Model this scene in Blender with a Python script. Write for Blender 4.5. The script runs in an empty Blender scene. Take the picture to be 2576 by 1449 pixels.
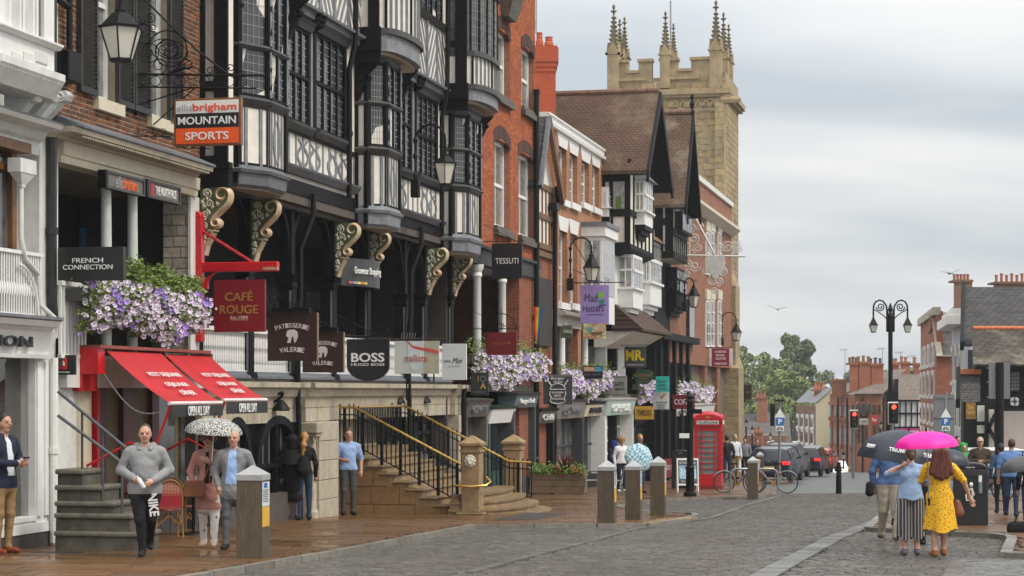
import bpy,bmesh,math,random
import numpy as np
from mathutils import Vector,Matrix
R = math.radians;PI = math.pi
random.seed(7)
SC = bpy.context.scene
COL = SC.collection
# ------------------------------------------------------------------ camera
FPX = 5000.0;CX = 1288.0;HY = 985.0
cam = bpy.data.cameras.new('camera');camo = bpy.data.objects.new('camera',cam);COL.objects.link(camo)
cam.sensor_width = 36;cam.lens = 36*FPX/2576;cam.shift_y = (HY-724.5)/2576
cam.clip_start = 0.5;cam.clip_end = 4000
camo.location = (0,0,0);camo.rotation_euler = (R(90),0,0)
SC.camera = camo
# ------------------------------------------------------------------ sky and sun (overcast)
SUN_EL,SUN_AZ = 52,118
wd = bpy.data.worlds.new('World');SC.world = wd;wd.use_nodes = True
nt = wd.node_tree;nt.nodes.clear()
def wn(t,**k):
 n = nt.nodes.new(t)
 for a,b in k.items():setattr(n,a,b)
 return n
wout = wn('ShaderNodeOutputWorld');bg = wn('ShaderNodeBackground');nt.links.new(bg.outputs[0],wout.inputs[0])
sky = wn('ShaderNodeTexSky',sky_type='NISHITA',sun_disc=False,sun_elevation=R(SUN_EL),sun_rotation=R(SUN_AZ),dust_density=4.0)
tc = wn('ShaderNodeTexCoord');sep = wn('ShaderNodeSeparateXYZ');nt.links.new(tc.outputs['Generated'],sep.inputs[0])
zz = wn('ShaderNodeMath',operation='MAXIMUM');nt.links.new(sep.outputs[2],zz.inputs[0]);zz.inputs[1].default_value = 0.0
za = wn('ShaderNodeMath',operation='ADD');nt.links.new(zz.outputs[0],za.inputs[0]);za.inputs[1].default_value = 0.16
dv = wn('ShaderNodeVectorMath',operation='DIVIDE');nt.links.new(tc.outputs['Generated'],dv.inputs[0])
cmb = wn('ShaderNodeCombineXYZ')
for i in range(3):nt.links.new(za.outputs[0],cmb.inputs[i])
nt.links.new(cmb.outputs[0],dv.inputs[1])
mp = wn('ShaderNodeMapping');nt.links.new(dv.outputs[0],mp.inputs[0]);mp.inputs['Scale'].default_value = (0.6,1.0,1.0);mp.inputs['Location'].default_value = (2.3,0.9,0)
ns = wn('ShaderNodeTexNoise');ns.inputs['Scale'].default_value = 1.05;ns.inputs['Detail'].default_value = 4;ns.inputs['Roughness'].default_value = 0.45;ns.inputs['Distortion'].default_value = 0.35
nt.links.new(mp.outputs[0],ns.inputs[0])
rp = wn('ShaderNodeValToRGB');nt.links.new(ns.outputs[0],rp.inputs[0])
rp.color_ramp.elements[0].position = 0.37;rp.color_ramp.elements[0].color = (0.49,0.54,0.585,1)
rp.color_ramp.elements[1].position = 0.62;rp.color_ramp.elements[1].color = (0.86,0.845,0.82,1)
e_ = rp.color_ramp.elements.new(0.48);e_.color = (0.67,0.695,0.715,1)
cie = wn('ShaderNodeMath',operation='MULTIPLY_ADD');nt.links.new(zz.outputs[0],cie.inputs[0]);cie.inputs[1].default_value = 1.9;cie.inputs[2].default_value = 0.86
mul = wn('ShaderNodeVectorMath',operation='SCALE');nt.links.new(rp.outputs[0],mul.inputs[0]);nt.links.new(cie.outputs[0],mul.inputs['Scale'])
sks = wn('ShaderNodeVectorMath',operation='SCALE');nt.links.new(sky.outputs[0],sks.inputs[0]);sks.inputs['Scale'].default_value = 0.10
mx = wn('ShaderNodeMix',data_type='RGBA');mx.inputs['Factor'].default_value = 0.93
nt.links.new(sks.outputs[0],mx.inputs['A']);nt.links.new(mul.outputs[0],mx.inputs['B'])
nt.links.new(mx.outputs['Result'],bg.inputs[0]);bg.inputs[1].default_value = 0.71
sl = bpy.data.lights.new('sun','SUN');slo = bpy.data.objects.new('sun',sl);COL.objects.link(slo)
sl.energy = 1.5;sl.angle = R(12);sl.color = (1.0,0.90,0.77)
_sd = Vector((math.sin(R(SUN_AZ))*math.cos(R(SUN_EL)),math.cos(R(SUN_AZ))*math.cos(R(SUN_EL)),math.sin(R(SUN_EL))))
slo.rotation_euler = (-_sd).to_track_quat('-Z','Y').to_euler();slo.location = (20,-20,40)
vs = SC.view_settings;vs.view_transform = 'Standard';vs.look = 'None';vs.gamma = 1;vs.use_curve_mapping = False;vs.exposure = 0.62
SC.cycles.max_bounces = 6;SC.cycles.diffuse_bounces = 3;SC.cycles.glossy_bounces = 3;SC.cycles.transparent_max_bounces = 6
SC.cycles.use_denoising = True
# ------------------------------------------------------------------ frames of reference
E = np.array([0.2273,1.0]);E = E/np.linalg.norm(E)
N = np.array([E[1],-E[0]])
O0 = np.array([-13.59,0.0])
def W(s,o,z):return (O0[0]+s*E[0]+o*N[0],s*E[1]+o*N[1],z)
def S(x,o=0.0):
 u = (x-CX)/FPX
 return (u*(o*N[1]) - O0[0] - o*N[0])/(E[0]-u*E[1])
def DY(x,o=0.0):return S(x,o)*E[1]+o*N[1]
def Z(x,y,o=0.0):return (HY-y)/FPX*DY(x,o)
def OX(x,s):
 u = (x-CX)/FPX
 return (u*s*E[1]-O0[0]-s*E[0])/(N[0]-u*N[1])
def ZS(y,s,o=0.0):return (HY-y)/FPX*(s*E[1]+o*N[1])
def P(x,y,d):return ((x-CX)*d/FPX,d,(HY-y)*d/FPX)
def zroad(d):
 z = -1.55-0.0275*d
 if d > 118:z -= 0.028*(d-118)
 return z
KERB = 0.075
def G(x,y,up=0.0):
 d = (1.55-up)/max((y-HY)/FPX-0.0275,1e-4)
 return ((x-CX)*d/FPX,d,-1.55-0.0275*d+up)
# ------------------------------------------------------------------ mesh builder
class MB:
 def __init__(s):s.v = [];s.f = [];s.m = None
 def add(s,vs,fs):
  b = len(s.v);s.v.extend(vs);s.f.extend([tuple(i+b for i in f) for f in fs]);return s
 def box(s,a0,a1,b0,b1,c0,c1,fr=None,open=()):
  p = [(a,b,c) for c in (c0,c1) for b in (b0,b1) for a in (a0,a1)]
  if fr:p = [fr(*q) for q in p]
  fs = [(0,2,3,1),(4,5,7,6),(0,1,5,4),(2,6,7,3),(0,4,6,2),(1,3,7,5)]
  return s.add(p,fs)
 def tbox(s,a0,a1,b0,b1,c0,c1,t,fr=None):
  p = [(a,b,c0) for b in (b0,b1) for a in (a0,a1)]+[(a,b,c1) for b in (b0+t,b1-t) for a in (a0+t,a1-t)]
  if fr:p = [fr(*q) for q in p]
  return s.add(p,[(0,2,3,1),(4,5,7,6),(0,1,5,4),(2,6,7,3),(0,4,6,2),(1,3,7,5)])
 def bar(s,p,q,w,h,up=(0,0,1)):
  p = Vector(p);q = Vector(q);d = (q-p).normalized();u = Vector(up)
  if abs(d.dot(u)) > .98:u = Vector((1,0,0))
  x = d.cross(u).normalized()*w/2;y = x.cross(d).normalized()*h/2
  vs = [tuple(c+i*x+j*y) for c in (p,q) for i,j in ((-1,-1),(1,-1),(1,1),(-1,1))]
  return s.add(vs,[(0,3,2,1),(4,5,6,7),(0,1,5,4),(1,2,6,5),(2,3,7,6),(3,0,4,7)])
 def prism(s,poly,h0,h1,fn):
  n = len(poly);vs = [fn(a,b,h0) for a,b in poly]+[fn(a,b,h1) for a,b in poly]
  fs = [tuple(range(n))[::-1],tuple(range(n,2*n))]+[(i,(i+1) % n,n+(i+1) % n,n+i) for i in range(n)]
  return s.add(vs,fs)
 def tube(s,pts,r,n=6,cap=True,closed=False):
  pts = [Vector(p) for p in pts];k = len(pts)
  rs = r if isinstance(r,(list,tuple)) else [r]*k
  vs = [];prev = None
  for i,p in enumerate(pts):
   if closed:d = pts[(i+1) % k]-pts[i-1]
   else:d = pts[min(i+1,k-1)]-pts[max(i-1,0)]
   if d.length < 1e-9:d = Vector((0,0,1))
   d.normalize()
   if prev is None:
    a = Vector((0,0,1)) if abs(d.z) < .9 else Vector((1,0,0));x = d.cross(a).normalized()
   else:
    x = prev-d*prev.dot(d)
    x = x.normalized() if x.length > 1e-6 else d.orthogonal().normalized()
   prev = x;y = d.cross(x)
   for j in range(n):
    t = 2*PI*j/n;vs.append(tuple(p+(x*math.cos(t)+y*math.sin(t))*rs[i]))
  fs = []
  for i in range(k if closed else k-1):
   i2 = (i+1) % k
   for j in range(n):fs.append((i*n+j,i*n+(j+1) % n,i2*n+(j+1) % n,i2*n+j))
  if cap and not closed:fs += [tuple(range(n))[::-1],tuple(range((k-1)*n,k*n))]
  return s.add(vs,fs)
 def lathe(s,prof,n=12,c=(0,0,0),fn=None,rot=0.0,sq=False):
  vs = [];k = len(prof)
  for r,z in prof:
   for j in range(n):
    t = 2*PI*j/n+rot;p = (c[0]+r*math.cos(t),c[1]+r*math.sin(t),c[2]+z)
    vs.append(fn(*p) if fn else p)
  fs = [(i*n+j,i*n+(j+1) % n,(i+1)*n+(j+1) % n,(i+1)*n+j) for i in range(k-1) for j in range(n)]
  fs += [tuple(range(n))[::-1],tuple(range((k-1)*n,k*n))]
  return s.add(vs,fs)
 def quad(s,*p):return s.add([tuple(q) for q in p],[tuple(range(len(p)))])
 def grid(s,rows):
  n = len(rows[0]);vs = [tuple(p) for r in rows for p in r]
  return s.add(vs,[(i*n+j,i*n+j+1,(i+1)*n+j+1,(i+1)*n+j) for i in range(len(rows)-1) for j in range(n-1)])
 def loft(s,rings,cap=True,close=True):
  n = len(rings[0]);vs = [tuple(p) for r in rings for p in r];m = n if close else n-1
  fs = [(i*n+j,i*n+(j+1) % n,(i+1)*n+(j+1) % n,(i+1)*n+j) for i in range(len(rings)-1) for j in range(m)]
  if cap:fs += [tuple(range(n))[::-1],tuple(range((len(rings)-1)*n,len(rings)*n))]
  return s.add(vs,fs)
 def mesh(s,name,mat,off=(0,0,0),smooth=False):
  me = bpy.data.meshes.new(name)
  v = np.array(s.v,dtype=float).reshape(-1,3)-np.array(off,dtype=float)
  me.from_pydata(v.tolist(),[],s.f)
  for m in (mat if isinstance(mat,(list,tuple)) else [mat]):me.materials.append(m)
  if s.m:me.polygons.foreach_set('material_index',s.m)
  bm = bmesh.new();bm.from_mesh(me);bmesh.ops.recalc_face_normals(bm,faces=bm.faces);bm.to_mesh(me);bm.free()
  if smooth:
   me.polygons.foreach_set('use_smooth',[True]*len(me.polygons))
   if smooth != 'all':me.set_sharp_from_angle(angle=R(35))
  me.update()
  return me
 def build(s,name,mat,parent=None,smooth=False,bevel=0.0,seg=1):
  off = wloc(parent)
  o = bpy.data.objects.new(name,s.mesh(name,mat,off,smooth));COL.objects.link(o)
  if parent:o.parent = parent
  if bevel:
   b = o.modifiers.new('bevel','BEVEL');b.width = bevel;b.segments = seg;b.limit_method = 'ANGLE'
  return o
def wloc(o):
 l = Vector((0,0,0))
 while o:l += o.location;o = o.parent
 return l
def tag(o,label,cat,group=None,kind=None):
 if label:o['label'] = label
 if cat:o['category'] = cat
 if group:o['group'] = group
 if kind:o['kind'] = kind
 return o
def thing(name,label,cat,loc=(0,0,0),group=None):
 o = bpy.data.objects.new(name,None);COL.objects.link(o);o.location = loc;o.empty_display_size = .2
 return tag(o,label,cat,group)
def put(name,me,parent,loc,rz=0.0,scale=None):
 o = bpy.data.objects.new(name,me);COL.objects.link(o);o.location = Vector(loc)-wloc(parent);o.rotation_euler = (0,0,rz)
 if scale:o.scale = scale
 if parent:o.parent = parent
 return o
def dup(root,loc,rz=0.0,label=None):
 def cp(o,par):
  c = o.copy();COL.objects.link(c)
  if par:c.parent = par
  for ch in list(o.children):cp(ch,c)
  return c
 r = cp(root,None);r.location = loc;r.rotation_euler = (0,0,rz)
 if label:r['label'] = label
 return r
EANG = math.atan2(E[1],E[0])
def FR(loc,rz):
 c,s_ = math.cos(rz),math.sin(rz)
 return lambda x,y,z:(loc[0]+c*x-s_*y,loc[1]+s_*x+c*y,loc[2]+z)
# ------------------------------------------------------------------ materials
MATS = {}
def nodes(name):
 m = bpy.data.materials.new(name);m.use_nodes = True;t = m.node_tree;b = t.nodes['Principled BSDF'];return m,t,b
def link(t,a,b):t.links.new(a,b)
def nd(t,ty,**k):
 n = t.nodes.new(ty)
 for a,v in k.items():
  if a.startswith('i_'):
   key = a[2:];key = int(key) if key.isdigit() else key.replace('_',' ');n.inputs[key].default_value = v
  else:setattr(n,a,v)
 return n
def rgba(c):return (c[0],c[1],c[2],1)
def facpos(t):
 g = nd(t,'ShaderNodeNewGeometry');d = nd(t,'ShaderNodeVectorMath',operation='DOT_PRODUCT');d.inputs[1].default_value = (E[0],E[1],0)
 link(t,g.outputs['Position'],d.inputs[0]);d2 = nd(t,'ShaderNodeVectorMath',operation='DOT_PRODUCT');d2.inputs[1].default_value = (N[0],N[1],0)
 link(t,g.outputs['Position'],d2.inputs[0]);sp = nd(t,'ShaderNodeSeparateXYZ');link(t,g.outputs['Position'],sp.inputs[0])
 ad = nd(t,'ShaderNodeMath',operation='ADD');link(t,d.outputs['Value'],ad.inputs[0]);link(t,d2.outputs['Value'],ad.inputs[1])
 c = nd(t,'ShaderNodeCombineXYZ');link(t,ad.outputs[0],c.inputs[0]);link(t,sp.outputs[2],c.inputs[1]);return c.outputs[0]
def mat(name,c,rough=.6,metal=0.0,var=.12,scale=6.0,bump=.0,bscale=40,spec=.5,c2=None,grime=0.0,stretch=None,coat=0.0,emit=None,estr=1.0,trans=0.0,rvar=0.0):
 if name in MATS:return MATS[name]
 m,t,b = nodes(name);MATS[name] = m
 b.inputs['Roughness'].default_value = rough;b.inputs['Metallic'].default_value = metal;b.inputs['Specular IOR Level'].default_value = spec
 b.inputs['Coat Weight'].default_value = coat
 if trans:b.inputs['Transmission Weight'].default_value = trans
 if emit:b.inputs['Emission Color'].default_value = rgba(emit);b.inputs['Emission Strength'].default_value = estr
 g = nd(t,'ShaderNodeNewGeometry');vec = g.outputs['Position']
 if stretch:
  mp_ = nd(t,'ShaderNodeMapping');mp_.inputs['Scale'].default_value = stretch;link(t,vec,mp_.inputs[0]);vec = mp_.outputs[0]
 n = nd(t,'ShaderNodeTexNoise',i_Scale=scale,i_Detail=5.0,i_Roughness=.6);link(t,vec,n.inputs['Vector'])
 r = nd(t,'ShaderNodeValToRGB');link(t,n.outputs[0],r.inputs[0])
 lo = c2 or tuple(v*(1-var) for v in c);hi = tuple(min(1,v*(1+var)) for v in c)
 r.color_ramp.elements[0].position = .32;r.color_ramp.elements[0].color = rgba(lo);r.color_ramp.elements[1].position = .68;r.color_ramp.elements[1].color = rgba(hi)
 col = r.outputs[0]
 if grime:
  n2 = nd(t,'ShaderNodeTexNoise',i_Scale=1.3,i_Detail=7.0,i_Roughness=.7);mp2 = nd(t,'ShaderNodeMapping');mp2.inputs['Scale'].default_value = (2.5,2.5,.5)
  link(t,g.outputs['Position'],mp2.inputs[0]);link(t,mp2.outputs[0],n2.inputs['Vector'])
  r2 = nd(t,'ShaderNodeValToRGB');r2.color_ramp.elements[0].position = .42;r2.color_ramp.elements[1].position = .72;link(t,n2.outputs[0],r2.inputs[0])
  m_ = nd(t,'ShaderNodeMath',operation='MULTIPLY');m_.inputs[1].default_value = grime;link(t,r2.outputs[0],m_.inputs[0])
  x = nd(t,'ShaderNodeMix',data_type='RGBA');link(t,m_.outputs[0],x.inputs['Factor']);link(t,col,x.inputs['A']);x.inputs['B'].default_value = rgba(tuple(v*.42+.01 for v in c));col = x.outputs['Result']
 link(t,col,b.inputs['Base Color'])
 if rvar:
  mr = nd(t,'ShaderNodeMapRange');mr.inputs['To Min'].default_value = rough-rvar;mr.inputs['To Max'].default_value = rough+rvar;link(t,n.outputs[0],mr.inputs[0]);link(t,mr.outputs[0],b.inputs['Roughness'])
 if bump:
  nb = nd(t,'ShaderNodeTexNoise',i_Scale=bscale,i_Detail=4.0);link(t,vec,nb.inputs['Vector'])
  bp = nd(t,'ShaderNodeBump');bp.inputs['Strength'].default_value = bump;bp.inputs['Distance'].default_value = .02;link(t,nb.outputs[0],bp.inputs['Height']);link(t,bp.outputs[0],b.inputs['Normal'])
 return m
def piecemat(name,cols,rough=.8,bump=.3,bscale=30,spec=.3,stain=None,rvar=0.0,wet=None):
 """each piece (an object or an island of a joined mesh) takes a colour of its own"""
 if name in MATS:return MATS[name]
 m,t,b = nodes(name);MATS[name] = m
 oi = nd(t,'ShaderNodeObjectInfo');g = nd(t,'ShaderNodeNewGeometry')
 a = nd(t,'ShaderNodeMath',operation='ADD');link(t,oi.outputs['Random'],a.inputs[0]);link(t,g.outputs['Random Per Island'],a.inputs[1])
 f = nd(t,'ShaderNodeMath',operation='FRACT');link(t,a.outputs[0],f.inputs[0])
 r = nd(t,'ShaderNodeValToRGB');r.color_ramp.interpolation = 'LINEAR';link(t,f.outputs[0],r.inputs[0])
 el = r.color_ramp.elements;k = len(cols)
 el[0].position = 0;el[0].color = rgba(cols[0]);el[1].position = 1;el[1].color = rgba(cols[-1])
 for i in range(1,k-1):q = el.new(i/(k-1));q.color = rgba(cols[i])
 n = nd(t,'ShaderNodeTexNoise',i_Scale=9.0,i_Detail=6.0,i_Roughness=.65);link(t,g.outputs['Position'],n.inputs['Vector'])
 mr = nd(t,'ShaderNodeMapRange');mr.inputs['From Min'].default_value = .3;mr.inputs['From Max'].default_value = .7;mr.inputs['To Min'].default_value = .72;mr.inputs['To Max'].default_value = 1.22;link(t,n.outputs[0],mr.inputs[0])
 sc = nd(t,'ShaderNodeVectorMath',operation='SCALE');link(t,r.outputs[0],sc.inputs[0]);link(t,mr.outputs[0],sc.inputs['Scale'])
 col = sc.outputs[0]
 if stain:
  n2 = nd(t,'ShaderNodeTexNoise',i_Scale=.7,i_Detail=6.0,i_Roughness=.7);link(t,g.outputs['Position'],n2.inputs['Vector'])
  r2 = nd(t,'ShaderNodeMapRange');r2.inputs['From Min'].default_value = .45;r2.inputs['From Max'].default_value = .7;r2.inputs['To Max'].default_value = .7;link(t,n2.outputs[0],r2.inputs[0])
  x = nd(t,'ShaderNodeMix',data_type='RGBA');link(t,r2.outputs[0],x.inputs['Factor']);link(t,col,x.inputs['A']);x.inputs['B'].default_value = rgba(stain);col = x.outputs['Result']
 link(t,col,b.inputs['Base Color']);b.inputs['Roughness'].default_value = rough;b.inputs['Specular IOR Level'].default_value = spec
 if wet:
  n3 = nd(t,'ShaderNodeTexNoise',i_Scale=wet[2],i_Detail=4.0);link(t,g.outputs['Position'],n3.inputs['Vector'])
  r3 = nd(t,'ShaderNodeMapRange');r3.inputs['From Min'].default_value = .36;r3.inputs['From Max'].default_value = .64;r3.inputs['To Min'].default_value = wet[0];r3.inputs['To Max'].default_value = wet[1]
  link(t,n3.outputs[0],r3.inputs[0])
  a2 = nd(t,'ShaderNodeMath',operation='MULTIPLY_ADD');link(t,f.outputs[0],a2.inputs[0]);a2.inputs[1].default_value = .16;link(t,r3.outputs[0],a2.inputs[2])
  link(t,a2.outputs[0],b.inputs['Roughness'])
 if bump:
  nb = nd(t,'ShaderNodeTexNoise',i_Scale=bscale,i_Detail=4.0);link(t,g.outputs['Position'],nb.inputs['Vector'])
  bp = nd(t,'ShaderNodeBump');bp.inputs['Strength'].default_value = bump;bp.inputs['Distance'].default_value = .015;link(t,nb.outputs[0],bp.inputs['Height']);link(t,bp.outputs[0],b.inputs['Normal'])
 return m
def brickmat(name,c1,c2,mortar,w=.225,h=.075,ms=.012,rough=.85,axis=None,stain=.3,offset=.5,bump=.35,big=None):
 """bricks, tiles or slates too far off to tell one from the next"""
 if name in MATS:return MATS[name]
 m,t,b = nodes(name);MATS[name] = m
 vec = facpos(t) if axis is None else None
 if axis is not None:
  g = nd(t,'ShaderNodeNewGeometry');cs = []
  for ax in axis:
   d = nd(t,'ShaderNodeVectorMath',operation='DOT_PRODUCT');d.inputs[1].default_value = ax;link(t,g.outputs['Position'],d.inputs[0]);cs.append(d.outputs['Value'])
  c = nd(t,'ShaderNodeCombineXYZ');link(t,cs[0],c.inputs[0]);link(t,cs[1],c.inputs[1]);vec = c.outputs[0]
 br = nd(t,'ShaderNodeTexBrick',i_Scale=1.0);br.offset = offset
 br.inputs['Color1'].default_value = rgba(c1);br.inputs['Color2'].default_value = rgba(c2);br.inputs['Mortar'].default_value = rgba(mortar)
 br.inputs['Mortar Size'].default_value = ms;br.inputs['Brick Width'].default_value = w;br.inputs['Row Height'].default_value = h;br.inputs['Mortar Smooth'].default_value = .2
 link(t,vec,br.inputs['Vector'])
 n = nd(t,'ShaderNodeTexNoise',i_Scale=1.1,i_Detail=7.0,i_Roughness=.7);link(t,vec,n.inputs['Vector'])
 mr = nd(t,'ShaderNodeMapRange');mr.inputs['From Min'].default_value = .3;mr.inputs['From Max'].default_value = .7;mr.inputs['To Min'].default_value = 1-stain;mr.inputs['To Max'].default_value = 1+stain*.6;link(t,n.outputs[0],mr.inputs[0])
 sc = nd(t,'ShaderNodeVectorMath',operation='SCALE');link(t,br.outputs['Color'],sc.inputs[0]);link(t,mr.outputs[0],sc.inputs['Scale'])
 col = sc.outputs[0]
 if big:
  n2 = nd(t,'ShaderNodeTexNoise',i_Scale=big[1],i_Detail=8.0,i_Roughness=.75);link(t,vec,n2.inputs['Vector'])
  r2 = nd(t,'ShaderNodeMapRange');r2.inputs['From Min'].default_value = .5;r2.inputs['From Max'].default_value = .72;r2.inputs['To Max'].default_value = .8;link(t,n2.outputs[0],r2.inputs[0])
  x = nd(t,'ShaderNodeMix',data_type='RGBA');link(t,r2.outputs[0],x.inputs['Factor']);link(t,col,x.inputs['A']);x.inputs['B'].default_value = rgba(big[0]);col = x.outputs['Result']
 link(t,col,b.inputs['Base Color']);b.inputs['Roughness'].default_value = rough;b.inputs['Specular IOR Level'].default_value = .3
 bp = nd(t,'ShaderNodeBump');bp.inputs['Strength'].default_value = bump;bp.inputs['Distance'].default_value = .02;bp.invert = True;link(t,br.outputs['Fac'],bp.inputs['Height']);link(t,bp.outputs[0],b.inputs['Normal'])
 return m
def glassmat(name,c=(.02,.024,.028),rough=.06,spec=.8):
 return mat(name,c,rough=rough,var=.5,scale=1.7,spec=spec,rvar=.03)
BLK = mat('black_paint',(.006,.006,.007),.45,var=.35,bump=.06,spec=.2)
TIMB = mat('black_timber',(.007,.007,.0078),.6,spec=.14,var=.45,bump=.18,bscale=25,stretch=(6,6,1.2))
GREYT = mat('grey_timber',(.20,.21,.23),.6,var=.22,bump=.15,bscale=25,grime=.35)
BROWNB = mat('brown_timber',(.085,.07,.062),.6,var=.25,bump=.12,grime=.3)
PLAS = mat('cream_plaster',(.75,.71,.63),.75,var=.08,grime=.3,bump=.05)
WHITE = mat('white_paint',(.76,.76,.74),.45,var=.05,grime=.12,bump=.03)
WHITEG = mat('weathered_white_paint',(.66,.67,.64),.6,var=.08,grime=.3,bump=.06)
LEAD = mat('lead_sheet',(.15,.16,.175),.5,var=.25,grime=.4,bump=.1)
LEADC = mat('window_lead',(.27,.275,.28),.5,var=.1)
GLASS = glassmat('dark_glass')
GLASSB = mat('grey_glass',(.10,.105,.10),.08,var=.6,scale=2.5,spec=.8)
STONE = mat('pale_ashlar',(.43,.38,.29),.8,var=.12,grime=.4,bump=.2)
SANDST = mat('buff_sandstone',(.29,.195,.10),.7,var=.22,grime=.5,bump=.2,bscale=18)
GREYST = mat('grey_step_stone',(.11,.098,.075),.6,var=.25,grime=.5,bump=.3,bscale=14,c2=(.065,.055,.04))
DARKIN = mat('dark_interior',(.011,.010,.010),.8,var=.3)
IRON = mat('wrought_iron',(.006,.006,.007),.5,var=.4,spec=.2)
RED = mat('red_gloss_paint',(.52,.008,.014),.35,var=.12,bump=.04,grime=.15)
CREAMP = mat('cream_paint',(.62,.56,.42),.5,var=.06,grime=.2)
GOLD = mat('brass',(.56,.36,.09),.32,metal=.85,var=.2)
SKIN = mat('skin',(.48,.26,.18),.55,var=.2,scale=22)
LETW = mat('white_lettering',(.80,.80,.78),.5,var=.03)
LETD = mat('dark_lettering',(.02,.02,.022),.5,var=.1)
# ------------------------------------------------------------------ lettering
TXS = bpy.data.scenes.new('lettering_bench')
def text(body,parent,origin,xdir,height,m,width=None,name='lettering',bold=0.0,ext=.004,align='CENTER',ydir=(0,0,1),shear=0.0,space=1.0):
 """flat letters: origin is the centre of the line, xdir the reading direction"""
 cu = bpy.data.curves.new(name,'FONT');cu.body = body;cu.align_x = align;cu.align_y = 'CENTER';cu.extrude = ext;cu.offset = bold;cu.shear = shear;cu.space_character = space
 cu.resolution_u = 3;cu.materials.append(m)
 o = bpy.data.objects.new(name,cu);TXS.collection.objects.link(o);vl = TXS.view_layers[0];vl.update()
 me = bpy.data.meshes.new_from_object(o.evaluated_get(vl.depsgraph));bpy.data.objects.remove(o);bpy.data.curves.remove(cu)
 vx = np.array([v.co for v in me.vertices]);h0 = np.ptp(vx[:,1]);w0 = np.ptp(vx[:,0])
 me.transform(Matrix.Translation((-(vx[:,0].max()+vx[:,0].min())/2,-(vx[:,1].max()+vx[:,1].min())/2,0)))
 sy = height/h0;sx = (width/w0) if width else sy
 x = Vector(xdir).normalized();y = Vector(ydir).normalized();z = x.cross(y).normalized();y = z.cross(x)
 M = Matrix((x,y,z)).transposed().to_4x4() @ Matrix.Diagonal((sx,sy,1,1))
 M.translation = Vector(origin)-wloc(parent)
 me.transform(M);me.materials.clear();me.materials.append(m)
 o = bpy.data.objects.new(name,me);COL.objects.link(o)
 if parent:o.parent = parent
 return o
# ------------------------------------------------------------------ smooth bodies from round primitives
def surf_nets(F,mn,h):
 nx,ny,nz = F.shape;ins = F < 0
 c = np.zeros((nx-1,ny-1,nz-1),int);acc = np.zeros(c.shape+(3,));cnt = np.zeros(c.shape)
 offs = [(i,j,k) for i in (0,1) for j in (0,1) for k in (0,1)]
 def sub(A,o):return A[o[0]:o[0]+nx-1,o[1]:o[1]+ny-1,o[2]:o[2]+nz-1]
 for a in offs:
  for ax in range(3):
   if a[ax]:continue
   b = list(a);b[ax] = 1
   fa = sub(F,a);fb = sub(F,b);cr = (fa < 0) != (fb < 0)
   t = np.where(cr,fa/np.where(cr,fa-fb,1),0)
   for q in range(3):
    base = float(a[q]);acc[...,q] += np.where(cr,base+(t if q == ax else 0),0)
   cnt += cr
 act = cnt > 0;idx = -np.ones(c.shape,int);ids = np.argwhere(act);idx[act] = np.arange(len(ids))
 V = (ids+acc[act]/cnt[act][:,None])*h+np.array(mn)
 Fs = []
 for ax in range(3):
  o1,o2 = [q for q in range(3) if q != ax]
  sl0 = [slice(1,-1)]*3;sl0[ax] = slice(0,-1);sl1 = list(sl0);sl1[ax] = slice(1,None)
  a = ins[tuple(sl0)];b = ins[tuple(sl1)];e = np.argwhere(a != b)
  if not len(e):continue
  e[:,o1] += 1;e[:,o2] += 1
  flip = ins[e[:,0],e[:,1],e[:,2]]
  def cell(d1,d2):
   q = e.copy();q[:,o1] -= d1;q[:,o2] -= d2;return idx[q[:,0],q[:,1],q[:,2]]
  qd = np.stack([cell(0,0),cell(1,0),cell(1,1),cell(0,1)],1)
  sw = flip if ax != 1 else ~flip
  qd[sw] = qd[sw][:,::-1];Fs.append(qd)
 return V,np.concatenate(Fs)
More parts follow.
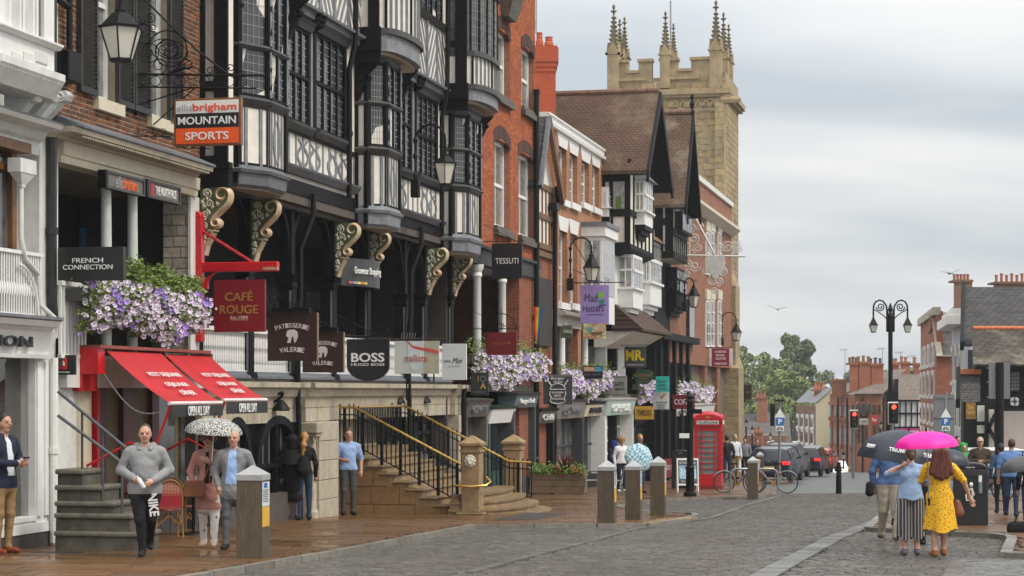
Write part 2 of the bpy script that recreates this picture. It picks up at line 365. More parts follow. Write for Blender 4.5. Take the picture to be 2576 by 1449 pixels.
def sdf_mesh(prims,h=.014,k=.03,wr=0.0):
 """prims: (a, b, ra, rb, material index[, squash (sx,sy,sz)[, blend]]) round cones; returns verts, quads, material per face"""
 lo = np.min([np.minimum(np.array(p[0])-p[2]*1.3,np.array(p[1])-p[3]*1.3) for p in prims],0)-.05
 hi = np.max([np.maximum(np.array(p[0])+p[2]*1.3,np.array(p[1])+p[3]*1.3) for p in prims],0)+.05
 ax = [np.arange(lo[i],hi[i]+h,h) for i in range(3)]
 X = np.stack(np.meshgrid(*ax,indexing='ij'),-1).astype(np.float32)
 F = None;best = None
 Mi = np.zeros(X.shape[:3],np.int16)
 for p in prims:
  a = np.array(p[0],np.float32);b = np.array(p[1],np.float32);ra,rb = p[2],p[3]
  sq = np.array(p[5],np.float32) if len(p) > 5 and p[5] else None
  kk = p[6] if len(p) > 6 else k
  m = (a+b)/2;R_ = np.linalg.norm(b-a)/2+max(ra,rb)*1.5+.09
  i0 = [max(0,int((m[i]-R_-lo[i])/h)) for i in range(3)];i1 = [min(len(ax[i]),int((m[i]+R_-lo[i])/h)+2) for i in range(3)]
  if F is None:
   F = np.full(X.shape[:3],9.0,np.float32);best = np.full(X.shape[:3],9.0,np.float32)
  sl = tuple(slice(i0[i],i1[i]) for i in range(3));Q = X[sl]
  A,B,D = a,b,Q
  if sq is not None:A = a/sq;B = b/sq;D = Q/sq
  ab = B-A;L = float(ab@ab)+1e-9;t = np.clip(((D-A)@ab)/L,0,1)
  d = np.linalg.norm(D-(A+t[...,None]*ab),axis=-1)-(ra+(rb-ra)*t)
  if sq is not None:d = d*float(min(sq))
  f = F[sl];bs = best[sl]
  hh = np.clip(.5+.5*(f-d)/kk,0,1);F[sl] = d*hh+f*(1-hh)-kk*hh*(1-hh)
  up = d < bs;mi = Mi[sl];mi[up] = p[4];bs[up] = d[up]
 if wr:F += np.where((Mi != 0) & (Mi != 4) & (Mi != 5),wr*np.sin(X[...,2]*44+3*np.sin(X[...,0]*17)+2*np.sin(X[...,1]*13))*np.sin(X[...,0]*9+X[...,2]*5),0)
 V,Q = surf_nets(F,lo,h)
 fc = V[Q].mean(1);ii = np.clip(np.round((fc-lo)/h).astype(int),0,np.array(F.shape)-1)
 return V,Q,Mi[ii[:,0],ii[:,1],ii[:,2]]
def sdf_obj(name,prims,mats,parent=None,h=.014,k=.03,xf=None,wr=0.0,hem=None,front=0):
 V,Q,M = sdf_mesh(prims,h,k,wr)
 if hem is not None:
  z_ = V[Q].mean(1)[:,2];M = np.where((M == 6) | ((M == 2) & (z_ > .8)),np.where(z_ > hem,1,2),M)
  if front:c_ = V[Q].mean(1);M = np.where((M == 1) & (c_[:,1] < -.03) & (np.abs(c_[:,0]) < front*(.55+.45*(1.5-c_[:,2])/.4)) & (z_ > .98),6,M)
 if xf:V = np.array([xf(*v) for v in V])
 V = V-np.array(wloc(parent))
 me = bpy.data.meshes.new(name);me.from_pydata(V.tolist(),[],Q.tolist())
 for m in mats:me.materials.append(m)
 me.polygons.foreach_set('material_index',np.minimum(M,len(mats)-1).astype(np.int32));me.polygons.foreach_set('use_smooth',[True]*len(Q));me.update()
 o = bpy.data.objects.new(name,me);COL.objects.link(o)
 if parent:o.parent = parent
 return o
# ------------------------------------------------------------------ walls laid piece by piece
def lay(parent,rects_fn,s0,s1,z0,z1,o,holes,course,length,m,name='brick',proud=.010,joint=.012,fr=W,nmax=300,rank=None,jitter=.004,bond='stretcher',seed=1):
 """courses of bricks or blocks on a wall, cut at the openings; the largest in view as parts, the rest joined"""
 rnd = random.Random(seed);pcs = [];row = 0;z = z0
 while z < z1-1e-6:
  ch = course if not callable(course) else course(rnd)
  zt = min(z+ch,z1);s = s0;first = True
  off = (row % 2)*.5;row += 1
  cuts = []
  k = 0
  while s < s1-1e-6:
   L = length if not callable(length) else length(rnd)
   if bond == 'flemish':L = length*(.5 if (k+row) % 2 else 1)
   if first and off and bond != 'flemish':L *= .5
   first = False;k += 1
   e = min(s+L,s1);segs = [(s,e)]
   for (h0,h1,g0,g1) in holes:
    if zt-.3*ch > g0 and z+.3*ch < g1:
     ns_ = []
     for (a,b) in segs:
      if b <= h0 or a >= h1:ns_.append((a,b))
      else:
       if a < h0:ns_.append((a,h0))
       if b > h1:ns_.append((h1,b))
     segs = ns_
   for (a,b) in segs:
    if b-a > .03:pcs.append((a+joint/2,b-joint/2,z+joint/2,zt-joint/2,proud+rnd.uniform(-jitter,jitter)))
   s = e
  z = zt
 if rank:pcs.sort(key=rank)
 cache = {}
 for (a,b,c,d,pr) in pcs[:nmax]:
  key = (round(b-a,2),round(d-c,3))
  if key not in cache:
   w,h = b-a,d-c;q = MB();q.tbox(-w/2,w/2,-h/2,h/2,-.02,.02,.004,lambda x,y,z_:(x*E[0]+z_*N[0],x*E[1]+z_*N[1],y) if fr is W else (x,-z_,y));cache[key] = q.mesh(name,m)
  put(name,cache[key],parent,fr((a+b)/2,o+pr-.02,(c+d)/2))
 rest = pcs[nmax:]
 if rest:
  q = MB()
  for (a,b,c,d,pr) in rest:q.tbox(a,b,c,d,o-.02,o+pr,.004,lambda x,y,z_:fr(x,z_,y))
  ob = q.build(name,m,parent);ob['kind'] = 'stuff'
 return len(pcs)
def window(parent,s0,s1,z0,z1,o,fm=WHITE,gm=GLASS,fw=.06,cols=2,rows=2,bar=.025,rev=.1,sash=True,sill=None,fr=W,name='window',meet=None):
 """a glazed window set back in its wall: frame > pane (> glazing bars)"""
 q = MB();zi = o-rev
 q.box(s0,s0+fw,zi-.05,zi+.03,z0,z1,fr);q.box(s1-fw,s1,zi-.05,zi+.03,z0,z1,fr)
 q.box(s0+fw,s1-fw,zi-.05,zi+.03,z1-fw,z1,fr);q.box(s0+fw,s1-fw,zi-.05,zi+.03,z0,z0+fw,fr)
 if sash:
  mz = (z0+z1)/2 if meet is None else meet
  q.box(s0+fw,s1-fw,zi-.04,zi+.02,mz-fw*.45,mz+fw*.45,fr)
 wo = q.build(name,fm,parent)
 g = MB();g.box(s0+fw,s1-fw,zi-.03,zi-.022,z0+fw,z1-fw,fr);g.build('pane',gm,wo)
 b = MB();n = 0
 for i in range(1,cols):x = s0+fw+(s1-s0-2*fw)*i/cols;b.box(x-bar/2,x+bar/2,zi-.02,zi+.008,z0+fw,z1-fw,fr);n += 1
 for i in range(1,rows):
  y = z0+fw+(z1-z0-2*fw)*i/rows
  if sash and abs(y-mz) < .05:continue
  b.box(s0+fw,s1-fw,zi-.019,zi+.007,y-bar/2,y+bar/2,fr);n += 1
 if n:b.build('glazing_bars',fm,wo)
 if sill:
  k = MB();k.box(s0-.08,s1+.08,o-.06,o+.09,z0-.13,z0-.002,fr);k.build('sill',sill,wo)
 return wo
# ================================================================== the ground
def inpoly(x,y,poly):
 c = False;j = len(poly)-1
 for i in range(len(poly)):
  xi,yi = poly[i];xj,yj = poly[j]
  if (yi > y) != (yj > y) and x < (xj-xi)*(y-yi)/(yj-yi)+xi:c = not c
  j = i
 return c
def struct(name,mb,m,label,smooth=False):
 o = mb.build(name,m,None,smooth);o['kind'] = 'structure';o['label'] = label;return o
q = MB();ys = [4,20,40,66,90,118,140,170,220,300,420,600,900,1600]
q.grid([[(x,y,zroad(y)-.06-(0 if y < 110 else .25)) for x in (-500,-120,-30,0,30,120,500)] for y in ys])
struct('ground',q,mat('damp_earth',(.06,.055,.045),.7,var=.3,scale=.6),'dark damp ground under the street and beyond it')
KP = [(440,1470),(604,1441),(746,1415),(874,1392),(1057,1355),(1189,1330),(1342,1328),(1500,1327),(1625,1326),(1700,1317),(1750,1304),(1745,1299),(1690,1297),(1640,1296),(1575,1286),(1552,1280),(1600,1270),(1683,1259),(1780,1257),(1882,1256),(1935,1248),(1968,1242)]
KL = [G(x,y)[:2] for x,y in KP]
left_poly = KL+[(G(1965,1240)[0],68.5),(9.2,74),(11.4,90),(14.6,118),(12.6,118.1),(-15,40),(-9,20),(-9,14),(KL[0][0],20)]
RK = [(2300,1272),(2215,1305),(2184,1336),(2290,1342),(2399,1348),(2500,1353),(2540,1358),(2546,1364),(2538,1385),(2531,1403),(2620,1406),(2800,1408)]
RKL = [G(x,y)[:2] for x,y in RK]
right_poly = RKL+[(16,30),(22,62),G(2420,1250)[:2]]
YASP = 65.6
SETT = piecemat('wet_granite_sett',[(.075,.067,.058),(.125,.112,.097),(.175,.158,.137),(.10,.095,.089),(.15,.122,.092)],rough=.3,bump=.14,bscale=18,spec=.7,stain=(.07,.062,.053),wet=(.03,.32,.22))
road = MB();road.quad((-9,14,zroad(14)-.03),(26,14,zroad(14)-.03),(26,YASP,zroad(YASP)-.03),(-9,YASP,zroad(YASP)-.03))
road_o = struct('road',road,mat('wet_sett_joint',(.035,.031,.026),.35,var=.3,scale=9,bump=.4),'wet grey granite sett road')
asp = MB();yy = [YASP+.02,80,95,118,140,170,220]
asp.grid([[(x,y,zroad(y)-.012) for x in (2,8,14,20,30,60)] for y in yy])
def wetmat(name,c,r0,r1,sc,var=.2,bump=.25,bs=60):
 m = mat(name,c,rough=(r0+r1)/2,var=var,scale=sc,bump=bump,bscale=bs,spec=.5,rvar=(r1-r0));return m
asp_o = struct('asphalt_road',asp,wetmat('wet_asphalt',(.07,.072,.064),.38,.6,.5,.2),'wet green grey asphalt carriageway beyond the setts')
rnd = random.Random(3)
BAND = [[(1700,1580),(1932,1443),(2040,1385),(2107,1349),(2180,1323),(2235,1300)],[(1180,1440),(1300,1408),(1463,1367),(1600,1330),(1785,1304),(1888,1268),(1965,1247)]]
def seg_d(px,py,pl):
 best = 9
 for (a,b),(c,d) in zip(pl,pl[1:]):
  vx,vy = c-a,d-b;t = max(0,min(1,((px-a)*vx+(py-b)*vy)/(vx*vx+vy*vy)));best = min(best,math.hypot(px-a-t*vx,py-b-t*vy))
 return best
BW = [[G(x,y)[:2] for x,y in b] for b in BAND]
pcs = [];y = 20.5;row = 0
while y < YASP-.1:
 dep = rnd.uniform(.088,.112);x = -7.5+rnd.uniform(0,.2);xr = min(21,y*.268)
 while x < xr:
  L = rnd.uniform(.14,.24);cx,cy = x+L/2,y+dep/2
  if x > -y*.16-2 and not inpoly(cx,cy,left_poly) and not inpoly(cx,cy,right_poly):
   if seg_d(cx,cy,BW[0]) > .20 and seg_d(cx,cy,BW[1]) > .12:pcs.append((x,L,y,dep,rnd.uniform(-.007,.005),rnd.uniform(-.003,.003)))
  x += L
 y += dep
def sett_verts(x,L,y,dep,dz,tl):
 g = .008;z = zroad(y+dep/2)+dz;i = .013;sl = -.0275*dep
 return [(x+g,y+g,z-.05),(x+L-g,y+g,z-.05),(x+L-g,y+dep-g,z-.05),(x+g,y+dep-g,z-.05),
   (x+g+i,y+g+i,z-tl),(x+L-g-i,y+g+i,z+tl),(x+L-g-i,y+dep-g-i,z+tl+sl),(x+g+i,y+dep-g-i,z-tl+sl)]
SF = [(4,5,6,7),(0,1,5,4),(1,2,6,5),(2,3,7,6),(3,0,4,7)]
near = [p for p in pcs if p[2] > 23.9 and -.16*p[2]+.4 < p[0] < .25*p[2]];far = []
chosen = set(id(p) for p in near[::max(1,len(near)//2600)][:300])
proto = {}
for p in pcs:
 if id(p) in chosen:
  k = (round(p[1],2),round(p[3],2))
  if k not in proto:
   qq = MB();qq.add(sett_verts(-p[1]/2,p[1],-p[3]/2,p[3],1.55,0),SF);proto[k] = qq.mesh('granite_sett',SETT)
  o = put('granite_sett',proto[k],road_o,(p[0]+p[1]/2,p[2]+p[3]/2,zroad(p[2])+p[4]-.0008));o.rotation_euler = (rnd.uniform(-.012,.012)-.0275,rnd.uniform(-.015,.015),0)
 else:far.append(p)
q = MB()
for p in far:q.add(sett_verts(*p),SF)
o = q.build('granite_sett',SETT,road_o);o['kind'] = 'stuff'
SLABP = piecemat('wet_pale_granite',[(.10,.096,.088),(.13,.125,.116),(.085,.082,.075)],rough=.3,bump=.2,bscale=30,wet=(.28,.5,.6))
def strip(parent,pl,half,L,m,name,h,joint=.012,nmax=400,taper=0):
 segs = [];
 for (a,b) in zip(pl,pl[1:]):
  a = Vector((a[0],a[1]));b = Vector((b[0],b[1]));n = max(1,round((b-a).length/L))
  for i in range(n):segs.append((a.lerp(b,i/n),a.lerp(b,(i+1)/n)))
 for a,b in segs[:nmax]:
  d = (b-a);l = d.length;d.normalize();nn = Vector((-d.y,d.x));m0 = (a+b)/2
  q = MB();hz = h+rnd.uniform(-.004,.004)
  def fn(x,y,z):p = m0+d*x+nn*y;return (p.x,p.y,zroad(p.y)+z)
  q.tbox(-l/2+joint/2,l/2-joint/2,-half,half,-.15,hz,.008,fn);q.build(name,m,parent)
for b,hw in zip(BW,(.17,.07)):strip(road_o,b,hw,.85,SLABP,'paving_slab',.012)
PAVE = piecemat('wet_brown_flagstone',[(.118,.055,.015),(.138,.066,.020),(.162,.08,.027),(.132,.067,.024),(.10,.050,.017)],rough=.45,bump=.2,bscale=14,spec=.5,stain=(.06,.033,.013),wet=(.10,.46,.35))
def pavement(name,poly,label,ymax,seed,m,fy=1.0,edge=()):
 rr = random.Random(seed);xs = [p[0] for p in poly];ys_ = [p[1] for p in poly]
 q = MB();n = len(poly);q.add([(x,y,zroad(y)+KERB-.03) for x,y in poly],[tuple(range(n))])
 ob = q.build(name,mat('damp_joint',(.036,.02,.009),.6,var=.3));ob['kind'] = 'structure';ob['label'] = label
 cells = [];y = max(21.0,min(ys_))
 while y < min(max(ys_),ymax):
  dep = rr.uniform(.5,.62)*fy;x = min(xs)+rr.uniform(0,.5)
  while x < max(xs):
   L = rr.uniform(.5,.95)
   cs = [(x+.02,y+.02),(x+L-.02,y+.02),(x+L-.02,y+dep-.02),(x+.02,y+dep-.02),(x+L/2,y+dep/2)]
   ins = [inpoly(a,b,poly) for a,b in cs]
   if all(ins) and abs(x/(y+.1)) < .32:cells.append((x,L,y,dep))
   elif any(ins) and abs(x/(y+.1)) < .32:
    for i in range(4):
     for j in range(2):
      xx,y2 = x+L*i/4,y+dep*j/2
      if inpoly(xx+L/8,y2+dep/4,poly) and seg_d(xx+L/8,y2+dep/4,edge) > .15:cells.append((xx,L/4,y2,dep/2))
   x += L
  y += dep
 big = [c for c in cells if c[1] > .45];small = [c for c in cells if c[1] <= .45]
 rest = small+big[300:];q = MB()
 def sv(x,L,y,dep,dz=0):
  g = .005;i = .005;return [(x+g,y+g,zroad(y)+KERB-.04),(x+L-g,y+g,zroad(y)+KERB-.04),(x+L-g,y+dep-g,zroad(y+dep)+KERB-.04),(x+g,y+dep-g,zroad(y+dep)+KERB-.04),
   (x+g+i,y+g+i,zroad(y)+KERB+dz),(x+L-g-i,y+g+i,zroad(y)+KERB+dz),(x+L-g-i,y+dep-g-i,zroad(y+dep)+KERB+dz),(x+g+i,y+dep-g-i,zroad(y+dep)+KERB+dz)]
 for c in big[:300]:
  qq = MB();qq.add(sv(*c,rr.uniform(-.003,.004)),SF);qq.build('flagstone',m,ob)
 for c in rest:q.add(sv(*c,rr.uniform(-.003,.004)),SF)
 if rest:o = q.build('flagstone',m,ob);o['kind'] = 'stuff'
 return ob
pl_o = pavement('pavement',left_poly,'wet brown flagstone pavement along the timbered house fronts',118,5,PAVE,1.0,KL)
pr_o = pavement('pavement',right_poly,'wet brown pavement under the black litter bin',60,6,PAVE,.7,RKL)
KST = piecemat('wet_kerb_stone',[(.17,.155,.13),(.21,.195,.165),(.13,.118,.098)],rough=.4,bump=.3,bscale=18,wet=(.25,.5,.8))
strip(pl_o,KL,.075,.9,KST,'kerb_stone',KERB+.006);strip(pr_o,RKL,.09,.9,KST,'kerb_stone',KERB+.006)
q = MB();q.quad(*[(a[0],a[1],zroad(a[1])-.002) for a in (G(2395,1404),G(2576,1408),G(2800,1520),G(2330,1520))])
o = q.build('manhole_slab',wetmat('wet_concrete',(.10,.10,.098),.35,.5,2),road_o)
q = MB();g0 = G(1290,1300,KERB);d0 = g0[1]
q.add([(G(x,y,KERB)[0],G(x,y,KERB)[1],G(x,y,KERB)[2]+.006) for x,y in ((1235,1309),(1345,1308),(1428,1292),(1330,1290))],[(0,1,2,3)])
q.build('dark_paving_patch',wetmat('wet_dark_slab',(.045,.045,.045),.25,.4,2),pl_o)
q = MB()
for (x0,y0,x1,y1) in ((1620,1313,1735,1300),(1652,1306,1752,1300)):
 for i in range(22):
  for j in range(3):
   t = i/21;g_ = G(x0+(x1-x0)*t,y0+(y1-y0)*t+j*2.2,KERB)
   q.lathe([(.017,0),(.013,.006)],6,(g_[0],g_[1],g_[2]+.003))
o = q.build('tactile_studs',mat('buff_tactile',(.42,.25,.09),.4,var=.1),pl_o);o['kind'] = 'stuff'
q = MB();g_ = G(140,1391,KERB);q.box(g_[0]-.35,g_[0]+.35,g_[1]-.14,g_[1]+.14,g_[2]-.01,g_[2]+.009)
for i in range(9):q.box(g_[0]-.32,g_[0]+.32,g_[1]-.12+.027*i,g_[1]-.108+.027*i,g_[2]+.009,g_[2]+.013)
q.build('drain_cover',mat('dark_iron',(.03,.027,.024),.45,var=.3),pl_o)
# ================================================================== the black and white timbered house
def face_frame(p0,p1,flip=False):
 """frame on a wall face given in (s,o): a runs p0->p1, b is outwards, c is height"""
 p0 = np.array(p0);p1 = np.array(p1);d = (p1-p0);L = np.linalg.norm(d);d = d/L;n = np.array([-d[1],d[0]])
 if flip:n = -n
 def fr(a,b,c):q = p0+d*a+n*b;return W(q[0],q[1],c)
 return fr,L
def ribbon(q,pts,w,b0,b1,fr):
 k = len(pts);L = [];Rr = []
 for i in range(k):
  a = Vector(pts[max(0,i-1)]);b = Vector(pts[min(k-1,i+1)]);d = (b-a).normalized();n = Vector((-d.y,d.x));ww = w[i] if isinstance(w,list) else w
  p = Vector(pts[i]);L.append(p+n*ww/2);Rr.append(p-n*ww/2)
 rings = [[fr(l.x,b0,l.y),fr(l.x,b1,l.y),fr(r.x,b1,r.y),fr(r.x,b0,r.y)] for l,r in zip(L,Rr)]
 q.loft(rings)
def casement(parent,fr,a0,a1,z0,z1,ztr,nl,b=0.0,lead=(3,5),gm=GLASS,fm=None,head=True):
 fm = fm or TIMB
 q = MB();w = .055
 n_ = nl
 for i in range(n_+1):
  x = a0+(a1-a0)*i/n_;q.box(x-w/2,x+w/2,b,b+.04,z0,z1,fr)
 for z in (z0,ztr,z1):
  if z is not None:q.box(a0,a1,b,b+.06 if z == ztr else b+.045,z-.035,z+.035,fr)
 wo = q.build('window',fm,parent)
 hl = MB()
 for i in range(n_):
  x = a0+(a1-a0)*i/n_+w/2;hl.box(x,x+.012,b+.015,b+.042,z0+.035,z1-.035,fr)
 hl.build('casement_edge',GREYT,wo)
 ld = MB();rows = [(z0,ztr),(ztr,z1)] if ztr else [(z0,z1)]
 for i in range(n_):
  xa = a0+(a1-a0)*i/n_+w/2+.02;xb = a0+(a1-a0)*(i+1)/n_-w/2-.02
  for (za,zb) in rows:
   g = MB();j_ = lambda:b+.004+random.uniform(-.007,.007);g.quad(fr(xa-.02,j_(),za+.035),fr(xb+.02,j_(),za+.035),fr(xb+.02,j_(),zb-.035),fr(xa-.02,j_(),zb-.035));g.build('pane',gm,wo)
   for k in range(1,lead[0]):x = xa+(xb-xa)*k/lead[0];ld.box(x-.005,x+.005,b+.0125,b+.014,za+.035,zb-.035,fr)
   for k in range(1,lead[1]):z = za+(zb-za)*k/lead[1];ld.box(xa,xb,b+.0125,b+.0138,z-.005,z+.005,fr)
 ld.build('leading',LEADC,wo)
 return wo
def moulding(q,plan,z0,z1,offs,mid):
 rings = []
 for t,o in offs:
  r = []
  for (s,oo) in plan:
   v = np.array([s-mid[0],oo-mid[1]]);l = np.linalg.norm(v)
   r.append(W(s+(o if s > mid[0]+.01 else -o if s < mid[0]-.01 else 0)*.8,oo+(o if oo > mid[1]+.01 else 0),z0+(z1-z0)*t))
  rings.append(r)
 q.loft(rings)
tb = thing('timbered_house','tall black and white timbered house with carved brackets and oriel windows over an open gallery','building',W(36.3,0,-2.5))
sA,sB = 36.30,54.05;OM = .30
q = MB();q.box(sA,sB,-4,OM-.06,3.98,13,W);q.build('plaster_wall',PLAS,tb)
# ---- consoles (one shape, carved and painted)
def spiral(c,r,turns,a0,sgn=1,n=26,r1=.25):
 return [(c[0]+r*(1-(1-r1)*i/n)*math.cos(a0+sgn*turns*2*PI*i/n),c[1]+r*(1-(1-r1)*i/n)*math.sin(a0+sgn*turns*2*PI*i/n)) for i in range(n+1)]
def console_meshes():
 yf = lambda a,b,h:(a,h,b)
 plate = [(0,0),(.40,0),(.50,-.06),(.53,-.16),(.49,-.28),(.38,-.40),(.26,-.50),(.20,-.58),(.24,-.70),(.20,-.74),(.25,-.77),(.17,-.88),(.10,-1.0),(.06,-1.16),(0,-1.16)]
 q = MB();q.prism(plate,-.085,.085,yf);a = q
 rib = [(.52,-.17),(.505,-.25),(.44,-.34),(.35,-.42),(.26,-.50),(.205,-.58)]
 b = MB()
 for sd in (1,):
  up = spiral((.385,-.15),.135,1.25,0,1);lo = spiral((.275,-.615),.085,1.2,PI*.85,1)
  path = list(reversed(up))+rib[1:-1]+lo
  b.tube([(x,0,z) for x,z in path],[.024+.02*min(1,i/10,(len(path)-1-i)/10) for i in range(len(path))],8)
  pr = [(.23,-.75),(.21,-.81),(.16,-.90),(.105,-1.0),(.06,-1.16)]
  for i in range(len(pr)-1):b.bar((pr[i][0],0,pr[i][1]),(pr[i+1][0],0,pr[i+1][1]),.20,.035,(1,0,0))
  b.box(.14,.27,-.10,.10,-.765,-.735)
 for i,p in enumerate(b.v):
  if p[2] > -.72:b.v[i] = (p[0],p[1]*2.6,p[2])
 c = MB();rr = random.Random(4)
 def leaf(x,z,r,a):
  pts = [(x+r*math.cos(t)*(.55)*math.cos(a)-r*math.sin(t)*math.sin(a),z+r*math.cos(t)*.55*math.sin(a)+r*math.sin(t)*math.cos(a)) for t in [2*PI*k/7 for k in range(7)]]
  for sgn in (-1,1):c.add([(px,sgn*.087,pz) for px,pz in pts]+[(x,sgn*.115,z)],[(k,(k+1) % 7,7) for k in range(7)])
 for i in range(46):
  z = -rr.uniform(.05,1.05);xm = .26 if z > -.2 else .34 if z > -.38 else .17 if z > -.7 else .13*(1.2+z)/.5+.02
  leaf(rr.uniform(.035,max(.05,xm)),z,rr.uniform(.022,.05),rr.uniform(0,6.28))
 for (x,z,r) in ((.12,-.12,.09),(.17,-.3,.07),(.09,-.47,.06),(.08,-.66,.055),(.07,-.84,.045)):
  for sgn in (-1,1):c.tube([(px,sgn*.092,pz) for px,pz in spiral((x,z),r,1.3,rr.uniform(0,6),1,18)],.013,5)
 return a,b,c
CGREEN = mat('moss_green_paint',(.085,.12,.045),.55,var=.3,grime=.3);CREAM2 = mat('carved_cream_paint',(.60,.50,.36),.55,var=.12,grime=.25,c2=(.42,.25,.12));CREAM3 = mat('carved_leaf_paint',(.56,.52,.42),.6,var=.12,grime=.2)
ca,cb,cc = console_meshes()
CONS = [ca.mesh('console_plate',CGREEN),cb.mesh('scroll',CREAM2,smooth=True),cc.mesh('carved_leaves',CREAM3)]
CONB = [ca.mesh('console_plate',TIMB),cb.mesh('scroll',TIMB,smooth=True),cc.mesh('carved_leaves',TIMB)]
NANG = math.atan2(N[1],N[0])
def console(x,o,ytop,ybot,meshes,label,xr=None):
 s = S(x,o);zt = Z(x,ytop,o);zb = Z(x,ybot,o);k = (zt-zb)/1.16
 r = put('console_bracket',meshes[0],tb,W(s,o,zt),NANG,(k*1.0,k,k));r['label'] = label
 for n,m in (('scroll',meshes[1]),('carved_leaves',meshes[2])):
  c = bpy.data.objects.new(n,m);COL.objects.link(c);c.parent = r
 return s,zt,zb
cpos = []
for i,(x,yt,yb) in enumerate(((508,470,642),(636,503,658),(845,562,697),(931,586,700),(1074,624,742),(1140,641,745))):
 cpos.append(console(x,0.02,yt,yb,CONS,'green and cream carved scroll bracket'))
for (x,o,yt,yb) in ((571,OM,-60,76),(722,.55,-40,98),(899,OM,134,250),(1011,.45,160,247),(1125,OM,264,362),(1207,.45,279,352)):
 console(x,o,yt,yb,CONB,'black carved scroll bracket')
# ---- bays
BAYS = [(598,673,715,413,460,258,111,-60,571),(924,971,1002,517,562,383,258,150,897),(1136,1176,1205,588,630,476,375,285,1118)]
bay_s = []
for bi,(xr,xc,xf,ysk,ybt,ysl,ytr,yhd,xw) in enumerate(BAYS):
 o1,o2 = .52,.84;s0 = S(xr,o1);sc = max(S(xc,o2),s0+.16);sf = S(xf,o2);s9 = sf+(sc-s0)
 zsk,zbt,zsl,ztr,zhd = [Z(xr,y,o1) for y in (ysk,ybt,ysl,ytr,yhd)]
 plan = [(s0,OM-.05),(s0,o1),(sc,o2),(sf,o2),(s9,o1),(s9,OM-.05)];mid = ((s0+s9)/2,OM)
 bay_s.append((s0,s9,zsk,zbt,zsl,ztr,zhd))
 q = MB();q.prism(plan,zbt,zhd,W);q.build('bay_wall',PLAS,tb)
 q = MB();moulding(q,plan,zbt-.06,zsk,[(0,-.02),(.12,.03),(.62,.05),(.66,.09),(.8,.11),(.86,.05),(1,.035)],mid);ap = q.build('bay_apron',GREYT if bi else mat('slate_paint',(.12,.13,.145),.6,var=.2,grime=.3),tb);ap['label'] = 'grey moulded apron under the oriel window'
 q = MB();q.prism([(s0+.05,OM),(s0+.05,o1-.03),(sc,o2-.06),(sf,o2-.06),(s9-.05,o1-.03),(s9-.05,OM)],zbt-.085,zbt-.05,W);q.build('soffit',mat('soffit_buff',(.36,.29,.22),.8,var=.1,grime=.3),tb)
 q = MB();moulding(q,plan,zsl-.06,zsl+.14,[(0,.01),(.35,.06),(.7,.10),(1,.04)],mid);q.build('sill_moulding',mat('dark_moulding',(.055,.053,.052),.55,var=.3,grime=.2),tb)
 q = MB();moulding(q,plan,zhd-.05,zhd+.22,[(0,.02),(.5,.05),(.7,.12),(1,.14)],mid);q.build('head_moulding',MATS['dark_moulding'],tb)
 fl,L1 = face_frame((s0,o1),(sc,o2));ff,L2 = face_frame((sc,o2),(sf,o2));fret,L0 = face_frame((s0,OM-.05),(s0,o1))
 q = MB();g2 = MB()
 nb = 4
 for i in range(nb+1):
  a = L1*i/nb;w = .07
  if i in (0,1,3,4):(q if i in (0,4) else g2).box(a-w/2,a+w/2,-.02,.03,zsk,zsl-.06,fl)
 for i in range(6):
  a = L2*i/5;(q if i == 5 else g2).box(a-.03,a+.03,-.02,.025,zsk,zsl-.06,ff)
 for sg in (-1,1):
  for cx_ in (L2*.5,):
   ribbon(g2,[(cx_+sg*(.04+.13*abs(math.sin(PI*t))),zsk+(zsl-zsk-.08)*(.12+.76*t)) for t in [k/8 for k in range(9)]],.05,-.02,.03,ff)
 q.box(0,L1,-.02,.028,zsk-.01,zsk+.05,fl);q.box(0,L2,-.02,.028,zsk-.01,zsk+.05,ff)
 q.box(L0-.07,L0+.02,-.02,.05,zbt,zhd,fret);q.box(-.02,.07,-.02,.05,zbt,zhd,fret)
 q.box(-.045,.045,-.03,.06,zsk,zhd,fl);q.box(L1-.05,L1+.05,-.03,.07,zsl,zhd,fl);q.box(L2-.05,L2+.05,-.03,.06,zsk,zhd,ff)
 q.build('timber_frame',TIMB,tb);g2.build('grey_battens',GREYT,tb)
 casement(tb,fl,.05,L1-.05,zsl+.16,zhd-.06,ztr,1,.0,(4,6),mat('bay_glass',(.05,.052,.05),.07,var=.5,scale=2.5,spec=.8))
 casement(tb,ff,.05,L2-.05,zsl+.16,zhd-.06,ztr,2,.0,(3,6))
 t = MB();moulding(t,plan,ztr-.05,ztr+.05,[(0,.05),(.5,.09),(1,.05)],mid);t.build('transom',MATS['dark_moulding'],tb)
 for (s_,o_) in ((sc,o2),(sf,o2)):
  c0 = W(s_,o_+.045,0);cl = MB()
  for (za,zb) in ((zsl+.16,ztr-.05),(ztr+.05,zhd-.05)):
   hgt = zb-za;cl.lathe([(.035,0),(.05,hgt*.08),(.03,hgt*.2),(.045,hgt*.5),(.026,hgt*.62),(.05,hgt*.72),(.035,hgt)],6,(c0[0],c0[1],za))
  cl.build('colonnette',GREYT,tb,True)
fret,L0 = face_frame((sA,0),(sA,.52));q = MB();q.box(sA,sA+.3,-.3,.50,4.0,13,W);q.build('plaster_wall',PLAS,tb)
q = MB()
for a0,a1 in ((-.08,.09),(.27,.52)):q.box(a0,a1,-.02,.06,3.9,13,fret)
for z in (4.02,5.35,7.0,8.2):q.box(.09,.27,-.02,.045,z,z+.17,fret)
q.build('timber_frame',TIMB,tb)
q = MB();q.box(-.05,.56,-.02,.10,3.62,4.02,fret);q.box(-.05,.6,-.02,.14,3.95,4.06,fret);q.build('bay_apron',TIMB,tb)
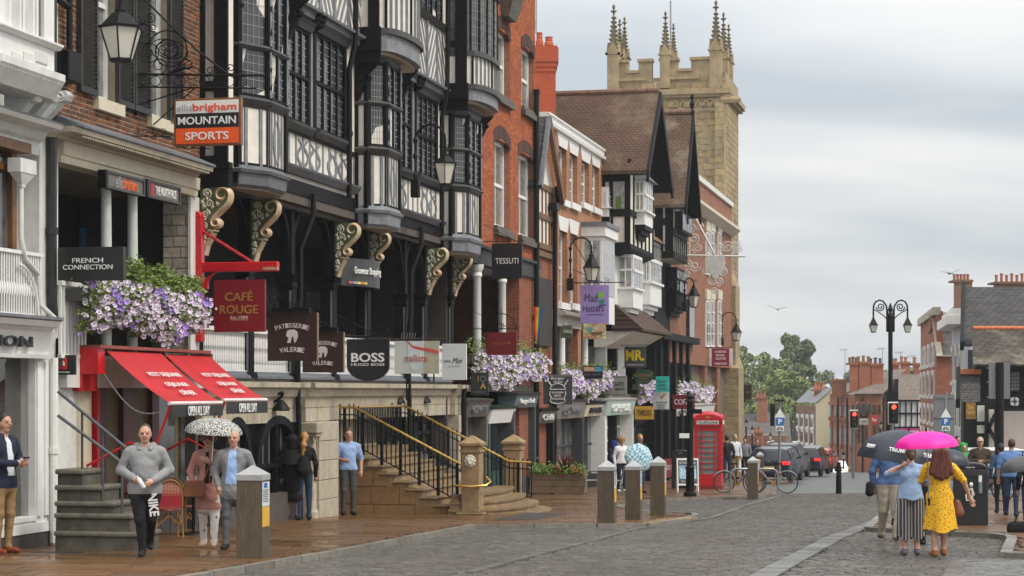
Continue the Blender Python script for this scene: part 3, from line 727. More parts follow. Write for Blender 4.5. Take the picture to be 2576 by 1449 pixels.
# ---- flat wall between the bays
FLAT = [(bay_s[0][1],bay_s[1][0]-.12,[(726,777,3,62,178,316),(797,868,4,88,206,345)],(868,460),(868,480)),
  (bay_s[1][1],bay_s[2][0]-.12,[(1006,1034,2,205,305,432),(1050,1099,4,238,336,450)],(1095,552),(1095,568))]
for fi,(f0,f1,wins,lg,lb) in enumerate(FLAT):
 fr = W
 zl = Z(lg[0],lg[1],OM);zlb = Z(lb[0],lb[1],OM)
 q = MB();q.loft([[W(a,o,z) for o,z in ((OM-.1,zlb),(OM+.04,zlb),(OM+.12,zl-.05),(OM+.13,zl-.01),(OM-.05,zl+.03))] for a in (f0,f1)]);q.build('ledge',mat('grey_ledge',(.11,.11,.12),.6,var=.25,grime=.3),tb)
 q = MB();g2 = MB();zs_ = []
 for (xa,xb,n,yh,yt,ys_) in wins:
  a0,a1 = S(xa,OM),S(xb,OM);z0 = Z(xb-4,ys_+ (xb-xa)*.28,OM);z1 = Z(xa,yh-4,OM);zt = Z(xa,yt,OM);zs_.append((a0,a1,z0,z1))
  casement(tb,lambda a,b,c:W(a,OM-.05+b,c),a0,a1,z0+.12,z1,zt,n,0,(3,6))
  m = MB();m.loft([[W(a,o,z) for o,z in ((OM-.06,z0-.1),(OM+.05,z0-.08),(OM+.12,z0+.02),(OM+.13,z0+.07),(OM-.06,z0+.12))] for a in (a0-.1,a1+.08)]);m.build('sill_moulding',MATS['dark_moulding'],tb)
  m = MB();m.loft([[W(a,o,z) for o,z in ((OM-.06,z1),(OM+.05,z1+.02),(OM+.10,z1+.12),(OM+.16,z1+.2),(OM-.06,z1+.24))] for a in (a0-.1,a1+.08)]);m.build('head_moulding',MATS['dark_moulding'],tb)
 zsill = min(z[2] for z in zs_)-.1
 n = int((f1-f0)/.40)
 for i in range(n+1):
  a = f0+(f1-f0)*i/n;g2.box(a-.045,a+.045,OM-.07,OM-.045,zl,zsill,W)
 for c in ((f0+.45*(f1-f0)) if fi == 0 else f0+.3*(f1-f0),f0+.80*(f1-f0)):
  for dx in (-.38,.38):
   for sg in (-1,1):
    ribbon(g2,[(c+dx+sg*(.03+.30*abs(math.sin(PI*t*1.0))),zl+(zsill-zl)*(.06+.62*t)) for t in [k/9 for k in range(10)]]+[(c+dx+sg*.28,zl+(zsill-zl)*.86)],[.03]+[.08]*4+[.10]+[.08]*4+[.02],OM-.07,OM-.04,W)
 q.box(f0,f1,OM-.07,OM-.01,zsill-.03,zsill+.05,W)
 for (a0,a1,z0,z1) in zs_:
  for a in (a0-.09,a1+.07):q.box(a-.06,a+.06,OM-.07,OM+.0,zsill,z1+.1,W)
 q.build('timber_frame',TIMB,tb);g2.build('grey_battens',GREYT,tb)
 q = MB();q.box(zs_[0][1]+.10,zs_[1][0]-.13,OM-.07,OM-.03,zsill,zs_[1][3],W);q.build('grey_battens',GREYT,tb)
 bk = MB();cs = (zs_[0][1]+zs_[1][0])/2;zc = zs_[1][3]+.05
 for dx in (-.14,.14):
  for k in range(3):bk.lathe([(.02,0),(.1-.02*k,.05),(.11-.02*k,.11),(.06,.15)],8,W(cs+dx,OM+.1+.05*k,zc+.08*k))
 bk.build('carved_boss',TIMB,tb,True)
# ---- second floor jetty, herringbone panels and oriels
JC = [(bay_s[0][1]-.2,bay_s[1][0]-.1,868,66,88),(bay_s[1][1]-.2,bay_s[2][0]-.1,1105,213,236)]
for k,(f0,f1,x,yt,yb) in enumerate(JC):
 zt,zb = Z(x,yt,.5),Z(x,yb,.5)
 q = MB();q.loft([[W(a,o,z) for o,z in ((.2,zb-.02),(.42,zb),(.44,zb+(zt-zb)*.75),(.55,zt-.05),(.57,zt),(.2,zt+.02))] for a in (f0,f1)]);q.build('jetty_cornice',GREYT,tb)
 q = MB();q.box(f0,f1,.2,.40,zt,13,W);q.build('plaster_wall',PLAS,tb)
 g = MB();zz0,zz1 = zt+.02,zt+1.45;n = max(2,int(round((f1-f0)/1.7)))
 for i in range(n):
  a0 = f0+(f1-f0)*i/n;a1 = f0+(f1-f0)*(i+1)/n;m = (a0+a1)/2
  for j in range(-2,6):
   for sg in (-1,1):
    p0 = (m,zz0+.42*j+.42);p1 = (m+sg*(a1-a0)/2,zz0+.42*j-1.0)
    def clip(p,q_):
     t0,t1 = 0.,1.
     for lo,s_ in ((zz0,1),(zz1,-1)):
      da = s_*(p[1]-lo);db = s_*(q_[1]-lo)
      if da < 0 and db < 0:return None
      if da < 0:t0 = max(t0,da/(da-db))
      elif db < 0:t1 = min(t1,da/(da-db))
     return ((p[0]+(q_[0]-p[0])*t0,p[1]+(q_[1]-p[1])*t0),(p[0]+(q_[0]-p[0])*t1,p[1]+(q_[1]-p[1])*t1)) if t1 > t0 else None
    cpt = clip(p0,p1)
    if cpt:ribbon(g,list(cpt),.10,.38,.415,W)
  g.box(a0-.05,a0+.05,.38,.45,zz0,zz1,W);g.box(m-.035,m+.035,.38,.44,zz0,zz1,W)
 g.build('herringbone_timbers',GREYT,tb)
 q = MB();q.loft([[W(a,o,z) for o,z in ((.3,zz1),(.46,zz1),(.56,zz1+.12),(.3,zz1+.16))] for a in (f0,f1)]);q.build('sill_moulding',MATS['dark_moulding'],tb)
 casement(tb,lambda a,b,c:W(a,.40+b,c),f0+.2 if k == 0 else S(1062,.45),f1-.15 if k == 0 else S(1114,.45),zz1+.18,zz1+2.0,None,8 if k == 0 else 4,0,(3,8))
OR = [(898,956,1057,76,128,None),(1122,1176,1252,216,252,(25,128,140))]
for k,(xa,xb,xe,yt,yb,win) in enumerate(OR):
 s0 = bay_s[k+1][0]-.14;oR = OX(xb,s0);zt,zb = ZS(yt,s0,oR),ZS(yb,s0,oR)
 s1 = s0+2.0
 for _ in range(30):
  sm = (s0+s1)/2+.25*(s1-s0);om = oR+.30
  w_ = W(s1-.12*(s1-s0),oR+.26,0);px = CX+FPX*w_[0]/w_[1]
  s1 += .04 if px < xe else -.04
 def bow(off=0.0,n=12):return [(s0,OM-.1),(s0-off*.3,oR+off*.4)]+[((s0+s1)/2-(s1-s0)/2*math.cos(PI*i/n)*(1+off*.3),oR+off*.5+(.36+off)*math.sin(PI*i/n)**.7) for i in range(1,n)]+[(s1+off*.3,oR+off*.4),(s1,OM-.1)]
 for nm,za,zb_,mm,oo in (('oriel_apron',zb,zt-.08,GREYT,0),('oriel_cornice',zt-.08,zt+.05,MATS['dark_moulding'],.06),('oriel_wall',zt+.05,13,PLAS,-.03),('soffit',zb-.07,zb-.002,MATS['soffit_buff'],-.10)):
  q = MB();q.prism(bow(oo),za,zb_,W);q.build(nm,mm,tb)
 fret,L0 = face_frame((s0,OM-.1),(s0,oR))
 q = MB();q.box(-.02,L0+.02,.0,.05,zb-.25,zb+.03,fret);q.box(-.02,L0+.03,.0,.10,zb+.01,zt+.07,fret)
 q.box(L0*.60,L0*.98,-.02,.05,zt+.05,13,fret);q.box(-.02,L0*.06,-.02,.05,zt+.05,13,fret)
 for z in ((zt+1.0,zt+2.3)):q.box(L0*.06,L0*.60,-.02,.04,z,z+.16,fret)
 pl = bow(-.02,12)[2:-2]
 q.build('timber_frame',TIMB,tb)
 g2 = MB();dk = MB();ph = zt+1.15 if not win else ZS(win[2],s0,oR)
 for i,(s_,o_) in enumerate(pl):
  c0 = W(s_,o_,0)
  g2 = MB();g2.bar((c0[0],c0[1],zt+.05),(c0[0],c0[1],ph),.06,.06);g2.build('batten',GREYT if i % 5 else TIMB,tb)
 for za,zb_ in ((ph,ph+.13),(ph+1.75,ph+1.95)):q = MB();q.prism(bow(.04),za,zb_,W);q.build('sill_moulding',MATS['dark_moulding'],tb)
 gl = MB();gl.prism(bow(-.02),ph+.13,ph+1.75,W);wo = gl.build('window',GLASSB,tb)
 ld = MB();fm = MB()
 for i,(s_,o_) in enumerate(bow(-.012,24)[2:-2]):
  c0 = W(s_,o_,0)
  (fm if i % 4 == 0 else ld).bar((c0[0],c0[1],ph+.13),(c0[0],c0[1],ph+1.75),.05 if i % 4 == 0 else .014,.05 if i % 4 == 0 else .014)
 for j in range(1,8):
  zz_ = ph+.13+1.62*j/8;ld.tube([W(s_,o_,zz_) for s_,o_ in bow(-.012,24)[2:-2]],.008,4)
 ld.build('leading',LEADC,wo);fm.build('mullions',TIMB,wo)
# ---- the gallery (the Row): floor, ceiling, back wall, posts, balustrade
zF = .27;zC = 3.70
q = MB();q.box(sA,sB,-4.0,.02,zF-.12,zF,W);q.build('gallery_floor',mat('gallery_boards',(.08,.065,.05),.7,var=.3),tb)
q = MB();q.box(sA,sB,-4.0,.25,zC+.06,3.99,W);q.build('gallery_ceiling',mat('gallery_ceiling',(.09,.072,.06),.8,var=.2),tb)
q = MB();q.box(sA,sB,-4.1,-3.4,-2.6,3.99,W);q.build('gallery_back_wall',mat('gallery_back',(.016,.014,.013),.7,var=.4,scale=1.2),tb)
for a_ in (sA,sB-.14):q = MB();q.box(a_,a_+.14,-3.4,-.1,-2.6,3.99,W);q.build('party_wall',mat('party_wall_brown',(.05,.042,.035),.8,var=.2),tb)
q = MB();q.loft([[W(a,o,z) for o,z in ((-.15,zC-.02),(.06,zC-.02),(.08,zC+.16),(.15,zC+.2),(.15,zC+.42),(-.15,zC+.42))] for a in (sA,sB)]);q.build('bressumer_beam',BROWNB,tb)
q = MB();q.box(sA,sB,-.1,.275,zC+.24,4.22,W);q.build('bressumer_beam',TIMB,tb)
post_s = []
for (s_,zt,zb) in cpos:post_s.append((s_,zb,True))
for x in (738,1022):post_s.append((S(x,-.02),2.35,False))
for (s_,zb,con) in post_s:
 q = MB();q.box(s_-.13,s_+.13,-.28,.0,zF,zb-.12,W)
 q.tbox(s_-.19,s_+.19,-.34,.06,zF,zF+.1,.02,W)
 q.loft([[W(s_+dx*w,-.14+dy*w,z) for dx,dy in ((-1,-1),(1,-1),(1,1),(-1,1))] for z,w in ((zb-.28,.14),(zb-.22,.16),(zb-.14,.155),(zb-.06,.19),(zb+.0,.21),(zb+.02,.21))])
 q.box(s_-.10,s_+.10,-.24,-.02,zb,zC+.02,W)
 po = q.build('gallery_post',TIMB,tb);hl = MB();hl.box(s_-.132,s_-.128,-.06,-.02,zF+.1,zb-.3,W);hl.build('grey_edge',GREYT,po)  # thin grey strip down the near face, by the outer edge of each black post
 for sg in (-1,1):
  bm_ = MB();ribbon(bm_,[(s_+sg*(.1+.62*(1-math.cos(PI/2*t))),zb+.35+(zC-zb-.35)*math.sin(PI/2*t)) for t in [k/7 for k in range(8)]],.12,-.2,-.06,W);bm_.build('curved_brace',TIMB,tb)
ps = sorted(p[0] for p in post_s);ps = [p for p in ps]+[sB-.1]
pk = MB();prof = [(-.034,0),(.034,0),(.034,.10),(.012,.14),(.03,.2),(.034,.3),(.012,.38),(.012,.42),(.034,.47),(.034,.60),(.014,.66),(.03,.70),(.03,.74),(-.03,.74),(-.03,.70),(-.014,.66),(-.034,.60),(-.034,.47),(-.012,.42),(-.012,.38),(-.034,.3),(-.03,.2),(-.012,.14),(-.034,.10)]
pk.prism(prof,-.012,.012,lambda a,b,h:(a*E[0]+h*N[0],a*E[1]+h*N[1],b));PKM = pk.mesh('picket',WHITE)
npk = 0
allp = [sA+.05]+ps
for a,b in zip(allp,allp[1:]):
 if b-a < .5 or a > 52.5:continue
 q = MB();q.box(a+.13,b-.13,-.15,-.05,zF+.06,zF+.13,W);q.box(a+.13,b-.13,-.16,-.03,zF+.85,zF+.93,W)
 ba = q.build('balustrade',WHITE,tb);ba['label'] = 'white pierced balustrade panel'
 n = int((b-a-.26)/.088)
 for i in range(n):
  if npk < 290:put('picket',PKM,ba,W(a+.13+(b-a-.26)*(i+.5)/n,-.1,zF+.12));npk += 1
 q = MB();q.loft([[W(s_,o,z) for o,z in ((-.2,zF-.02),(.06,zF-.02),(.05,zF+.03),(-.02,zF+.06),(-.06,zF+.13),(-.2,zF+.13))] for s_ in (a+.15,b-.15)]);q.build('ledge',MATS['slate_paint'],tb)
 q = MB();q.box(a+.13,b-.13,-.17,-.02,zF+.93,zF+1.0,W);q.build('handrail',TIMB,ba)
# ---- stone shop storey under the gallery
def cornice_profile(z0,z1,o0,out):return [(o0-.3,z0),(o0,z0),(o0+.02,z0+(z1-z0)*.35),(o0+out*.4,z0+(z1-z0)*.45),(o0+out*.55,z0+(z1-z0)*.7),(o0+out,z0+(z1-z0)*.78),(o0+out,z1-.02),(o0-.3,z1)]
sP = S(765,.05);sP2 = S(852,.30);sQ = S(1163,.1)
for (a,b,o0) in ((sA,sP-.12,.02),(sP-.02,sP2,.08),(sP2,sQ-.5,-.12),(sQ-.5,sQ+.12,.02)):
 q = MB();q.loft([[W(s_,o,z) for o,z in cornice_profile(-.33,.20,o0,.22)] for s_ in (a,b)]);q.build('stone_cornice',STONE,tb)
 n = max(1,int((b-a)/.7))
 for i in range(n):
  a0 = a+(b-a)*i/n;a1 = a+(b-a)*(i+1)/n;q = MB();q.tbox(a0+.006,a1-.006,-.62,-.335,o0-.2,o0+.005,.005,lambda x,y,z:W(x,z,y));q.build('ashlar_block',STONE,tb)
def pier(s0,s1,o0,o1,z0,z1,n,m=STONE):
 for i in range(n):
  za = z0+(z1-z0)*i/n;zb_ = z0+(z1-z0)*(i+1)/n
  q = MB();q.box(s0+.003*(i % 2),s1,o0,o1-.003*(i % 2),za+.006,zb_-.006,W);q.build('ashlar_block',m,tb,bevel=.006)
zg = lambda s_:zroad(s_*E[1])+KERB
pier(sP+.25,sP2,-.5,.30,zg(sP)-.05,-.62,5);pier(sP+.02,sP+.24,-.4,.10,zg(sP)-.05,-.62,5)
pier(sQ-.45,sQ,-.5,.12,zg(sQ)-.05,-.62,5)
q = MB();c0 = W(sP+.14,.16,0);z0 = zg(sP)
q.lathe([(.15,z0-.02),(.15,z0+.12),(.12,z0+.16),(.105,z0+.22),(.10,-1.25),(.09,-1.0),(.12,-.97),(.12,-.93)],14,(c0[0],c0[1],0))
for sg in (-1,1):
 for dd in (-.09,.09):q.tube([W(sP+.14+sg*(.11+x),.16+dd,-.98+z) for x,z in spiral((0,0),.075,1.4,PI/2,1,16)],.02,6)
q.box(sP-.02,sP+.30,.02,.32,-.92,-.86,W);q.build('ionic_half_column',STONE,tb,True)
q = MB();q.box(sP-.06,sP+.34,-.1,.36,-.86,-.63,W);q.build('entablature_block',STONE,tb,bevel=.02)
def arch(s0,s1,zbase,zspring,ztop,o,name='shop_arch'):
 m = (s0+s1)/2;hw = (s1-s0)/2
 pts = [(m+hw*math.cos(PI*i/14),zspring+(ztop-zspring)*math.sin(PI*i/14)) for i in range(15)]
 q = MB();ribbon(q,[(s1,zbase)]+pts+[(s0,zbase)],.16,o-.2,o+.06,W);q.box(m-.05,m+.05,o-.1,o+.0,zbase,ztop,W);q.box(s0,s1,o-.1,o+.0,zspring-.05,zspring+.04,W)
 w_ = q.build(name,TIMB,tb)
 g = MB();g.prism([(s0,zbase)]+[(s1,zbase)]+pts,o-.14,o-.13,lambda a,b,h:W(a,h,b));g.build('pane',GLASSB,w_)
 b = MB()
 for i in range(1,7):x = s0+(s1-s0)*i/7;b.box(x-.012,x+.012,o-.125,o-.1,zbase+.5,zspring+(ztop-zspring)*math.sqrt(max(.05,1-((x-m)/hw)**2)),W)
 for i in range(1,5):z = zbase+.5+(zspring-zbase-.5)*i/4;b.box(s0,s1,o-.124,o-.1,z-.012,z+.012,W)
 b.build('glazing_bars',GREYT,w_)
 st = MB();st.box(s0-.05,s1+.05,o-.3,o+.10,zbase-.6,zbase,W);st.build('stall_riser',BROWNB,w_)
 return w_
q = MB();q.box(S(625,.0),sP+.3,-.6,-.12,-2.7,-.33,W);q.build('shop_wall',TIMB,tb)
arch(S(643,.0),S(752,.0)-.1,-2.0,-1.45,-.55,.0)
arch(S(560,.0),S(625,.0),-2.1,-1.45,-.55,.0)
q = MB();q.box(sP2-.1,sB,-.9,-.47,-3.2,-.33,W);q.build('stair_back_wall',STONE,tb)
for xa,xb in ((962,1003),(1035,1072)):
 a0 = S(xa,-.4);arch(a0,a0+1.7,-1.6,-1.05,-.42,-.33,'arched_doorway')
for k in range(8):
 for j in range(4):
  if j in (1,2) and k not in (0,7):continue
  a0 = sP2+.02+k*.98;z0 = -1.35+j*.24;q = MB();q.tbox(a0,a0+.965,z0,z0+.228,-.49,-.455,.005,lambda x,y,z:W(x,z,y));q.build('ashlar_block',STONE,tb)
for (x,y,o) in ((700,1003,.12),(995,990,-.2),(1062,990,-.2)):
 s_ = S(x,o);z0 = Z(x,y,o)
 t = thing('shop_lamp',{700:'black swan neck lamp above the arched shop window near the stone pier',995:'black swan neck lamp over the nearer arched door behind the stair',1062:'black swan neck lamp over the farther arched door behind the stair'}[x],'lamp',W(s_,o,z0))
 q = MB();q.tube([W(s_,o-.15+.25*math.sin(PI*i/8),z0+.12*math.sin(PI*i/8*1.3)-.0) for i in range(9)],.03,6);q.build('arm',IRON,t,True)
 q = MB();c0 = W(s_,o+.06,z0-.22);q.lathe([(.02,.2),(.07,.17),(.16,.05),(.18,0),(.15,-.02)],12,c0);q.build('shade',IRON,t,True)
# ---- rainwater pipes
def pipe(parent,pts,r,m=BLK,n=8,collars=True,name='downpipe'):
 q = MB();q.tube(pts,r,n)
 if collars:
  for a,b in zip(pts,pts[1:]):
   a = Vector(a);b = Vector(b);L = (b-a).length
   if L < 1.2:continue
   k = max(1,int(L/1.6))
   for i in range(k):c = a.lerp(b,(i+.5)/k);d = (b-a).normalized()*.05;q.tube([tuple(c-d),tuple(c+d)],r*1.3,n)
 return q.build(name,m,parent,True)
for x,o in ((879,.42),(1112,.42)):
 s_ = S(x,o);pipe(tb,[W(s_,o,4.15),W(s_,o,6.9),W(s_+.05,o+.12,7.5),W(s_+.05,o+.16,12)],.06)
for x in (758,1036):
 s_ = S(x,.16);pipe(tb,[W(s_+.25,.34,4.02),W(s_+.22,.34,3.6),W(s_,.14,2.9),W(s_,.14,2.0),W(s_-.05,.10,1.4),W(s_-.05,.10,.2),W(s_-.05,.16,-2.6)],.058)
s_ = S(1160,.1);pipe(tb,[W(s_,.18,.2),W(s_,.18,-2.85)],.07)
q = MB();sa,sb = cpos[2][0]+.12,cpos[3][0]-.05;zc = 2.60
rows = [[W(sa+(sb-sa)*t,.10+.45*math.sin(PI*t)**.8,z) for t in [k/12 for k in range(13)]] for z in (zc-.30,zc+.30)]
rows2 = [[W(sa+(sb-sa)*t,.02+.45*math.sin(PI*t)**.8,z) for t in [k/12 for k in range(13)]] for z in (zc+.30,zc-.30)]
q.grid(rows+rows2+[rows[0]]);sg_ = q.build('curved_sign',mat('dark_grey_board',(.045,.045,.047),.45,var=.15));tag(sg_,'curved dark grey arcade name board between two green carved brackets','sign')
t0 = .28;ct = W(sa+(sb-sa)*t0,.135+.45*math.sin(PI*t0)**.8,zc+.02);ang = (Vector(W(sa+(sb-sa)*.42,.10+.45*math.sin(PI*.42)**.8,0))-Vector(W(sa+(sb-sa)*.14,.10+.45*math.sin(PI*.14)**.8,0)))
text('Grosvenor Shopping',sg_,ct,ang,.20,LETW,width=1.0,ext=.01)
for i,c in enumerate(((.6,.1,.08),(.2,.4,.6),(.7,.55,.1),(.6,.2,.05),(.65,.5,.1))):
 q = MB();t = .05+.045*i;p = W(sa+(sb-sa)*t,.135+.45*math.sin(PI*t)**.8,zc-.23);p2 = W(sa+(sb-sa)*(t+.04),.135+.45*math.sin(PI*(t+.04))**.8,zc-.23);q.bar(p,p2,.01,.05);q.build('colour_chip',mat('chip%d' % i,c,.5),sg_)
for x,y in ((904,775),(1118,795)):
 s_ = S(x,-.32);z_ = Z(x,y,-.32)
 t = thing('gallery_lantern','lit cylinder lantern on a gallery post '+('beside the curved name board' if x < 1000 else 'above the plain white hanging sign'),'lamp',W(s_,-.32,z_),'lit lanterns on the gallery posts')
 q = MB();c0 = W(s_-.2,-.26,z_-.16);q.lathe([(.07,0),(.08,.04),(.06,.08)],10,c0);q.lathe([(.06,.30),(.085,.34),(.08,.40),(.02,.44)],10,c0);q.build('casing',IRON,t,True)
 q = MB();q.lathe([(.055,.08),(.055,.30)],10,c0);q.build('lit_tube',mat('lit_glass',(.9,.9,1),.3,emit=(.9,.92,1),estr=3.0),t,True)
bw = lambda x,y:W(S(x,-3.35),-3.35,Z(x,y,-3.35))
for tx,x,y,h in (('TES',880,772,.62),('rs',1183,760,.5)):
 pass
text('TES',tb,W(S(868,-3.36)-.1,-3.36,Z(868,772,-3.36)),(E[0],E[1],0),.50,GREYT,width=1.7,name='shop_lettering')
for xa,xb in ((560,620),(655,720),(770,815),(960,1000)):
 q = MB();a0,a1 = S(xa,-3.38),S(xb,-3.38);q.box(a0,a1,-3.41,-3.37,.5,2.6,W);q.build('shop_window',GLASSB,tb)
# ================================================================== signs, lamps and ironwork shared by all the fronts
XN = (N[0],N[1],0);XE = (E[0],E[1],0)
class Hang:
 """a board hung at right angles to the fronts, facing up the street"""
 def __init__(s,name,label,xl,xr,yt,yb,oin,m,cat='sign',thick=.05,group=None,build=True,edge=None,poly=None):
  s.s = S(xl,oin);s.o0 = oin;s.o1 = OX(xr,s.s);om = (s.o0+s.o1)/2
  s.z0,s.z1 = ZS(yb,s.s,om),ZS(yt,s.s,om);s.w = s.o1-s.o0;s.h = s.z1-s.z0;s.th = thick
  s.t = thing(name,label,cat,W(s.s,om,s.z0),group)
  if build:
   q = MB()
   if poly:q.prism([(s.o0+a*s.w,s.z0+b*s.h) for a,b in poly],s.s-thick/2,s.s+thick/2,lambda a,b,h:W(h,a,b))
   else:q.box(s.s-thick/2,s.s+thick/2,s.o0,s.o1,s.z0,s.z1,W)
   s.board = q.build('board',m,s.t,bevel=.006)
   if edge:
    for (a0,a1,b0,b1) in ((0,1,0,.04),(0,1,.96,1),(0,.03,.04,.96),(.97,1,.04,.96)):
     q = MB();q.box(s.s-thick/2-.012,s.s+thick/2+.012,s.o0+a0*s.w,s.o0+a1*s.w,s.z0+b0*s.h,s.z0+b1*s.h,W);q.build('edge_strip',edge,s.t)
 def p(s,a,b,out=.006):return W(s.s-s.th/2-out,s.o0+a*s.w,s.z0+b*s.h)
 def text(s,body,a,b,h,m,w=None,**k):return text(body,s.t,s.p(a,b),XN,h*s.h,m,width=(w*s.w if w else None),**k)
 def rect(s,a0,a1,b0,b1,m,name='panel',out=.004):
  q = MB();q.box(s.s-s.th/2-out,s.s-s.th/2+.003,s.o0+a0*s.w,s.o0+a1*s.w,s.z0+b0*s.h,s.z0+b1*s.h,W);return q.build(name,m,s.t)
 def poly(s,pts,m,name='emblem',out=.006):
  q = MB();q.prism([(s.o0+a*s.w,s.z0+b*s.h) for a,b in pts],s.s-s.th/2-out,s.s-s.th/2+.003,lambda a,b,h:W(h,a,b));return q.build(name,m,s.t)
 def line(s,pts,r,m,name='emblem',closed=False):
  q = MB();q.tube([s.p(a,b,.004) for a,b in pts],r,5,closed=closed);return q.build(name,m,s.t)
 def arm(s,yz=.12,scroll=True,left=.05,r=.014,stay=True):
  z = s.z1+yz;q = MB();q.tube([W(s.s,left,z),W(s.s,s.o1+.06,z)],r,6);q.build('bracket_arm',IRON,s.t)
  for a in (.15,.85):q = MB();q.tube([W(s.s,s.o0+a*s.w,z),W(s.s,s.o0+a*s.w,s.z1-.01)],.007,5);q.build('hanger',IRON,s.t)
  if stay:q = MB();q.tube([W(s.s,left,z+.5),W(s.s,s.o0+.8*s.w,z)],r*.6,5);q.build('stay',IRON,s.t)
  if scroll:
   for a in (.1,.5,.92):
    q = MB();q.tube([W(s.s,s.o0+a*s.w+x,z+.09+zz_) for x,zz_ in spiral((0,0),.085,1.4,-PI/2,1,18)],.008,5);q.build('scroll',IRON,s.t)
  return s
LGLASS = mat('frosted_lamp_glass',(.62,.60,.52),.25,var=.06,spec=.6)
def lantern(parent,c,w,hgl,hroof,n=6,top=True):
 """tapered street lantern; c is the centre of the rim, w its radius"""
 x,y,z = c;rb = w*.52
 q = MB();q.lathe([(rb*.97,-hgl),(w*.95,0)],n,c,rot=PI/n);q.build('glass',LGLASS,parent)
 q = MB();q.lathe([(w*1.06,-.01),(w*1.08,.02),(w*.92,hroof*.1),(w*.42,hroof*.62),(w*.30,hroof*.66),(w*.30,hroof*.78),(w*.16,hroof*.86),(w*.13,hroof*1.05),(w*.05,hroof*1.1)],n,c,rot=PI/n);q.build('lamp_roof',IRON,parent)
 for j in range(n):
  t = 2*PI*j/n+PI/n;q = MB();q.tube([(x+rb*math.cos(t),y+rb*math.sin(t),z-hgl),(x+w*.97*math.cos(t),y+w*.97*math.sin(t),z)],w*.04,5);q.build('glazing_bar',IRON,parent)
 q = MB();q.lathe([(rb*.6,-hgl-.04),(rb*1.05,-hgl-.03),(rb*1.05,-hgl+.01)],n,c,rot=PI/n);q.build('lamp_base',IRON,parent)
def arch_lamp(label,xp,ybox,yarch,xl,yrim,ygl,wpx,o,ytip):
 s = S(xp,o);ol = OX(xl,s);zr = ZS(yrim,s,ol);zb = ZS(ygl,s,ol);w = wpx/2/FPX*s*E[1];zt = ZS(yarch,s,o+.2);z0 = ZS(ybox,s,o)
 t = thing('wall_lamp',label,'lamp',W(s,o,z0));r = (ol-o)/2;za = zt-r
 path = [W(s,o,z0),W(s,o,za)]+[W(s,o+r-r*math.cos(PI*i/12),za+r*math.sin(PI*i/12)) for i in range(1,13)]+[W(s,ol,ZS(ytip,s,ol))]
 q = MB();q.tube(path,.028,8);q.build('arm',IRON,t,True)
 for z in (z0+.1*(za-z0),z0+.6*(za-z0),za):q = MB();c = W(s,o,z);q.lathe([(.03,-.08),(.05,-.05),(.06,0),(.05,.05),(.03,.08)],8,c);q.build('collar',IRON,t,True)
 q = MB();q.box(s-.09,s+.09,o-.1,o+.10,z0-.42,z0,W);q.build('control_box',IRON,t,bevel=.01)
 for sg in (-1,1):q = MB();q.tube([W(s,ol+x,ZS(ytip,s,ol)+.1+z) for x,z in spiral((sg*.09,.05),.07,1.2,PI if sg > 0 else 0,sg,14)],.01,5);q.build('scroll',IRON,t)
 lantern(t,W(s,ol,zr),w,zr-zb,ZS(ytip,s,ol)-zr)
 return t
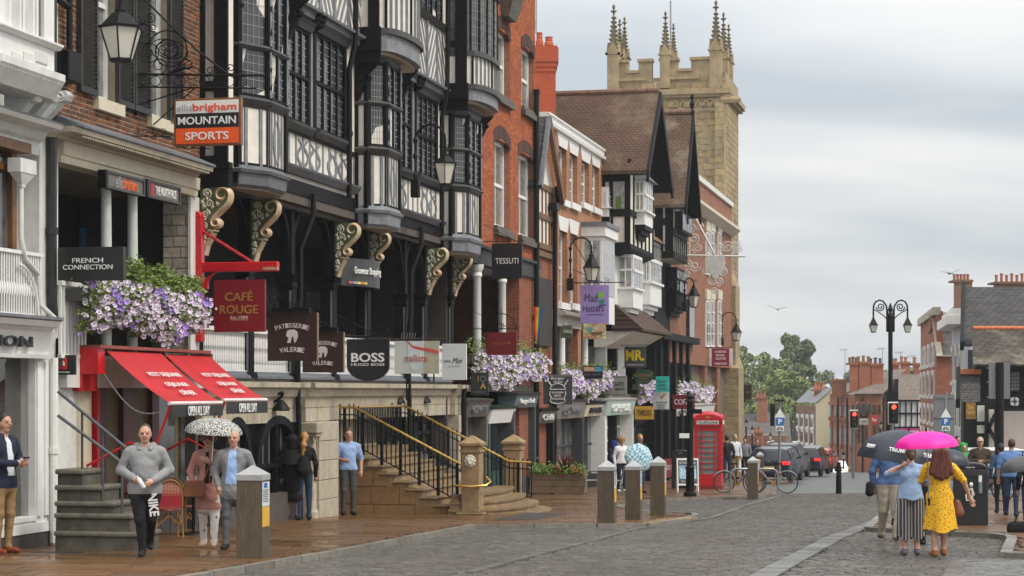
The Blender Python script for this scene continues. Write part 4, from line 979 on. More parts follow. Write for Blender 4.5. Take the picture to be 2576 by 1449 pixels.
def flowers(name,label,x0,x1,ytop,ybot,o,seed,n=600,group=None,green_top=.35,gf=0.0,fsz=.05):
 """planter of trailing petunias along a parapet"""
 rr = random.Random(seed);n = int(n*.72);s0,s1 = S(x0,o),S(x1,o);xm = (x0+x1)/2;zt,zb = Z(xm,ytop,o),Z(xm,ybot,o);H = zt-zb
 t = thing(name,label,'flowers',W((s0+s1)/2,o,zb),group)
 q = MB();q.box(s0,s1,o-.15,o+.10,zb+H*.55,zb+H*.72,W);q.build('planter',mat('dark_planter',(.05,.05,.045),.7),t)
 lf = MB();fw = MB();fc = MB();fv = MB()
 def blob():
  a = rr.random();s = s0+(s1-s0)*a;b = rr.random()**.9
  dr = .75+.25*math.sin(a*9+seed)+.12*math.sin(a*23+seed*2);dr = min(1,max(.72,dr))
  z = zt-H*.12-(H*.88)*b*dr;th = .12+.28*math.sin(PI*min(1,b*1.05))**.6
  return s,o+th*rr.uniform(.2,1.0),z,b
 def leaf(s,oo,z,L,m):
  a = rr.uniform(0,6.28);d = Vector((math.cos(a),math.sin(a),rr.uniform(-.6,.9))).normalized();c = Vector(W(s,oo,z));u = d.orthogonal().normalized()*L*.33
  m.add([tuple(c),tuple(c+d*L*.5+u),tuple(c+d*L),tuple(c+d*L*.5-u)],[(0,1,2,3)])
 for i in range(int(n*5.0)):
  s,oo,z,b = blob();leaf(s,oo-.05,z,rr.uniform(.05,.1),lf)
 for i in range(int(n*2.2*green_top*2)):
  a = gf+(1-gf)*rr.random();hh = (.16+.44*abs(math.sin(a*13+seed))*abs(math.sin(a*5+seed)))*H*.8*rr.random()**.7;s = s0+(s1-s0)*a
  leaf(s+rr.uniform(-.05,.05),o+rr.uniform(-.18,.22),zt-H*.16+hh*rr.uniform(.2,1)-.02,rr.uniform(.05,.1),lf)
 for i in range(n):
  s,oo,z,b = blob();patch = math.sin(s*7+seed)+math.sin(z*6+s*3);v = patch > 1.1
  c = Vector(W(s,oo+.04,z));nn = Vector((N[0]*rr.uniform(.1,1)-E[0]*rr.uniform(.2,1.1),N[1]*rr.uniform(.1,1)-E[1]*rr.uniform(.2,1.1),rr.uniform(-.2,.6))).normalized()
  u = nn.orthogonal().normalized();w = nn.cross(u);r = fsz*rr.uniform(.55,1.25)
  pts = [c+(u*math.cos(2*PI*k/10)+w*math.sin(2*PI*k/10))*r*(1 if k % 2 else .82)+nn*.008 for k in range(10)]
  tgt = fv if v else fw
  tgt.add([tuple(p) for p in pts]+[tuple(c-nn*.02)],[(k,(k+1) % 10,10) for k in range(10)])
  if not v:fc.add([tuple(c+(u*math.cos(2*PI*k/5)+w*math.sin(2*PI*k/5))*r*.28+nn*.010) for k in range(5)],[(0,1,2,3,4)])
 LEAFM = mat('petunia_leaf',(.14,.19,.03),.6,var=.45,scale=14,c2=(.05,.085,.015))
 for nm,m,mm in (('foliage',lf,LEAFM),('pale_flowers',fw,mat('petunia_pale',(.70,.63,.73),.6,var=.1)),('violet_flowers',fv,mat('petunia_violet',(.36,.24,.62),.6,var=.2)),('flower_eyes',fc,mat('petunia_eye',(.16,.06,.18),.7))):
  if m.v:ob = m.build(nm,mm,t);ob['kind'] = 'stuff'
 return t
# ================================================================== white shop at the left edge
w0 = thing('white_shop_house','white painted house with shop window and panelled oriel beside the black drainpipe','building',W(28,0,-2.3))
sL,sW = S(-120),S(143)
q = MB();q.box(sL,sW-.02,-3,-.35,-2.6,12,W);q.build('wall',WHITEG,w0)
q = MB();q.box(S(88,-.05),sW,-.6,.02,.8,6.0,W);q.build('wall_pier',WHITEG,w0)
so1 = S(133,.55);z = lambda y,x=100,o=.5:Z(x,y,o)
q = MB();q.box(sL,so1-.1,-.3,.62,z(178),12,W);q.build('oriel_wall',WHITE,w0)
q = MB();q.loft([[W(s,o,zz_) for o,zz_ in ((.2,z(250,100)),(.55,z(243)),(.72,z(205,130)-.02),(.72,z(200,130)+.05),(.2,z(196)))] for s in (sL,so1+.05)]);q.build('oriel_cornice',WHITEG,w0)
for i in range(26):
 s = so1-.02-.10*i;q = MB();q.box(s-.03,s+.02,.55,.69,z(214,125)-.01,z(203,125)-.01,W);q.build('dentil',WHITE,w0)
q = MB();q.loft([[W(s,o,zz_) for o,zz_ in ((.5,z(120)),(.66,z(121)),(.72,z(112)),(.72,z(107)),(.5,z(104)))] for s in (sL,so1)]);q.build('sill',WHITE,w0)
for i,(a,b) in enumerate(((118,88),(86,58),(55,28))):
 q = MB();q.box(S(b,.62),S(a,.62),.61,.645,z(160,(a+b)/2,.62),z(132,(a+b)/2,.62),W);q.build('panel',WHITEG,w0,bevel=.012)
fre,Lr = face_frame((so1-.1,-.2),(so1-.1,.62),True)
for i,(a,b) in enumerate(((105,82),(78,48),(44,14))):
 wo = MB();s0,s1 = S(b,.62),S(a,.62);wo.box(s0,s0+.06,.6,.68,z(107),8,W);wo.box(s1-.05,s1,.6,.68,z(107),8,W);o_ = wo.build('window',WHITE,w0);g = MB();g.box(s0+.06,s1-.05,.60,.63,z(107)+.02,8,W);g.build('pane',GLASSB if i == 0 else mat('net_curtain',(.55,.55,.53),.7,var=.08),o_)
def corbel(s,o,zt,k,m):
 q = MB();prof = [(0,0),(.55,0),(.60,-.08),(.56,-.17),(.44,-.2),(.36,-.3),(.2,-.45),(.08,-.6),(0,-.62)]
 q.prism([(a*k,b*k) for a,b in prof],s-.11*k,s+.11*k,lambda a,b,h:W(h,o+a,zt+b))
 for h in (-.115*k,.115*k):q.tube([W(s+h,o+.46*k+x,zt-.1*k+zz_) for x,zz_ in spiral((0,0),.09*k,1.5,0,-1,16)],.018*k,5)
 return q.build('corbel',m,w0,True)
for x,k in ((98,.85),(60,.85),(18,.85)):corbel(S(x,.0),.0,z(215,x,.3),k,WHITEG)
for (a,b,o0,y) in ((-120,163,.10,262),):
 s1 = S(160,.45);zt = Z(163,318,.45)
 q = MB();q.loft([[W(s,o,zt+zz_) for o,zz_ in ((-.4,-.42),(.06,-.42),(.07,-.24),(.14,-.2),(.2,-.1),(.42,-.06),(.46,0),(-.4,.10))] for s in (sL,s1)]);q.build('cornice',WHITEG,w0)
 q = MB();q.loft([[W(s,o,zt+zz_) for o,zz_ in ((-.4,.10),(.44,.01),(.45,.035),(-.4,.14))] for s in (sL,s1+.02)]);q.build('lead_flashing',LEAD,w0)
q = MB();q.box(sL,S(38,-.1),-.33,-.2,.5,Z(38,400,-.1),W);q.build('first_floor_window',GLASSB,w0)
q = MB();s_ = S(36,-.15);q.box(s_-.12,s_+.02,-.3,-.12,.7,Z(36,380,-.1),W);q.box(sL,s_+.04,-.3,.1,Z(36,385,-.1),Z(36,360,-.1),W);q.box(sL,s_+.04,-.3,-.05,Z(36,425,-.1)-.05,Z(36,425,-.1)+.05,W);q.build('brown_door_frame',mat('varnished_brown',(.17,.075,.02),.4,var=.3),w0)
s_ = S(55,.10);zt = Z(55,437,.1)
q = MB();q.box(s_-.28,s_+.22,.02,.22,zt,zt+.20,W);q.loft([[W(s_-.03+a*k,.12+b*k,zt-dz) for a,b in ((-.22,-.09),(.22,-.09),(.22,.09),(-.22,.09))] for k,dz in ((1,0),(.9,.03),(.3,.16),(.25,.2))]);q.build('rain_hopper',WHITEG,w0)
pipe(w0,[W(s_-.03,.10,zt-.2),W(s_-.03,.10,Z(55,600,.1)),W(s_+.1,.1,Z(60,650,.1)),W(S(97,.1),.1,Z(97,690,.1)),W(S(100,.1),.1,Z(100,765,.1)),W(S(140,.2),.2,Z(140,803,.2))],.04,WHITEG)
q = MB();zb,zt = Z(60,798,.05),Z(60,632,.05);q.box(sL,S(104,.05),.02,.09,zt-.05,zt,W);q.box(sL,S(104,.05),.03,.08,zb,zb+.05,W);ba = q.build('balustrade',WHITE,w0)
for i in range(24):
 s = S(104,.05)-.05-.075*i;q = MB();q.lathe([(.014,zb),(.014,zb+.3),(.03,zb+.36),(.03,zb+.42),(.014,zb+.5),(.014,zt)],6,(W(s,.055,0)[0],W(s,.055,0)[1],0));q.build('baluster',WHITE,ba,True)
q = MB();q.tube([W(S(104,.1)-.75+.62*math.sin(PI/2*t),.12,zb+(zt-zb)*.78*math.cos(PI/2*t)) for t in [k/10 for k in range(11)]],.02,6);q.build('curved_brace',WHITE,ba,True)
zr = Z(160,806,.42);s1 = S(158,.42)
q = MB();q.loft([[W(s,o,zr+zz_) for o,zz_ in ((-.4,.0),(.40,-.02),(.44,.0),(.44,.04),(-.4,.1))] for s in (sL,s1)]);q.build('lead_flashing',LEAD,w0)
q = MB();q.loft([[W(s,o,zr+zz_) for o,zz_ in ((-.4,-.16),(.26,-.16),(.3,-.12),(.36,-.1),(.41,-.021),(-.4,-.021))] for s in (sL,s1-.02)]);q.build('cornice',WHITE,w0)
s2 = S(148,.25);zf1 = zr-.16;zf0 = Z(148,893,.2)
q = MB();q.loft([[W(s,o,zz_) for o,zz_ in ((-.4,zf0),(.12,zf0),(.24,zf1),(-.4,zf1))] for s in (sL,s2)]);fo = q.build('fascia',WHITE,w0)
text('CONNECTION',fo,W(S(78,.2)-1.9,.205,(zf0+zf1)/2),XE,(zf1-zf0)*.46,LETD,width=3.8,bold=.012,ext=.03)
q = MB();q.loft([[W(s,o,zz_) for o,zz_ in ((-.3,zf0-.06),(.16,zf0-.06),(.17,zf0),(-.3,zf0))] for s in (sL,s2-.05)]);q.build('architrave',WHITEG,w0)
zg0 = zroad(27)+KERB;zs0 = Z(80,1300,.02)
q = MB();q.box(S(84,0),S(125,0),-.3,.03,zg0-.1,zf0-.06,W);q.box(S(90,.03),S(102,.03),.03,.06,zs0,zf0-.1,W);q.box(S(110,.03),S(120,.03),.03,.06,zs0,zf0-.1,W);q.build('pilaster',WHITE,w0)
q = MB();q.box(sL,S(84,0),-.3,.06,zs0-.06,zs0,W);q.box(sL,S(84,0),-.3,.02,zg0+.16,zs0-.06,W);q.box(sL,S(128,0),-.3,.06,zg0+.16,zg0+.3,W);q.box(sL,S(76,0),.02,.04,zg0+.36,zs0-.12,W);q.build('stall_riser',WHITE,w0)
q = MB();q.box(sL,S(128,0),-.3,.04,zg0-.1,zg0+.16,W);q.build('plinth',mat('dark_plinth',(.06,.05,.045),.7,var=.3),w0)
q = MB();q.box(sL,S(84,0),-.22,-.2,zs0,zf0-.06,W);g = q.build('shop_window',mat('shop_glass',(.05,.05,.045),.04,var=.5,scale=.9,spec=.9),w0)
q = MB();q.box(S(76,-.1),S(84,0),-.2,-.08,zs0,zf0-.06,W);q.build('window_frame',WHITE,w0)
pipe(w0,[W(S(136,.12),.12,Z(136,900,.1)),W(S(136,.12),.12,zg0-.02)],.06,WHITE)
pipe(w0,[W(S(134,.1),.1,Z(134,803,.1)),W(S(132,.1)-.02,.1,Z(132,730,.1)),W(S(132,.1)-.02,.1,12)],.075,mat('pipe_black',(.012,.013,.013),.35,var=.4))
# ================================================================== brown brick house with shutters, gallery and red cafe
bh = thing('brown_brick_house','brown brick house with black louvred shutters above a cream cornice','building',W(33,0,-2.4))
b0,b1 = S(141),sA-.02
zc_t = Z(505,398,0)-.02
wins = []
for (xa,xb,yb,ys) in ((242,293,240,250),(376,424,284,296)):wins.append((S(xa,0),S(xb,0),Z(xa,yb+22,0)+.1,9.2))
BRK = piecemat('brown_brick',[(.10,.045,.025),(.22,.085,.035),(.16,.07,.035),(.28,.10,.035),(.075,.05,.04),(.20,.09,.05)],rough=.85,bump=.5,bscale=35,spec=.2)
q = MB()
for (a,b_) in ((b0,wins[0][0]),(wins[0][1],wins[1][0]),(wins[1][1],b1)):q.box(a,b_,-.5,.0,zc_t,11,W)
for (a,b_,z0,z1) in wins:q.box(a,b_,-.5,.0,zc_t,z0,W)
q.build('mortar_bed',mat('pale_mortar',(.36,.31,.24),.9,var=.15),bh)
lay(bh,None,b0,b1,zc_t,7.6,0,[(a,b_,z0,z1) for a,b_,z0,z1 in wins],.078,.235,BRK,'brick',joint=.016,bond='flemish',rank=lambda p:abs(p[2]-5.2)+(0 if p[2] < 6.6 else 5),seed=5)
for (a,b_,z0,z1) in wins:
 w_ = window(bh,a,b_-.02,z0,z1,-.02,WHITE,mat('sash_glass',(.16,.165,.155),.08,var=.4,spec=.8),.09,1,2,rev=.14,meet=z0+1.55)
 q = MB();q.box(a-.12,b_+.12,-.1,.10,z0-.19,z0-.004,W);q.build('sill',CREAMP,w_)
SHM = mat('shutter_black',(.022,.022,.020),.5,var=.4,grime=.2)
for (xa,xb,yb) in ((199,242,228),(294,334,262),(336,376,276),(424,458,308)):
 a,b_ = S(xa,.06),S(xb,.06);z0 = Z((xa+xb)/2,yb+8,.06);z1 = 8.4
 q = MB();q.box(a,a+.055,.03,.10,z0,z1,W);q.box(b_-.055,b_,.03,.10,z0,z1,W);q.box(a+.055,b_-.055,.03,.10,z0,z0+.10,W)
 sh = q.build('shutter',SHM,bh);sl_ = MB();L = b_-a-.11;
 for o_,zz_ in ((0,0),):sl_.loft([[W(x,.035,-.035),W(x,.05,-.035),W(x,.105,.02),W(x,.09,.02)] for x in (a+.055,b_-.055)])
 me = MB();me.v = [(v[0]-W(a,0,0)[0],v[1]-W(a,0,0)[1],v[2]) for v in sl_.v];me.f = sl_.f;mm = me.mesh('slat',mat('slat_grey_black',(.11,.108,.10),.45,var=.3))
 for i in range(46):
  zz_ = z0+.14+.068*i
  if zz_ > z1-.05 or zz_ > 7.4:break
  put('slat',mm,sh,W(a,0,zz_))
s1 = S(542,.50);zt = Z(540,415,.50)
q = MB();q.loft([[W(s,o,zt+zz_) for o,zz_ in ((-.4,-.02),(.49,-.045),(.51,-.03),(.51,.0),(0.02,.20),(-.4,.20))] for s in (S(160,.3),s1)]);q.build('lead_flashing',LEAD,bh)
q = MB();q.loft([[W(s,o,zt+zz_) for o,zz_ in ((-.4,-.20),(.20,-.20),(.22,-.15),(.46,-.12),(.48,-.046),(-.4,-.03))] for s in (S(140,.2),s1-.03)]);q.build('cornice',mat('drab_cream_paint',(.42,.37,.28),.6,var=.1,grime=.25),bh)
n = int((s1-b0)/.085);MUT = MB();MUT.box(-.022,.022,0,.22,-.03,0,lambda x,y,z_:(x*E[0]+y*N[0],x*E[1]+y*N[1],z_));MM = MUT.mesh('mutule',MATS['drab_cream_paint'])
for i in range(n):put('mutule',MM,bh,W(b0+(s1-b0-.1)*i/n,.23,zt-.135))
q = MB();q.loft([[W(s,o,zt+zz_) for o,zz_ in ((-.25,-.52),(.08,-.52),(.09,-.42),(.12,-.40),(.13,-.2),(-.25,-.2))] for s in (b0,S(500,.1))]);q.build('fascia',CREAMP,bh)
zrc = zt-.52
q = MB();q.box(b0,b1,-2.6,-.25,zrc+.05,zrc+.25,W);q.build('gallery_ceiling',mat('stained_ceiling',(.30,.26,.21),.8,var=.2,grime=.4),bh)
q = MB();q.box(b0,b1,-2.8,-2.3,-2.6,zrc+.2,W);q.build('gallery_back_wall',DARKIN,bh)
q = MB();q.box(b0,b1,-2.6,.1,.38,.5,W);q.build('gallery_floor',MATS['gallery_boards'],bh)
q = MB();q.box(b0-.25,b0-.02,-2.4,.0,.4,zrc,W);q.build('white_end_wall',WHITEG,bh)
for x in (270,336):
 s = S(x,.0);q = MB();c = W(s,-.02,0);q.lathe([(.13,.5),(.13,.56),(.085,.62),(.095,1.6),(.08,zrc-.22),(.105,zrc-.18),(.09,zrc-.12),(.14,zrc-.06),(.14,zrc)],14,(c[0],c[1],0));q.build('white_column',mat('pale_green_white',(.60,.66,.60),.5,var=.05,grime=.12),bh,True)
PSTONE = piecemat('painted_rubble',[(.34,.31,.26),(.42,.38,.31),(.46,.43,.37)],rough=.75,bump=.4,bscale=18)
fre,Lr = face_frame((S(500,0)-.42,-.5),(S(500,0)-.42,.0))
q = MB();q.box(S(500,0)-.40,sA-.01,-.5,-.01,.4,zrc,W);q.build('stone_pier',STONE,bh)
lay(bh,None,0,.5,.45,zrc,0,[],.19,lambda r:r.uniform(.22,.42),PSTONE,'stone_block',fr=lambda a,b,c:fre(a,b+.0,c),nmax=0,proud=.02,seed=3)
q = MB();q.box(S(478,.02),S(500,.02),-.02,.03,.4,zrc,W);q.build('white_jamb',WHITEG,bh)
text('ellisbrigham',bh,W(S(255,-2.28),-2.27,Z(255,494,-2.28)),XE,.34,mat('dim_lettering',(.10,.07,.06),.6),width=2.9,name='shop_lettering')
for (x0,x1,y0,y1) in ((218,292,586,690),(314,394,584,690)):
 a,b_ = S(x0,-2.1),S(x1,-2.1);q = MB();q.box(a,b_,-2.24,-2.2,.5,Z(x1,y0,-2.1),W);q.build('poster',mat('blue_poster',(.03,.16,.30),.35,var=.5,scale=1.3,c2=(.015,.035,.06)),bh)
for (x0,x1,y0,y1) in ((150,186,518,575),):
 a,b_ = S(x0,-1.8),S(x1,-1.8);q = MB();q.box(a,b_,-2.26,-2.2,Z(x0,y1,-1.9),Z(x0,y0,-1.9),W);q.build('pale_panel',mat('pale_brown_panel',(.30,.26,.22),.6),bh)
q = MB();q.box(S(418,-.9),S(418,-.9)+.06,-1.0,-.6,.5,zrc,W);q.box(S(418,-.9)-.04,S(418,-.9)+.1,-1.02,-.98,.5,zrc,W);q.build('shop_door',mat('grey_door',(.07,.075,.085),.5),bh)
for (x0,x1,y0,y1,nm) in ((267,362,424,500,'a'),(370,452,447,520,'b')):
 s0,s1_ = S(x0,.2),S(x1,.2);zt_,zb_ = Z(x0,y0,.2)-.02,Z(x1,y1,.2)+.03
 sg = thing('fascia_sign',{'a':'dark grey board with thin white and orange lettering hung under the cream cornice','b':'dark grey board with a small red square hung beside the painted stone pier'}[nm],'sign',W((s0+s1_)/2,.2,zb_))
 q = MB();q.box(s0,s1_,.13,.20,zb_,zt_,W);q.build('board',mat('mid_grey_board',(.13,.12,.105),.5,var=.1),sg)
 for (a0,a1,c0,c1) in ((s0,s1_,zb_,zb_+.04),(s0,s1_,zt_-.04,zt_),(s0,s0+.04,zb_+.04,zt_-.04),(s1_-.04,s1_,zb_+.04,zt_-.04)):q = MB();q.box(a0,a1,.12,.225,c0,c1,W);q.build('frame',mat('dark_frame',(.05,.05,.05),.5),sg)
 q = MB();q.box(s0-.05,s0,.08,.22,zb_,zt_,W);q.build('end_cap',BLK,sg)
 zm = (zb_+zt_)/2;L = s1_-s0
 if nm == 'a':
  text('ellis',sg,W(s0+L*.335,.207,zm),XE,.20,mat('grey_lettering',(.38,.37,.36),.5),width=L*.19);text('brigham',sg,W(s0+L*.62,.207,zm-.02),XE,.24,mat('orange_lettering',(.75,.13,.03),.5),width=L*.36,bold=.012)
 else:
  q = MB();q.box(s0+L*.1,s0+L*.2,.2,.208,zm-.13,zm+.16,W);q.build('red_square',mat('logo_red',(.55,.02,.02),.5),sg);text('THE NORTH FACE',sg,W(s0+L*.56,.207,zm),XE,.14,LETW,width=L*.64,bold=.015)
 for k in (.25,.75):q = MB();q.tube([W(s0+L*k,.16,zt_),W(s0+L*k,.16,zrc+.02)],.008,5);q.build('hook',IRON,sg)
sg = Hang('hanging_sign','black box sign with two lines of wide white capitals beside the trailing flowers',150,314,622,706,.02,mat('sign_black',(.012,.012,.013),.4,var=.2),thick=.12)
sg.text('FRENCH',.46,.60,.145,LETW,w=.47,bold=.004);sg.text('CONNECTION',.46,.40,.145,LETW,w=.76,bold=.004)
sg = Hang('wall_sign','small black wall sign with red square logo beside the red cafe front',148,191,893,943,.02,MATS['sign_black'],thick=.05)
sg.rect(0,.52,.28,.86,MATS['logo_red'],'red_square');sg.poly([(.12,.47)]+[(.12+.30*(1-math.cos(t))/1.0*.6+.05,.47+.24*math.sin(t)) for t in [k*PI/8 for k in range(0,5)]]+[(.42,.47)],LETW);sg.text('STOP EXPLORING',.33,.13,.06,LETW,w=.72)
oi = .85;sbk = S(345,.05)
hs = Hang('hanging_sign','wood framed sign banded white, black and orange under the wrought iron bracket',440,609,248,367,OX(440,sbk),mat('walnut_frame',(.20,.075,.025),.45,var=.25),thick=.10)
a0 = .035;
hs.rect(a0,1-a0,.685,.955,mat('sign_white',(.78,.77,.74),.5,var=.03),'white_band',.012);hs.rect(a0,1-a0,.375,.683,MATS['sign_black'],'black_band',.012);hs.rect(a0,1-a0,.045,.373,mat('sign_orange',(.82,.10,.012),.45,var=.04),'orange_band',.012)
text('ellis',hs.t,hs.p(.165,.805,.018),XN,.145*hs.h,mat('pale_grey_lettering',(.42,.42,.42),.5),width=.225*hs.w);text('brigham',hs.t,hs.p(.615,.79,.018),XN,.20*hs.h,mat('orange_red_lettering',(.80,.085,.015),.5),width=.65*hs.w,bold=.014)
text('MOUNTAIN',hs.t,hs.p(.5,.53,.018),XN,.165*hs.h,LETW,width=.86*hs.w,bold=.014);text('SPORTS',hs.t,hs.p(.5,.205,.018),XN,.165*hs.h,LETW,width=.64*hs.w,bold=.014)
br = thing('wrought_iron_bracket','big black wrought iron scroll bracket carrying the white, black and orange sign','bracket',W(sbk,0,Z(345,350,.05)))
def bp(x,y):o = OX(x,sbk);return W(sbk,o,ZS(y,sbk,o))
def iron(pts,r=.014,n=5,name='iron_scroll'):
 q = MB();q.tube([bp(*p) for p in pts],r,n);q.build(name,IRON,br)
iron([(345,187),(665,190)],.02,name='iron_bar');iron([(345,219),(645,222)],.014,name='iron_bar');iron([(345,-20),(420,55),(500,130),(575,187)],.017,name='iron_bar')
q = MB();o_ = OX(340,sbk);q.box(sbk-.03,sbk+.03,o_-.03,o_+.05,ZS(290,sbk,o_),8.2,W);q.build('wall_bar',IRON,br)
iron([(332,270),(332,345),(340,353)],.012);iron([(285,286),(330,270),(480,222)],.012,name='iron_bar');iron([(385,315),(490,222)],.012,name='iron_bar')
rs = [bp(*p) for p in spiral((425,128),58,2.2,PI*.9,1,60,.12)]
q = MB();q.tube(rs,.013,5);q.build('iron_scroll',IRON,br)
for R_ in (46,32,24):iron([(425+R_*1.05*math.cos(t),128+R_*.62*math.sin(t)+R_*.18*math.cos(t)) for t in [2*PI*k/28 for k in range(29)]],.009)
for k in range(8):t = 2*PI*k/8;iron([(425,128),(425+23*math.cos(t),128+15*math.sin(t)+4*math.cos(t))],.006)
for (cx,cy,r,a0,sg_) in ((350,52,14,0,1),(378,44,14,2,-1),(385,70,10,1,1),(360,80,32,.5,1),(375,130,30,2.2,-1),(400,165,22,1.5,-1),(470,165,22,1,1),(530,178,14,2,-1),(580,172,14,1,1),(608,185,10,2,-1)):iron(spiral((cx,cy),r,1.5,a0,sg_,24,.2),.009)
for i in range(9):
 cx = 360+31*i;iron([(cx+13*math.cos(t),204+13*math.sin(t)) for t in [2*PI*k/16 for k in range(17)]] if i % 2 else spiral((cx,204),14,1.6,i,1 if i % 4 else -1,24,.2),.008)
for k in range(5):iron([(415,190),(440+12*k,175-2*k),(480+6*k,150+8*k)],.008)
for (x0,y0,x1) in ((345,350,430),(440,380,530)):
 iron([(x0-10,y0-8),(x1,y0-6)],.008)
 for i in range(4):iron(spiral((x0+22*i,y0-18),10,1.4,i,1 if i % 2 else -1,16,.2),.006)
iron([(540,375),(548,380),(546,388),(538,384)],.01)
for x in (445,600):iron([(x,222),(x,249)],.01,name='hanger')
sl_ = 30.0;ol = OX(305,sl_);zr_ = ZS(72,sl_,ol);t = thing('wall_lamp','big black six sided lantern hanging in front of the black shutters','lamp',W(sl_,ol,ZS(152,sl_,ol)))
wv = 56/FPX*sl_*E[1];lantern(t,W(sl_,ol,zr_),wv,zr_-ZS(150,sl_,ol),ZS(12,sl_,ol)-zr_)
q = MB();c = W(sl_,ol,zr_);q.tube([(c[0],c[1],ZS(15,sl_,ol)),(c[0],c[1],7.2)],.035,8);r_ = (ol-.1)/2;q.tube([W(sl_,.1+r_-r_*math.cos(PI*i/12),7.2+r_*math.sin(PI*i/12)) for i in range(13)],.035,8);q.tube([W(sl_,.1,7.2),W(sl_,.1,6.2)],.035,8);q.build('arm',IRON,t,True)
s_ = S(175,.12);q = MB();q.box(s_-.28,s_+.18,.03,.24,Z(175,210,.1),Z(175,133,.1),W);q.build('control_box',BLK,t,bevel=.02)
q = MB();q.tube([W(s_,.12,Z(175,133,.1)),W(s_,.12,9)],.05,8);q.tube([W(s_,.12,Z(175,20,.1)),W(s_-.5,.12,Z(175,20,.1)+.05)],.05,6);q.build('conduit',BLK,t,True)
flowers('flower_planter','large planter of pale and violet petunias trailing above the red cafe awnings',188,484,690,874,.28,2,1350,green_top=1.3,gf=.42,fsz=.042)
q = MB();s0,s1_ = S(150,.1),S(196,.1);z0,z1 = .5,Z(170,708,.1);q.box(s0,s1_+1.2,.06,.14,z1-.07,z1,W);q.box(s0,s1_+1.2,.07,.13,z0,z0+.06,W);ra = q.build('white_railing',WHITE,bh)
for i in range(8):q = MB();q.box(s0+.12*i,s0+.12*i+.04,.08,.12,z0,z1-.06,W);q.build('baluster',WHITE,ra)
q = MB();q.box(S(150,0),b1,-.3,.12,.06,.5,W);q.build('gallery_edge',WHITEG,bh)
q = MB();q.box(b0,S(199,0),-.4,.0,-2.6,.1,W);q.build('white_brick_pier',WHITEG,bh)
# ================================================================== red cafe front
cf = thing('cafe','red painted cafe with cream pilasters and dark red doors under the awnings','cafe',W(33,0,-2.4))
c0_,c1_ = S(198,.1),S(505,.05)
zft,zfb = Z(225,872,.15),Z(225,984,.1)
q = MB();q.box(c0_,S(236,.1),-.2,.16,zfb,zft,W);q.build('end_panel',RED,cf)
q = MB();q.box(S(236,.1),c1_,-.2,.05,Z(300,965,0),zft-.08,W);q.build('dark_fascia',mat('cafe_fascia_dark',(.035,.022,.02),.5,var=.3),cf)
q = MB();q.box(S(228,.3),S(530,.45),.0,.46,zft-.03,zft+.02,W);q.build('awning_hood',mat('red_brown_hood',(.25,.05,.035),.5,var=.2),cf)
q = MB();q.box(S(228,.3),S(268,.45),.05,.42,zft-.42,zft-.03,W);q.build('end_bracket',RED,cf)
for x in (413,528):q = MB();s_ = S(x,.4);q.box(s_-.04,s_+.04,.05,.44,zft-.35,zft-.03,W);q.build('hood_bracket',mat('brown_bracket',(.16,.05,.035),.5),cf)
for (xa,xb) in ((199,229),):q = MB();q.box(S(xa,.05),S(xb,.05),-.3,.06,-2.5,zfb,W);q.build('cream_pilaster',CREAMP,cf)
q = MB();q.box(S(230,0),S(237,0),-.2,.1,-2.5,zfb+.3,W);q.build('red_jamb',RED,cf)
DRED = mat('dark_red_paint',(.09,.006,.008),.45,var=.2)
q = MB();q.box(S(237,-.2),c1_,-.5,-.35,-2.6,zfb+.2,W);q.build('shop_wall',mat('cafe_dark_cream',(.15,.115,.065),.6,var=.2),cf)
for (xa,xb) in ((240,262),(305,330),(378,395)):q = MB();q.box(S(xa,-.3),S(xb,-.3),-.36,-.26,-2.5,zfb+.1,W);q.build('door_leaf',DRED,cf)
for (xa,xb) in ((400,440),(455,492)):q = MB();q.box(S(xa,-.3),S(xb,-.3),-.36,-.30,-1.7,zfb,W);q.build('window',GLASSB,cf)
q = MB();q.box(S(395,-.2),c1_,-.4,-.22,-2.5,-1.7,W);q.build('stall_riser',mat('charcoal_board',(.05,.055,.06),.5),cf)
text('ROUGE',cf,W(S(455,.06)+.4,.075,zfb+.22),XE,.26,CREAMP,width=1.1)
AWN = mat('awning_canvas',(.46,.008,.012),.65,var=.14,scale=2,bump=.25,bscale=7,grime=.22)
